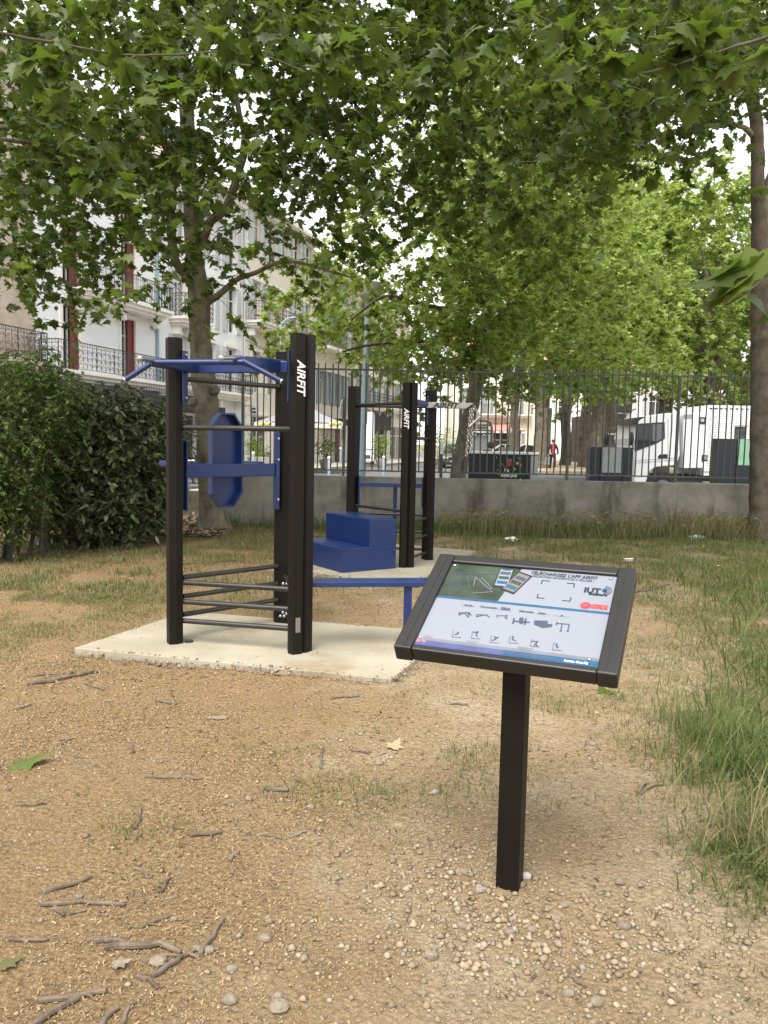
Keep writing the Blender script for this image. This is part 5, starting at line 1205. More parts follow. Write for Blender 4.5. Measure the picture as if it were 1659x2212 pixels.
# white van seen from the front
c = PY(787, 940, 50); S = empty('delivery_van', (c.x, 50, 0), 'white van seen end on with black grille and mirror between lamp and shop front', 'van')
vz = PY(787, 889, 50).z
MB().add([(c.x-.62, 50, .35), (c.x+.62, 50, .35), (c.x+.62, 50, 1.25), (c.x-.62, 50, 1.25), (c.x-.58, 50.5, vz), (c.x+.58, 50.5, vz), (c.x-.62, 54.5, .35), (c.x+.62, 54.5, .35), (c.x+.58, 54.5, vz), (c.x-.58, 54.5, vz)],
         [(0, 1, 2, 3), (3, 2, 5, 4), (4, 5, 8, 9), (0, 3, 4, 9, 6), (1, 7, 8, 5, 2), (6, 9, 8, 7), (0, 6, 7, 1)]).build('body', 'white_paint', S, bevel=.05)
MB().extrude([(c.x-.52, 49.99+.07, 1.35), (c.x+.52, 49.99+.07, 1.35), (c.x+.48, 50.3, 2.05), (c.x-.48, 50.3, 2.05)], (0, .05, 0)).build('windscreen', 'bin_grey', S)
g = MB()
for k in range(4): g.box((c.x, 49.985, .55+k*.06), (.8, .03, .035))
g.build('grille', 'dark_plastic', S)
for s in (-1, 1): MB().box((c.x+s*.75, 50.2, 1.7), (.16, .08, .34)).build('mirror', 'dark_plastic', S, bevel=.02); wheel(S, (c.x+s*.52, 50.8, .33), .33, .2, (-s, 0, 0))
MB().box((c.x, 49.985, 1.12), (1.0, .02, .03)).build('seam', 'dark_plastic', S)

# ---- white truck with cage body
YT = 22.5
def tx(zx, zy): return PY((2300+zx/2.149)*.5403, (1600+zy/2.149)*.5403, YT)
T = empty('white_truck', (tx(510, 440).x, YT, 0), 'white flatbed truck with short cab and white mesh sided box behind the railing', 'truck')
cab = [(508, 690), (508, 445), (522, 395), (505, 330), (545, 175), (600, 138), (780, 112), (892, 108), (900, 470), (870, 560), (690, 575), (640, 610), (600, 690)]
P = [tx(*p) for p in cab]; P[0].z = P[-1].z = .45
cb_ = MB().extrude([(p.x, YT, p.z) for p in P], (0, 2.0, 0)).build('cab', 'white_paint', T, bevel=.03)
def tpoly(pts, off, thick, name, mat, par, bevel=0):
    q = [tx(*p) for p in pts]; return MB().extrude([(p.x, YT-off, p.z) for p in q], (0, thick, 0)).build(name, mat, par, bevel=bevel)
fr_ = tpoly([(508, 425), (520, 215), (560, 200), (768, 188), (770, 330), (715, 362), (512, 442)], .006, .004, 'window_seal', 'dark_plastic', T)
tpoly([(520, 372), (532, 235), (565, 215), (655, 208), (655, 350), (600, 362)], .010, .004, 'window', 'glass_dark', T)
tpoly([(662, 208), (755, 203), (757, 322), (712, 350), (662, 352)], .010, .004, 'window', 'board_grey', T)
tpoly([(508, 442), (512, 425), (655, 362), (712, 366)], .014, .004, 'trim', 'dark_plastic', T)
tpoly([(710, 480), (730, 464), (790, 464), (792, 498), (712, 500)], .02, .02, 'door_handle', 'dark_plastic', T, .005)
for p0, p1 in (((796, 165), (798, 565)), ((512, 520), (870, 495)), ((512, 540), (870, 512))):
    a, b_ = tx(*p0), tx(*p1); MB().beam((a.x, YT-.003, a.z), (b_.x, YT-.003, b_.z), .012, .014).build('seam', 'bin_grey', T)
tpoly([(490, 205), (505, 165), (560, 145), (610, 145), (560, 165), (520, 205)], .0, 1.9, 'sun_visor', 'dark_plastic', T)
c = tx(625, 155); MB().ball((c.x, YT+.1, c.z), .07, 8, 6, (1.8, 1, .8)).build('roof_light', 'dark_plastic', T, smooth=True)
for zx in (430, 470): c = tx(zx, 330); MB().ball((c.x, YT-.12 if zx > 450 else YT+1.9, c.z), .10, 10, 8, (.75, .5, 2.0)).build('mirror', 'dark_plastic', T, smooth=True); MB().tube([(c.x+.1, YT-.05 if zx > 450 else YT+1.85, c.z-.3), (c.x, YT-.1 if zx > 450 else YT+1.88, c.z)], .015, 6).build('mirror_arm', 'dark_plastic', T)
wc = tx(735, 745); wcz = .40
ar = MB(); aw = [(wc.x+.47*math.cos(t), wcz+.47*math.sin(t)) for t in [PI*k/14 for k in range(15)]]
MB().extrude([(x, YT-.012, z) for x, z in aw]+[(wc.x-.47, YT-.012, .30), (wc.x+.47, YT-.012, .30)][::1], (0, .01, 0)).build('wheel_arch', 'dark_plastic', T)
wheel(T, (wc.x+.03, YT+.07, wcz), .37, .24, (0, 1, 0)); wheel(T, (wc.x+.03, YT+1.9, wcz), .37, .24, (0, 1, 0))
x1 = tx(1125, 60).x; x2 = x1+3.3
wheel(T, (x1+1.5, YT+.12, wcz), .37, .24, (0, 1, 0)); wheel(T, (x1+1.5, YT+1.9, wcz), .37, .24, (0, 1, 0))
MB().box(((x1-.9+x2)/2, YT+1., .68), (x2-x1+.9, 1.6, .16)).build('chassis', 'dark_plastic', T)
MB().box((x1-.35, YT+.35, .45), (.9, .4, .3)).build('tank', 'dark_plastic', T, bevel=.04)
a = tx(925, 125); b_ = tx(1135, 95); zl = tx(940, 585).z
lk_ = MB().add([(a.x, YT-.05, a.z), (b_.x, YT-.05, b_.z), (b_.x+.02, YT-.05, zl+.03), (a.x+.06, YT-.05, zl), (a.x, YT+2.1, a.z), (b_.x, YT+2.1, b_.z), (b_.x+.02, YT+2.1, zl+.03), (a.x+.06, YT+2.1, zl)], [(0, 1, 2, 3), (5, 4, 7, 6), (0, 4, 5, 1), (3, 2, 6, 7), (0, 3, 7, 4), (1, 5, 6, 2)]).build('locker', 'white_paint', T, bevel=.012)
for zx, zy in ((1082, 175), (1104, 498)): c = tx(zx, zy); q = MB().box((c.x, YT-.06, c.z), (.17, .03, .2)).build('latch', 'dark_plastic', lk_, bevel=.02); MB().box((c.x, YT-.078, c.z), (.1, .02, .1)).build('latch_handle', 'steel', lk_, bevel=.01)
c = tx(952, 140); MB().box((c.x+.03, YT-.055, c.z), (.24, .01, .13)).build('label_plate', 'bin_grey', lk_)
zt2 = tx(1140, 45).z
MB().box(((x1+x2)/2, YT+1.0, .86), (x2-x1, 2.1, .18)).build('bed', 'white_paint', T, bevel=.01)
cg = MB(); y0_ = YT-.06
for z in (zt2, .96): cg.box(((x1+x2)/2, y0_, z-.03), (x2-x1, .05, .07))
n = 22
for k in range(n+1): x = x1+.03+(x2-x1-.06)*k/n; cg.box((x, y0_+.002, (zt2+.95)/2), (.045 if k % 5 else .07, .03, zt2-.98))
n = 26
for k in range(n): cg.box(((x1+x2)/2, y0_+.012, 1.02+(zt2-1.1)*k/n), (x2-x1-.02, .02, .035))
cg.build('mesh_side', 'white_paint', T)
MB().box(((x1+x2)/2, YT+1.98, (zt2+.95)/2), (x2-x1, .04, zt2-.95)).build('far_side', 'bin_grey', T); MB().box((x1-.0, YT+1.0, (zt2+.9)/2), (.05, 1.9, zt2-.9)).build('front_board', 'white_paint', T)
a = tx(1455, 120); MB().box((a.x+.45, YT+.12, 1.85), (.8, .03, 1.3)).build('plywood_sheet', 'yellow_board', T)
# ---- recycling bins
def bin_(x0p, x1p, topp, Y, split, panel_mat, panel_z, label, dep=.4):
    a = PY(x0p, topp, Y); b_ = PY(x1p, topp, Y); S = empty('recycling_bin', ((a.x+b_.x)/2, Y, 0), label, 'bin', 'recycling containers on the street'); w_ = b_.x-a.x
    xs = [a.x]+[a.x+w_*s for s in split]+[b_.x]
    for i in range(len(xs)-1): MB().box(((xs[i]+xs[i+1])/2, Y+dep/2, a.z/2), (xs[i+1]-xs[i]-.012, dep, a.z)).build('housing', 'bin_dark', S, bevel=.01)
    k = 1 if len(split) > 0 else 0
    MB().box(((xs[k]+xs[k+1])/2, Y-.006, a.z-panel_z/2-.012), (xs[k+1]-xs[k]-.03, .016, panel_z)).build('front_panel', panel_mat, S, bevel=.003)
    MB().box(((xs[k]+xs[k+1])/2, Y-.004, (a.z-panel_z)/2), (xs[k+1]-xs[k]-.03, .012, a.z-panel_z-.06)).build('door', 'bin_dark', S, bevel=.003)
    return S
bin_(1276, 1369, 965, 19.5, (.24, .76), 'bin_grey', .62, 'dark steel recycling bin with light grey upper panel in front of the truck cab')
bin_(1552, 1690, 947, 19.0, (.30,), 'bin_green', .62, 'taller dark recycling bin with pale green upper panel beside the right trunk')
def meter(px, py, Y, label, w_=.26, top=.25):
    p = PY(px, py, Y); S = empty('parking_meter', (p.x, Y, 0), label, 'parking meter', 'grey ticket machines'); MB().tube([(p.x, Y, 0), (p.x, Y, p.z-.5)], .05, 8).build('pole', 'fence_paint', S); MB().box((p.x, Y, p.z-.28), (w_, .2, .5)).build('housing', 'fence_paint', S, bevel=.02); MB().extrude([(p.x-w_*.6, Y-.13, p.z-.03), (p.x+w_*.6, Y-.13, p.z-.03), (p.x+w_*.45, Y-.13, p.z+.03), (p.x-w_*.45, Y-.13, p.z+.03)], (0, .26, 0)).build('cap', 'bin_grey', S); MB().box((p.x, Y-.104, p.z-.2), (w_*.6, .01, .12)).build('screen', 'glass_dark', S)
meter(1325, 938, 26, 'grey ticket machine rising behind the grey panelled bin'); meter(1600, 920, 21.3, 'dark ticket machine rising behind the green panelled bin')
# container with the poster
Yc = 20.6; a = PY(1012, 980, Yc+.35); b_ = PY(1146, 971, Yc-.25); zt_ = (a.z+b_.z)/2
pa_, pb_ = Vector((a.x, Yc+.35, 0)), Vector((b_.x, Yc-.25, 0)); dx_ = (pb_-pa_).normalized(); dn_ = Vector((dx_.y, -dx_.x, 0)); ln_ = (pb_-pa_).length
S = empty('glass_container', (pa_+pb_)/2, 'big dark collection container with white lid and autumn leaf poster behind the wall', 'container')
def cbx(u0, u1, o0, o1, z0, z1, name, mat, par, bevel=0.): return MB().box(pa_+dx_*((u0+u1)/2)+dn_*((o0+o1)/2)+Vector((0, 0, (z0+z1)/2)), (u1-u0, o1-o0, z1-z0), ax=(dx_, dn_, Vector((0, 0, 1)))).build(name, mat, par, bevel=bevel)
cbx(0, ln_, -1.1, 0, .02, zt_-.07, 'housing', 'bin_dark', S, .02); cbx(-.03, ln_+.03, -1.13, .03, zt_-.07, zt_, 'lid', 'white_paint', S, .02)
cbx(ln_+.002, ln_+.02, -1.0, -.05, .3, zt_-.1, 'side_panel', 'bin_grey', S)
u0 = ln_*.41; u1 = ln_*.92; ps = cbx(u0, u1, .002, .008, .25, zt_-.22, 'poster', 'poster_green', S)
def cpt(px, py): d = Vector(ray(px, py)); c = Vector(CP); t = (pa_+dn_*.012-c).dot(dn_)/d.dot(dn_); return c+d*t
text_mesh('lettering', 'Ne', .13, 'white_ink', ps, cpt(1094, 1016), dx_, (0, 0, 1), .2, .002, .002, width=.13)
text_mesh('lettering', 'soyez plus', .14, 'white_ink', ps, cpt(1099, 1026.5), dx_, (0, 0, 1), .2, .003, .002, width=.43)
text_mesh('lettering', 'au geste !', .14, 'white_ink', ps, cpt(1104, 1037), dx_, (0, 0, 1), .2, .003, .002, width=.50)
c = cpt(1100, 999); Uz = Vector((0, 0, 1))
MB().extrude([c+dx_*x+Uz*z for x, z in ((-.065, .02), (.065, .02), (.06, -.06), (0, -.11), (-.06, -.06))], dn_*.004).build('crest', 'red_ink', ps)
cr2 = MB()
for k in range(5): cr2.box(c+dx_*(-.052+k*.026)+Uz*.06+dn_*.002, (.016, .004, .075 if k % 2 == 0 else .06), ax=(dx_, dn_, Uz))
cr2.build('crest', 'bin_grey', ps)
for i, (px, py) in enumerate(((1073, 989), (1078, 1005), (1085, 1002), (1088, 1006), (1113, 997), (1118, 1003), (1127, 1005), (1112, 1011), (1074, 1015), (1076, 1026), (1120, 990), (1128, 991))):
    c = cpt(px, py); V, F = leaves(np.array([c]), .06 if i in (5, 6, 7, 9) else .035, 'plane_lo', (-60, 60), 10, 0., np.array([.3*i])); 
    p2 = [Vector(v) for v in V]; q = MB()
    pts = leaf_outline('plane_lo')[1:]; s_ = .07 if i in (5, 6, 7, 9) else .03; a_ = i*1.3
    q.add([c+dx_*(s_*(x*math.cos(a_)-y*math.sin(a_)))+Uz*(s_*(x*math.sin(a_)+y*math.cos(a_))) for x, y in pts], [tuple(range(len(pts)))]); q.build('leaf_print', ('lamp_shade', 'orange_ink', 'yellow_ink', 'lamp_shade', 'red_ink')[i % 5], ps)
# tubular frame with pale board left of the container
a = PY(999, 908, 24.5); b_ = PY(1063, 908, 24.5); S = empty('display_frame', ((a.x+b_.x)/2, 24.5, 0), 'dark rounded tubular frame holding pale boards behind the container', 'frame')
w_ = b_.x-a.x; zt_ = a.z
MB().tube([(a.x, 24.5, 0), (a.x, 24.5, zt_-.15), (a.x+.15, 24.5, zt_), (b_.x-.2, 24.5, zt_), (b_.x-.05, 24.5, zt_-.06), (b_.x, 24.5, zt_-.2), (b_.x, 24.5, 0)], .035, 8).build('tube_frame', 'fence_paint', S, smooth=True)
for z in (PY(1030, 918, 24.5).z, PY(1030, 930, 24.5).z, PY(1030, 936, 24.5).z): MB().box(((a.x+b_.x)/2, 24.5, z), (w_-.06, .04, .05)).build('bar', 'fence_paint', S)
z0_ = PY(1030, 937, 24.5).z; MB().box(((a.x+b_.x)/2-.05, 24.56, z0_/2+.1), (w_-.16, .03, z0_-.3)).build('board', 'bin_grey', S); MB().box(((a.x+b_.x)/2-.05, 24.57, PY(1030, 924, 24.5).z), (w_-.1, .02, .1)).build('board', 'bin_grey', S)
# ---- scooters parked in a row
def scooter(X, Y, rz, label, mat):
    S = empty('motor_scooter', (X, Y, 0), label, 'scooter', 'scooters parked below the cream house'); c_, s_ = math.cos(rz), math.sin(rz)
    def W(a, b_, z): return Vector((X+a*c_-b_*s_, Y+a*s_+b_*c_, z))
    for a in (-.62, .62): wheel(S, W(a, 0, .24), .24, .12, (-s_, c_, 0))
    MB().extrude([W(-.75, -.14, .45), W(-.3, -.14, .3), (W(.35, -.14, .28)), W(.5, -.14, .9), W(.42, -.14, .95), W(.2, -.14, .42), W(-.15, -.14, .45), W(-.2, -.14, .72), W(-.78, -.14, .78)], Vector((-s_, c_, 0))*.28).build('body', mat, S, bevel=.03)
    MB().ball(W(-.45, 0, .82), .2, 10, 6, (1.6, .8, .4)).build('seat', 'dark_plastic', S, smooth=True); MB().tube([W(.45, -.32, 1.02), W(.5, 0, 1.0), W(.45, .32, 1.02)], .02, 6).build('handlebar', 'iron', S); MB().extrude([W(.55, -.2, .95), W(.55, .2, .95), W(.42, .17, 1.4), W(.42, -.17, 1.4)], (0, 0, .01)).build('windscreen', 'bin_grey', S)
for i, (px, lab, mt) in enumerate(((1078, 'dark scooter at the left of the row below the red awning', 'dark_plastic'), (1096, 'black scooter in the middle of the row below the red awning', 'iron'), (1116, 'grey scooter right of the middle of the row', 'car_grey'), (1136, 'dark scooter nearest the first thick alley trunk', 'dark_plastic'))): scooter(PY(px, 970, 55).x, 55+.5*i, R(70+i*25), lab, mt)

# ---- people
def person(root, joints, edges, rad, name, mat, sub=1):
    me = bpy.data.meshes.new(name); me.from_pydata([Vector(j)-root.location for j in joints], edges, []); o = bpy.data.objects.new(name, me); COL.objects.link(o); o.parent = root; me.materials.append(MATS[mat])
    sk = o.modifiers.new('skin', 'SKIN'); sk.use_smooth_shade = True
    for v, r_ in zip(me.skin_vertices[0].data, rad): v.radius = (r_, r_)
    me.skin_vertices[0].data[0].use_root = True
    s = o.modifiers.new('sub', 'SUBSURF'); s.levels = sub; s.render_levels = sub; return o
def build_person(X, Y, z0, H, label, lean=0., face=-PI/2, cloth=('navy_cloth', 'black_cloth'), shirt=None, stride=.12, armsout=.0, coat_len=.42):
    """standing or walking figure, face = heading angle"""
    root = empty('person', (X, Y, z0), label, 'person'); fx, fy = math.cos(face), math.sin(face); s = H/1.7
    def W(f, l, z): return Vector((X+(f*fx-l*fy)*s, Y+(f*fy+l*fx)*s, z0+z*s))
    ln = lambda z: math.sin(lean)*max(0, z-.92); lz = lambda z: z if z < .92 else .92+(z-.92)*math.cos(lean)
    J = {'pel': W(0, 0, .93), 'wai': W(ln(1.1), 0, lz(1.1)), 'che': W(ln(1.3), 0, lz(1.3)), 'nec': W(ln(1.45), 0, lz(1.45)), 'hb': W(ln(1.52)+.01, 0, lz(1.52)), 'ht': W(ln(1.64)+.015, 0, lz(1.64))}
    body_j = [J['pel'], J['wai'], J['che'], J['nec'], J['hb'], J['ht']]; E_ = [(0, 1), (1, 2), (2, 3), (3, 4), (4, 5)]; Rr = [.13, .115, .14, .05, .075, .07]
    arms = {}; legs = {}
    for sd_ in (-1, 1):
        i = len(body_j); sh = W(ln(1.40), .17*sd_, lz(1.40)); elb = W(ln(1.12)+(.02 if sd_ > 0 else -.02)+lean*.2, (.24+armsout)*sd_, lz(1.14)-lean*.05); wr = W(ln(.95)+.06+lean*.5, (.25+armsout)*sd_, .88+lean*.1); hn = W(ln(.95)+.09+lean*.55, (.25+armsout)*sd_, .79+lean*.1)
        body_j += [sh, elb, wr, hn]; E_ += [(2, i), (i, i+1), (i+1, i+2), (i+2, i+3)]; Rr += [.06, .045, .03, .035]; arms[sd_] = (sh, elb, wr)
        i = len(body_j); f = stride*sd_; hp = W(0, .09*sd_, .86); kn = W(f*.6+.03, .095*sd_, .48); an = W(f*1.1-.02, .095*sd_, .09); to = W(f*1.1+.13, .10*sd_, .04)
        body_j += [hp, kn, an, to]; E_ += [(0, i), (i, i+1), (i+1, i+2), (i+2, i+3)]; Rr += [.085, .058, .04, .035]; legs[sd_] = (hp, kn, an, to)
    person(root, body_j, E_, [r_*s for r_ in Rr], 'body', 'skin')
    tj = [W(0, 0, .95)]; te = []; tr_ = [.15]
    for sd_ in (-1, 1):
        hp, kn, an, to = legs[sd_]; i = len(tj); tj += [hp, kn, an]; te += [(0, i), (i, i+1), (i+1, i+2)]; tr_ += [.105, .075, .062]
    person(root, tj, te, [r_*s for r_ in tr_], 'trousers', cloth[1])
    zc_ = .93-coat_len*.25; cj = [W(0, 0, zc_), J['wai'], J['che'], W(ln(1.43), 0, lz(1.43))]; ce = [(0, 1), (1, 2), (2, 3)]; crr = [.165, .145, .165, .08]
    for sd_ in (-1, 1):
        sh, elb, wr = arms[sd_]; i = len(cj); cj += [sh, elb, wr]; ce += [(2, i), (i, i+1), (i+1, i+2)]; crr += [.082, .064, .05]
    person(root, cj, ce, [r_*s for r_ in crr], 'coat', cloth[0])
    if shirt:
        q = MB(); 
        for k in range(7): z = 1.40-k*.07; q.ball(W(ln(z)+.135+(.02 if 2 < k else .0), 0, lz(z)), .085*s, 8, 5, (1, .6, 1))
        q.build('blouse', shirt, root, smooth=True)
    hc = W(ln(1.6)+.015, 0, lz(1.6)); MB().ball(hc+Vector((0, 0, .035*s))-Vector((fx, fy, 0))*.025, .105*s, 12, 8, (1, 1, 1.0)).build('hair', 'hair', root, smooth=True)
    q = MB(); q.ball(W(ln(1.56)+.105, 0, lz(1.57)), .016*s, 6, 4); q.build('nose', 'skin', root, smooth=True)
    for sd_ in (-1, 1): q = MB(); q.ball(W(ln(1.6)+.092, .03*sd_, lz(1.60)), .011*s, 6, 4); q.build('eye', 'hair', root); q = MB(); to = legs[sd_][3]; q.ball(to-Vector((fx, fy, 0))*.04+Vector((0, 0, .0)), .06*s, 8, 5, (1.3 if abs(fx) > .5 else .8, 1.3 if abs(fy) > .5 else .8, .75)); q.build('shoe', 'orange_ink' if shirt else 'dark_plastic', root, smooth=True)
    return root
p = PY(1193, 1013, 43.8); build_person(p.x, 43.8, .22, 1.66, 'woman walking towards the park in red top, dark coat and black trousers', 0, -PI/2+.05, ('navy_cloth', 'black_cloth'), 'red_cloth', .12, .03)
h = PY(1182, 996, 43.6); S = empty('shopping_bag', (h.x, 43.6, .55), 'pale grey bag carried by the walking woman', 'bag'); MB().add([(h.x-.14, 43.5, .5), (h.x+.14, 43.5, .5), (h.x+.14, 43.66, .5), (h.x-.14, 43.66, .5), (h.x-.10, 43.55, .95), (h.x+.10, 43.55, .95), (h.x+.10, 43.6, .95), (h.x-.10, 43.6, .95)], [(0, 3, 2, 1), (4, 5, 6, 7), (0, 1, 5, 4), (1, 2, 6, 5), (2, 3, 7, 6), (3, 0, 4, 7)]).build('bag_body', 'grey_cloth', S, bevel=.03)
MB().torus((h.x, 43.57, .97), .08, .008, (1, 0, 0), (0, 0, 1), 10, 4, PI).build('handle', 'grey_cloth', S)
p = PY(1036, 1000, 21.6); build_person(p.x-.1, 21.6, 0, 1.72, 'person in dark jacket bending forward at the left end of the container', R(38), R(12), ('black_cloth', 'jean'), None, .1, .02, .3)
# ================================================================== GROUND CLUTTER
def gz(x, y): return float(ground_z(np.array([x]), np.array([y]))[0])
def GP(px, py, lift=0.):
    p = G(px, py, 0); p.z = gz(p.x, p.y)+lift; return p
STK = 'fallen sticks on the bare ground'
def stick(pts, r, label, mat='stick_bark', fork=None):
    r = r*.82
    P = [GP(*p, lift=r*.7) for p in pts]; c = P[0]; rr = random.Random(int(pts[0][0]*7+pts[0][1]))
    Q = [P[0]]
    for a, b_ in zip(P[:-1], P[1:]):
        k = max(2, int((b_-a).length/.05))
        for i in range(1, k+1):
            q = a.lerp(b_, i/k); q.x += rr.gauss(0, .004); q.y += rr.gauss(0, .004); q.z = gz(q.x, q.y)+r*(.7+rr.random()*.5); Q.append(q)
    m_ = MB(); m_.tube(Q, [r*(1.1-.45*i/len(Q))*rr.uniform(.86, 1.14) for i in range(len(Q))], 7)
    if fork:
        i, (fx_, fy_) = fork; a = Q[min(len(Q)-2, int(i*len(Q)))]; b_ = GP(fx_, fy_, r*.5); m_.tube([a, a.lerp(b_, .5)+Vector((0, 0, r*.5)), b_], [r*.7, r*.5, r*.35], 6)
    o = m_.build('stick', mat, None, smooth=True); return tag(o, label, 'stick', STK)
for a in (
 ([(92, 1927), (140, 1912), (192, 1889)], .0105, 'thick brown stick slanting up to the right above the long straight forked one', 'stick_bark', None),
 ([(88, 1954), (150, 1949), (200, 1948), (268, 1953)], .009, 'long straight brown stick with small fork at its right end', 'stick_bark', (.85, (248, 1962))),
 ([(118, 1960), (130, 1972), (143, 1977)], .009, 'short bent grey stub just below the long forked stick', 'stick_bark', None),
 ([(150, 1973), (188, 1965)], .006, 'thin pale twig beside the short bent stub', 'stick_bark', None),
 ([(190, 2029), (235, 2031), (287, 2041)], .0105, 'thick curved stick just above the longest one in the left pile', 'stick_bark', None),
 ([(225, 2049), (290, 2046), (340, 2045), (395, 2048)], .0125, 'longest and thickest stick of the pile at lower left', 'stick_bark', None),
 ([(305, 2068), (350, 2063), (392, 2058)], .007, 'medium twig lying just under the thickest stick', 'stick_bark', None),
 ([(327, 2104), (365, 2086), (395, 2062), (425, 2042)], .010, 'diagonal stick crossing the right end of the pile', 'stick_bark', (.8, (432, 2066))),
 ([(432, 2058), (455, 2018), (485, 1979)], .009, 'straight light brown stick pointing up from the pale stones', 'stick_bark', None),
 ([(80, 2157), (150, 2148), (227, 2144)], .0105, 'knobbly grey brown stick near the lower left corner', 'stick_bark', (.7, (205, 2158))),
 ([(55, 2225), (110, 2185), (167, 2152)], .012, 'thick dark stick running out of the frame at bottom left', 'stick_bark', None),
 ([(218, 2215), (240, 2188), (260, 2172)], .009, 'left one of two short parallel sticks on the bottom edge', 'stick_bark', None),
 ([(258, 2218), (278, 2185), (290, 2160)], .007, 'right one of two short parallel sticks on the bottom edge, paler and thinner', 'stick_bark', None),
 ([(20, 2033), (60, 2031), (100, 2029)], .008, 'greyish stick near the left edge beside the yellow leaf', 'stick_bark', None),
 ([(298, 2104), (320, 2112), (342, 2124)], .008, 'short reddish stick below the diagonal one', 'stick_bark', None),
 ([(300, 2002), (340, 1985), (372, 1974)], .007, 'thin double twig above the thickest stick', 'stick_bark', (.3, (350, 1996))),
 ([(290, 1795), (299, 1775), (305, 1754)], .009, 'upright grey stick standing out in the small grass tuft', 'stick_bark', None),
 ([(312, 1682), (360, 1683), (432, 1684)], .008, 'long flat brown stick in the middle of the bare ground', 'stick_bark', None),
 ([(572, 1703), (625, 1707)], .013, 'thick reddish broken stick left of the middle grass patch', 'stick_bark', None),
 ([(282, 1607), (285, 1620), (286, 1632)], .009, 'short upright pale stick left of centre', 'stick_bark', None),
 ([(125, 1612), (152, 1592)], .006, 'small dark twig above the big green leaf', 'stick_bark', None),
 ([(410, 1804), (440, 1800), (472, 1798)], .010, 'dark broken stick heap with two prongs', 'stick_bark', (.6, (455, 1812))),
 ([(345, 1922), (357, 1905), (371, 1892)], .009, 'short pale barked stick on the small pebble heap', 'stick_bark', None),
 ([(290, 1862), (310, 1880), (325, 1888)], .006, 'thin forked twig left of the pebble heap', 'stick_bark', None),
 ([(557, 1800), (585, 1803), (610, 1812)], .007, 'grey bent twig left of the cream coloured one', 'stick_bark', None),
 ([(625, 1806), (645, 1799), (660, 1794)], .006, 'cream coloured peeled twig near the centre', 'stone_pale', None),
 ([(30, 1745), (75, 1743), (102, 1739)], .006, 'thin stick near the left edge below the big green leaf', 'stick_bark', None),
 ([(495, 1855), (505, 1845), (517, 1839)], .009, 'short chunky stick below the bare ground centre', 'stick_bark', (.5, (522, 1852))),
 ([(580, 1898), (590, 1907), (600, 1916)], .007, 'small slanting twig left of the sign post', 'stick_bark', None),
 ([(59, 1478), (110, 1470), (160, 1457), (215, 1446)], .016, 'long thick dark branch left of the near concrete pad', 'stick_bark', (.55, (158, 1449))),
 ([(62, 1461), (110, 1455), (140, 1451)], .006, 'thin twig just behind the long dark branch', 'stick_bark', None),
 ([(181, 1469), (205, 1480), (225, 1486)], .009, 'pale twig right of the long dark branch', 'stick_bark', None),
 ([(335, 1512), (360, 1517), (380, 1523)], .010, 'dark stick below the left half of the near pad', 'stick_bark', None),
 ([(316, 1427), (345, 1430), (368, 1436)], .008, 'light curved twig against the front edge of the near pad', 'stick_bark', None),
 ([(28, 1532), (50, 1524), (70, 1520)], .007, 'thin dark twig near the left edge below the long branch', 'stick_bark', None),
 ([(712, 1512), (745, 1511), (775, 1509)], .009, 'straight stick below the right half of the near pad', 'stick_bark', None),
 ([(971, 1521), (990, 1522), (1010, 1523)], .009, 'short straight stick left of the sign post under the panel', 'stick_bark', None),
 ([(700, 1617), (697, 1640), (694, 1660)], .007, 'upright twig in the left half of the middle grass patch', 'stick_bark', None),
 ([(757, 1619), (780, 1625), (798, 1629)], .007, 'thin twig in the right half of the middle grass patch', 'stick_bark', None),
 ([(1371, 1277), (1410, 1272), (1449, 1261)], .014, 'long pale branch behind the right edge of the sign', 'stick_bark', None),
 ([(1379, 1717), (1390, 1706), (1398, 1697)], .007, 'pale twig, left of a pair, in the grass at right', 'stick_bark', None),
 ([(1383, 1718), (1405, 1707), (1432, 1697)], .007, 'pale twig, right of a pair, in the grass at right', 'stick_bark', None),
 ([(1235, 2090), (1248, 2112), (1265, 2126)], .007, 'thin curved twig at lower right among the gravel', 'stick_bark', None),
 ([(395, 1219), (460, 1215), (520, 1212)], .012, 'long thin dark branch on the grass behind the near rack', 'stick_bark', None),
 ([(1000, 1205), (1060, 1200)], .01, 'small dark branch beyond the farther pad', 'stick_bark', None)): stick(*a)
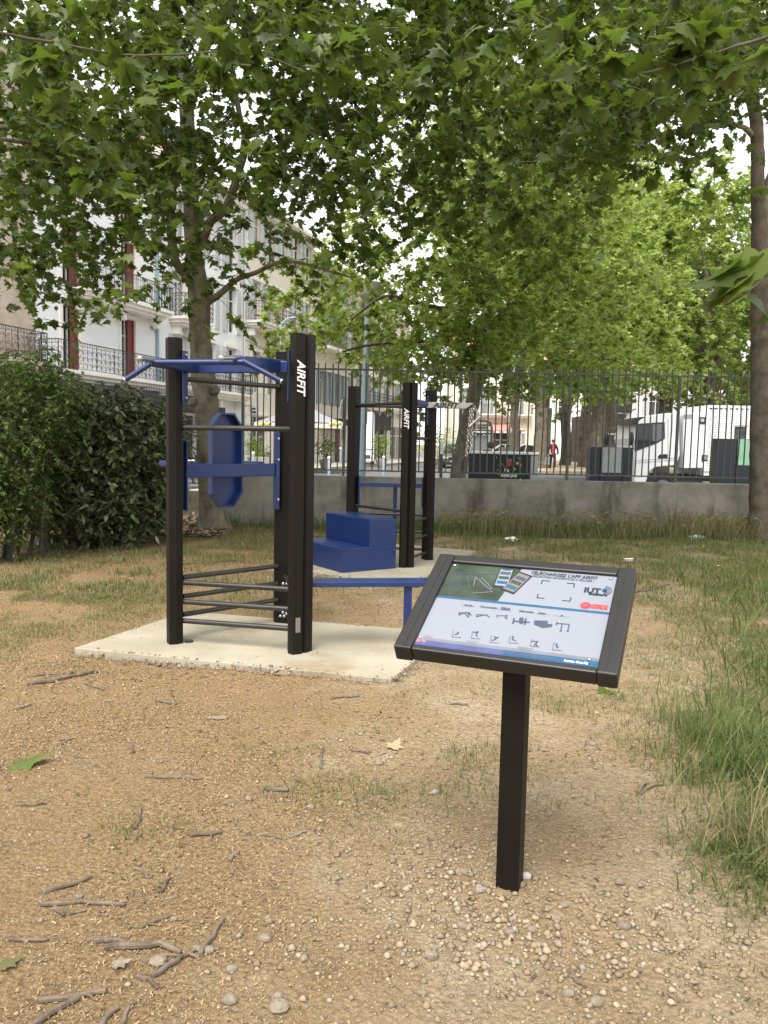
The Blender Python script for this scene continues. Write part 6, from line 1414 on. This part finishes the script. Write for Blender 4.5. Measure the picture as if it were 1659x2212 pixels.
# ---- single stones
STN = 'single pale stones on the ground'
def stone(px, py, r, label, mat='stone_pale', sq=(1, .8, .62), group=STN, name='stone', cat='stone'):
    p = GP(px, py, r*.3); q = MB(); q.ball(p, r, 9, 6, sq, .22); o = q.build(name, mat, None, smooth=False, bevel=r*.12)
    return tag(o, label, cat, group)
for a in ((572, 2022, .022, 'smooth pinkish oval stone left of centre below the pebbles'), (602, 2168, .029, 'largest grey angular stone on the bottom edge'), (495, 2154, .024, 'flat tan stone left of the largest grey one'), (600, 2140, .017, 'pale stone touching the top of the largest grey one'),
          (427, 2042, .015, 'white stone at the foot of the straight light stick, left one'), (452, 2045, .017, 'white stone at the foot of the straight light stick, right one'), (172, 1934, .016, 'pale round stone between two left sticks'), (537, 1727, .017, 'white stone below the reddish broken stick'),
          (342, 2076, .026, 'flat grey stone under the diagonal stick'), (375, 1980, .013, 'small pale stone at the end of the double twig'), (500, 2087, .018, 'pale stone in the small heap below the pinkish one'), (812, 1785, .014, 'pointed stone right of centre left of the sign post'), (670, 1742, .014, 'rounded grey stone below the middle grass patch'),
          (1349, 2004, .024, 'big cream stone right of the sign post foot'), (1290, 2158, .021, 'cream angular stone near the bottom edge right of centre'), (1227, 2136, .019, 'round tan stone left of the cream angular one'), (1202, 1989, .016, 'pale angular stone just right below the sign post'), (1217, 1965, .016, 'squarish white stone right of the post foot'),
          (1100, 2010, .017, 'tan stone straight below the sign post'), (1149, 2008, .017, 'greyish stone pair member right below the post'), (932, 2060, .022, 'flat tan stone in the gravel left of the post'), (1000, 2000, .019, 'grey upright stone in the gravel left of the post'), (911, 2133, .015, 'small round stone on the sandy patch'),
          (1339, 1915, .018, 'cream stone by the right side of the gravel'), (1003, 1892, .020, 'tan stone left of the post foot'), (475, 1552, .03, 'flat pale slab stone in the bare ground', 'stone_pale', (1.6, 1, .25)), (237, 1513, .02, 'oval white stone below the long dark branch'), (1282, 1608, .02, 'pale flat stone in the grass right of the post'), (1038, 1930, .018, 'grey chip at the left foot of the post', 'rock'), (1135, 1905, .022, 'grey chip at the right foot of the post', 'rock'),
          (820, 1645, .022, 'white rounded stone in the middle grass patch'), (940, 1708, .018, 'bluish grey stone left of the post at mid height', 'rock')): stone(*a)
for a in ((158, 1172, .20, 'dark rough rock at the foot of the laurel hedge, left one'), (222, 1160, .16, 'pointed dark rock at the foot of the laurel hedge, right one'), (110, 1178, .15, 'low rock under the green shrub')): stone(*a[:4], 'rock', (1.2, .8, .8), 'rocks under the hedge', 'rock', 'rock')
# ---- fallen leaves and litter
def ground_leaf(px, py, size, mat, label, yaw):
    p = GP(px, py, .012); V, F = leaves(np.array([p]), size, 'plane', (-4, 0), 5, .12, np.array([yaw])); o = npmesh('fallen_leaf', V, F, mat); return tag(o, label, 'leaf', 'fallen plane leaves')
ground_leaf(30, 1660, .17, 'grass_green', 'big fresh green plane leaf lying near the left edge', .2)
ground_leaf(245, 2090, .055, 'stone_pale', 'small pale dry leaf below the stick pile', .4); ground_leaf(-2, 2095, .07, 'grass_dry', 'yellowish dry leaf on the left frame edge', .8)
ground_leaf(205, 1290, .16, 'grass_green', 'green leaf on the short grass left of the near pad', .5); ground_leaf(372, 1415-98, .12, 'leaf_near', 'small green leaf beside the far edge of the near pad', 1.); ground_leaf(1320, 1500, .12, 'leaf_near', 'folded green leaf behind the sign at right', 2.)
ground_leaf(845, 1618, .08, 'dead_leaf', 'curled brown leaf right of the middle grass patch', 1.)
p = GP(1357, 1215, .02); S = MB().box(p+Vector((0, 0, .01)), (.13, .05, .04), rz=.2).build('carton', 'white_paint', None, bevel=.005); tag(S, 'crushed red and white carton lying in the grass behind the sign', 'litter'); MB().box(p+Vector((0, -.002, .012)), (.132, .05, .012), rz=.2).build('print', 'red_cloth', S)
for px, py, s, lab in ((1105, 1167, .10, 'crumpled white paper near the wall grass'), (1503, 1166, .14, 'crumpled white tissue in the grass by the wall at right'), (306, 1142, .09, 'crumpled grey white cup beneath the laurel hedge')):
    p = GP(px, py, .03); q = MB().ball(p, s, 8, 6, (1, .6, .35), .6); tag(q.build('paper', 'white_paint'), lab, 'litter')

# ---- gravel, dry seed fluff, crumbs: nobody could count these
def scatter_xy(n, x0, x1, y0, y1, dens):
    x = RNG.uniform(x0, x1, n); y = RNG.uniform(y0, y1, n); k = RNG.random(n) < dens(x, y); return x[k], y[k]
def onpad(x, y):
    r_ = np.zeros(len(x), bool)
    for quad in ((sA, sN, sR, sF), (tL, tN, tR, tF)):
        c = np.ones(len(x), bool)
        for i in range(4):
            a, b_ = quad[i], quad[(i+1) % 4]; c &= ((b_.x-a.x)*(y-a.y)-(b_.y-a.y)*(x-a.x)) > -0.0
        r_ |= c
    return r_
def pebbles(name, x, y, r, mat, flat=.6):
    n = len(x); O = np.array([(1, 0, 0), (.3, .9, .1), (-.8, .5, 0), (-.8, -.5, .1), (.3, -.95, 0), (.1, .1, 1), (0, 0, -1)], float); m_ = len(O)
    F = np.array([(0, 1, 5), (1, 2, 5), (2, 3, 5), (3, 4, 5), (4, 0, 5), (1, 0, 6), (2, 1, 6), (3, 2, 6), (4, 3, 6), (0, 4, 6)])
    a = RNG.uniform(0, 2*PI, n); J = RNG.uniform(.7, 1.25, (n, m_, 3)); P = O[None]*J; ca, sa_ = np.cos(a)[:, None], np.sin(a)[:, None]
    X = P[..., 0]*ca-P[..., 1]*sa_; Y = P[..., 0]*sa_+P[..., 1]*ca; Zz = P[..., 2]*flat
    z0 = ground_z(x, y); V = np.stack([x[:, None]+X*r[:, None], y[:, None]+Y*r[:, None], z0[:, None]+(r*.25)[:, None]+Zz*r[:, None]], -1).reshape(-1, 3)
    o = npmesh(name, V, (F[None]+(np.arange(n)*m_)[:, None, None]).reshape(-1, 3), mat); return o
bx, by = .452, 2.45
x, y = scatter_xy(60000, -1.6, 2.6, 1.2, 4.2, lambda x, y: np.clip(1.1*np.exp(-(((x-bx)/.62)**2+((y-by)/.42)**2))+.16+.25*((x > -.35) & (y < 3.3)), 0, 1)*np.clip(.55+vnoise(x, y, 3, 9)*1.6, .05, 1))
r = np.clip(RNG.lognormal(math.log(.0040), .5, len(x))*(1+.75*np.exp(-(((x-bx)/.7)**2+((y-by+.15)/.45)**2))), .0018, .017); o = pebbles('gravel', x, y, r, 'gravel_mix'); tag(o, kind='stuff')
x, y = scatter_xy(120000, -2.2, 2.4, 1.15, 3.6, lambda x, y: .85+0*x); k = ~onpad(x, y); x, y = x[k], y[k]; r = np.clip(RNG.lognormal(math.log(.0024), .35, len(x)), .0012, .006); o = pebbles('grit', x, y, r, 'gravel_mix', .5); tag(o, kind='stuff')
x, y = scatter_xy(60000, -4.6, 4.4, 3.4, 9, lambda x, y: .8+0*x); k = ~onpad(x, y); x, y = x[k], y[k]; r = np.clip(RNG.lognormal(math.log(.0050), .4, len(x)), .003, .012); o = pebbles('grit', x, y, r, 'gravel_mix', .5); tag(o, kind='stuff')
x, y = scatter_xy(4000, -3.2, 4, 1.2, 8, lambda x, y: .5+0*x); k = ~onpad(x, y); x, y = x[k], y[k]; r = np.clip(RNG.lognormal(math.log(.0065), .4, len(x)), .003, .018); o = pebbles('gravel', x, y, r, 'gravel_mix'); tag(o, kind='stuff')
def slivers(name, x, y, ln, wd, mat, zl=.006, tilt=.5, extra=None):
    n = len(x); a = RNG.uniform(0, 2*PI, n); L_ = ln*RNG.uniform(.4, 1.6, n); w_ = wd*RNG.uniform(.6, 1.4, n); z = (ground_z(x, y) if extra is None else extra)+RNG.uniform(.0005, zl, n)
    d = np.stack([np.cos(a), np.sin(a), RNG.normal(0, tilt, n)], 1); s = np.stack([-np.sin(a), np.cos(a), RNG.normal(0, .4, n)], 1); P = np.stack([x, y, z], 1)
    mid_ = P+RNG.normal(0, .15, (n, 3))*L_[:, None]*np.array([1, 1, .5])
    V = np.stack([P-d*L_[:, None]/2-s*w_[:, None]/2, P-d*L_[:, None]/2+s*w_[:, None]/2, mid_+s*w_[:, None]/2, mid_-s*w_[:, None]/2, P+d*L_[:, None]/2+s*w_[:, None]/2, P+d*L_[:, None]/2-s*w_[:, None]/2], 1).reshape(-1, 3)
    F = (np.array([(0, 1, 2, 3), (3, 2, 4, 5)])[None]+(np.arange(n)*6)[:, None, None]).reshape(-1, 4); return npmesh(name, V, F, mat)
fd = lambda x, y: np.clip((.25-x)/1.2, .12, 1)*np.clip(.45+vnoise(x, y, 1.7, 21)*2.4, .03, 1)
x, y = scatter_xy(90000, -2.6, 1.6, 1.15, 4.4, fd); k = ~onpad(x, y); x, y = x[k], y[k]
tag(slivers('seed_fluff', x, y, .009, .0034, 'fluff', .008, .5), kind='stuff')
x, y = scatter_xy(40000, -5, 4.5, 4.4, 10.5, lambda x, y: np.clip(.4+vnoise(x, y, 1.2, 23)*1.8, .03, 1)); k = ~onpad(x, y); x, y = x[k], y[k]
tag(slivers('seed_fluff', x, y, .020, .006, 'fluff', .012, .4), kind='stuff')
x, y = scatter_xy(3000, -2.2, 2, 4.8, 11, lambda x, y: .12+0*x); k = onpad(x, y); x, y = x[k], y[k]
x2, y2 = x, y; tag(slivers('pad_crumbs', x, y, .016, .006, 'dead_leaf', .004, .1, .037), kind='stuff')
x, y = scatter_xy(2600, -4.9, -2.6, 12.2, 15.2, lambda x, y: .8+0*x); tag(slivers('leaf_litter', x, y, .09, .05, 'dead_leaf', .08, .4), kind='stuff')

# loose dark crumbs of soil and broken bark on the bare ground
x, y = scatter_xy(16000, -3.4, 3.2, 1.2, 9, lambda x, y: np.clip(vnoise(x, y, 2.4, 51)*2.2-.1, .03, 1)); k = ~onpad(x, y); x, y = x[k], y[k]
tag(slivers('bark_crumbs', x, y, .017, .006, 'crumb', .010, .5), kind='stuff')
# soil and crumbs washed against and over the pad rims
for quad in ((sA, sN, sR, sF), (tL, tN, tR, tF)):
    for i in range(4):
        a, b_ = quad[i], quad[(i+1) % 4]; n = int((b_-a).length*330); t = RNG.random(n); o_ = RNG.normal(-.022, .02, n); d_ = (b_-a).normalized()
        x = a.x+(b_.x-a.x)*t-d_.y*o_; y = a.y+(b_.y-a.y)*t+d_.x*o_; k = np.clip(.6+2*vnoise(x, y, 3, 61), 0, 1) > RNG.random(n); x, y, o_ = x[k], y[k], o_[k]
        r = np.clip(RNG.lognormal(math.log(.0055), .5, len(x)), .003, .018); ob = pebbles('rim_soil', x, y, r, 'gravel_mix', .6); tag(ob, kind='stuff')
        co = np.zeros(len(ob.data.vertices)*3, np.float32); ob.data.vertices.foreach_get('co', co); co = co.reshape(-1, 7, 3); ins = o_ > 0
        co[ins, :, 2] += (.036-ground_z(x[ins], y[ins]))[:, None]; co[~ins, :, 2] += (np.clip(.03+o_[~ins]*.5, 0, .03))[:, None]; ob.data.vertices.foreach_set('co', co.ravel())
# ---- grass
def blades(name, x, y, h, wd, mat, lean=.5, z=None):
    n = len(x); a = RNG.uniform(0, 2*PI, n); ln = np.abs(RNG.normal(lean*.6, lean*.5, n)); hh = h*RNG.uniform(.5, 1.35, n); w_ = wd*RNG.uniform(.7, 1.3, n)
    z = ground_z(x, y)-.004; P = np.stack([x, y, z], 1); d = np.stack([np.cos(a), np.sin(a), 0*a], 1); s = np.stack([-np.sin(a+.5), np.cos(a+.5), 0*a], 1)
    def at_(t): return P+d*(ln*hh*t**1.8)[:, None]+np.array([0, 0, 1])*(hh*t*(1-.25*ln*t))[:, None]
    V = []
    for t, f in ((0, .8), (.35, 1), (.7, .7)): c = at_(t); V += [c-s*(w_*f/2)[:, None], c+s*(w_*f/2)[:, None]]
    V.append(at_(1.)); V = np.stack(V, 1).reshape(-1, 3)
    b_ = (np.arange(n)*7)[:, None, None]
    F = np.concatenate([(np.array([(0, 1, 3), (0, 3, 2), (2, 3, 5), (2, 5, 4), (4, 5, 6)])[None]+b_)], 1).reshape(-1, 3)
    return npmesh(name, V, F, mat)
GM = ["0000564443788999", "5544322211256789", "9987532000012578", "4210000000002347", "1100000000001247", "0000000012266668", "0000037776255568", "0000015653133368", "0042000110000149", "0000000000000049", "0000000000000026", "0000000000000001"]
gm = np.array([[int(c) for c in r_] for r_ in GM], float)
def gdens(x, y):
    d = np.stack([x, y, np.zeros_like(x)], 1)-CP[None]; z = d @ cf; px = IW/2+IF*(d @ cr)/z; py = IH/2-IF*(d @ cu)/z
    fx = np.clip(px/IW*16-.5, 0, 14.999); fy = np.clip((py-1100)/80-.5, 0, 10.999); i = fx.astype(int); j = fy.astype(int); fx -= i; fy -= j
    g = gm[j, i]*(1-fx)*(1-fy)+gm[j, i+1]*fx*(1-fy)+gm[j+1, i]*(1-fx)*fy+gm[j+1, i+1]*fx*fy
    return g/9*np.clip(.6+2.2*vnoise(x, y, 2.2, 31)+1.2*vnoise(x, y, 7, 32), 0, 1.3)
def grass(n, x0, x1, y0, y1, f, h, wd, mat, lean):
    x = RNG.uniform(x0, x1, n); y = RNG.uniform(y0, y1, n); k = (RNG.random(n) < f(x, y)) & ~onpad(x, y); x, y = x[k], y[k]; tag(blades('grass', x, y, h if np.isscalar(h) else h(x, y), wd, mat, lean), kind='stuff')
grass(260000, -3.4, 4.2, 2.0, 7.5, gdens, .042, .0034, 'grass_short', .9)
grass(150000, -6.5, 8.5, 7.5, 13.9, gdens, .07, .007, 'grass_short', .8)
grass(40000, -6.5, 8.5, 7.5, 13.9, lambda x, y: gdens(x, y)*.7, .10, .008, 'grass_green', .8)
# tall grass on the right edge
def tall(px0, px1, py0, py1, n, h, wd, mat='grass_green', lean=.9, tuft=.1):
    px = RNG.uniform(px0, px1, n); py = RNG.uniform(py0, py1, n); c = np.array([G(a, b_, 0) for a, b_ in zip(px[:n//40+1], py[:n//40+1])]); k = RNG.integers(0, len(c), n)
    x = c[k, 0]+RNG.normal(0, tuft, n); y = c[k, 1]+RNG.normal(0, tuft, n); tag(blades('tall_grass', x, y, h*RNG.uniform(.6, 1.2, n), wd, mat, lean), kind='stuff')
tall(1590, 1820, 1850, 1990, 900, .08, .005, lean=1.5, tuft=.10); tall(1610, 1850, 1700, 1880, 1500, .12, .006, lean=1.5, tuft=.13); tall(1560, 1800, 1540, 1720, 1300, .14, .006, lean=1.4, tuft=.15)
tall(1480, 1640, 1600, 1700, 700, .18, .004, tuft=.07); tall(1590, 1780, 1380, 1560, 1300, .17, .007, lean=1.3, tuft=.2); tall(1570, 1720, 1240, 1400, 900, .24, .008, lean=1.2, tuft=.28); tall(1420, 1560, 1560, 1640, 300, .26, .003, 'grass_green', .7, .06)
tall(1600, 1800, 1740, 1900, 600, .20, .004, 'grass_dry', 1., .1)
x = RNG.uniform(1.2, 7.2, 9000); y = RNG.uniform(12.9, 13.85, 9000); k = RNG.random(9000) < np.clip((x+.2)/3.2, .15, 1)*np.clip(.7+2*vnoise(x, y, 1.5, 40), .1, 1); x, y = x[k], y[k]
tag(blades('tall_grass', x, y, .30*np.clip(.6+1.6*vnoise(x, y, .9, 41)+.3, .4, 1.5), .010, 'grass_dry', .7), kind='stuff')
x = RNG.uniform(-3.0, 7.4, 12000); y = 13.9-np.abs(RNG.normal(0, .55, 12000)); k = RNG.random(12000) < np.where(x > .5, .8, .3)*np.clip(.7+2*vnoise(x, y, 1.3, 44), .15, 1); x, y = x[k], y[k]; tag(blades('tall_grass', x, y, .26, .009, 'grass_green', .8), kind='stuff')
# seed heads on the wall grass
n = 520; x = RNG.uniform(.9, 6.6, n); y = RNG.uniform(12.9, 13.8, n); hh = RNG.uniform(.22, .48, n); a = RNG.uniform(0, 2*PI, n)
V = []; F = []; 
for i in range(n):
    b0 = Vector((x[i], y[i], 0)); dv = Vector((math.cos(a[i]), math.sin(a[i])*.4, 0)); p1 = b0+Vector((0, 0, hh[i]*.8))+dv*.05; p2 = p1+dv*.07+Vector((0, 0, .05)); p3 = p2+dv*.07-Vector((0, 0, .01)); w_ = .011
    k = len(V); V += [b0-Vector((.002, 0, 0)), b0+Vector((.002, 0, 0)), p1+Vector((.003, 0, 0)), p1-Vector((.003, 0, 0)), p2+Vector((0, 0, w_)), p2-Vector((0, 0, w_)), p3]
    F += [(k, k+1, k+2), (k, k+2, k+3), (k+3, k+2, k+4), (k+2, k+5, k+4), (k+4, k+5, k+6)]
tag(npmesh('grass_seed_heads', np.array([tuple(v) for v in V]), F, 'grass_dry'), kind='stuff')
# rusty dried dock plants and yellow flowers by the wall
def dry_plant(px, py, h, label):
    p = PY(px, 1120, 13.6); p.z = 0; S = empty('dry_weed', p, label, 'plant', 'dried brown weeds by the wall'); rr = random.Random(px); q = MB()
    A_ = []
    for k in range(11):
        a = rr.uniform(0, 2*PI); e = p+Vector((math.cos(a)*h*.38*rr.random(), math.sin(a)*.12, h*rr.uniform(.7, 1.05))); q.tube([p, p.lerp(e, .5)+Vector((0, 0, .05)), e], [.006, .004, .002], 4); A_ += [tuple(p.lerp(e, t)) for t in [.4+.6*rr.random() for _ in range(26)]]
    q.build('stems', 'stick_bark', S); A_ = np.array(A_)+RNG.normal(0, .015, (len(A_), 3)); V, F = leaves(A_, .022, 'ovate', (-60, 60)); npmesh('seeds', V, F, 'fluff', S)['kind'] = 'stuff'
dry_plant(1453, 1120, .62, 'taller rusty brown dried weed against the wall, left of the pair'); dry_plant(1482, 1130, .5, 'rusty brown dried weed against the wall, right of the pair'); dry_plant(1410, 1140, .42, 'small rusty dried weed left of the tall ones'); dry_plant(1610, 1130, .45, 'dried weed beside the thick right trunk')
fl_ = [(1440, 1118), (1452, 1133), (1560, 1132), (1575, 1140), (1583, 1138), (1567, 1146), (1590, 1165), (1590, 1130), (1555, 1122), (1520, 1180), (1553, 1222), (1555, 1230), (1637, 1140), (1648, 1150), (1302, 1140), (1250, 1130), (1290, 1540), (1566, 1125), (1578, 1127)]
V = []; F = []; P_ = []
for px, py in fl_:
    if py > 1160: g_ = G(px, py+25, 0); c = Vector((g_.x, g_.y, .02)); c = PY(px, py, g_.y)
    else: c = PY(px, py, 13.3)
    P_.append(c)
for i, c in enumerate(P_):
    px, py = fl_[i]; side = 'left of the thick right trunk' if px < 1600 else 'in front of the thick right trunk'
    rank = ('lone yellow flower in the grass of the right foreground' if py > 1400 else 'lone yellow flower low in the mid grass at right' if py > 1170 else 'small yellow wild flower growing by the concrete wall')
    S = empty('yellow_flower', (c.x, c.y, 0), rank, 'flower', 'yellow wild flowers in the grass'); MB().tube([(c.x, c.y, 0), c], .002, 4).build('stem', 'grass_green', S); V, F = leaves(np.repeat(np.array([c]), 9, 0), .022 if c.y > 8 else .012, 'ovate', (-20, 5), 10, .1, np.arange(9)*.7); npmesh('petals', V, F, 'petal', S)
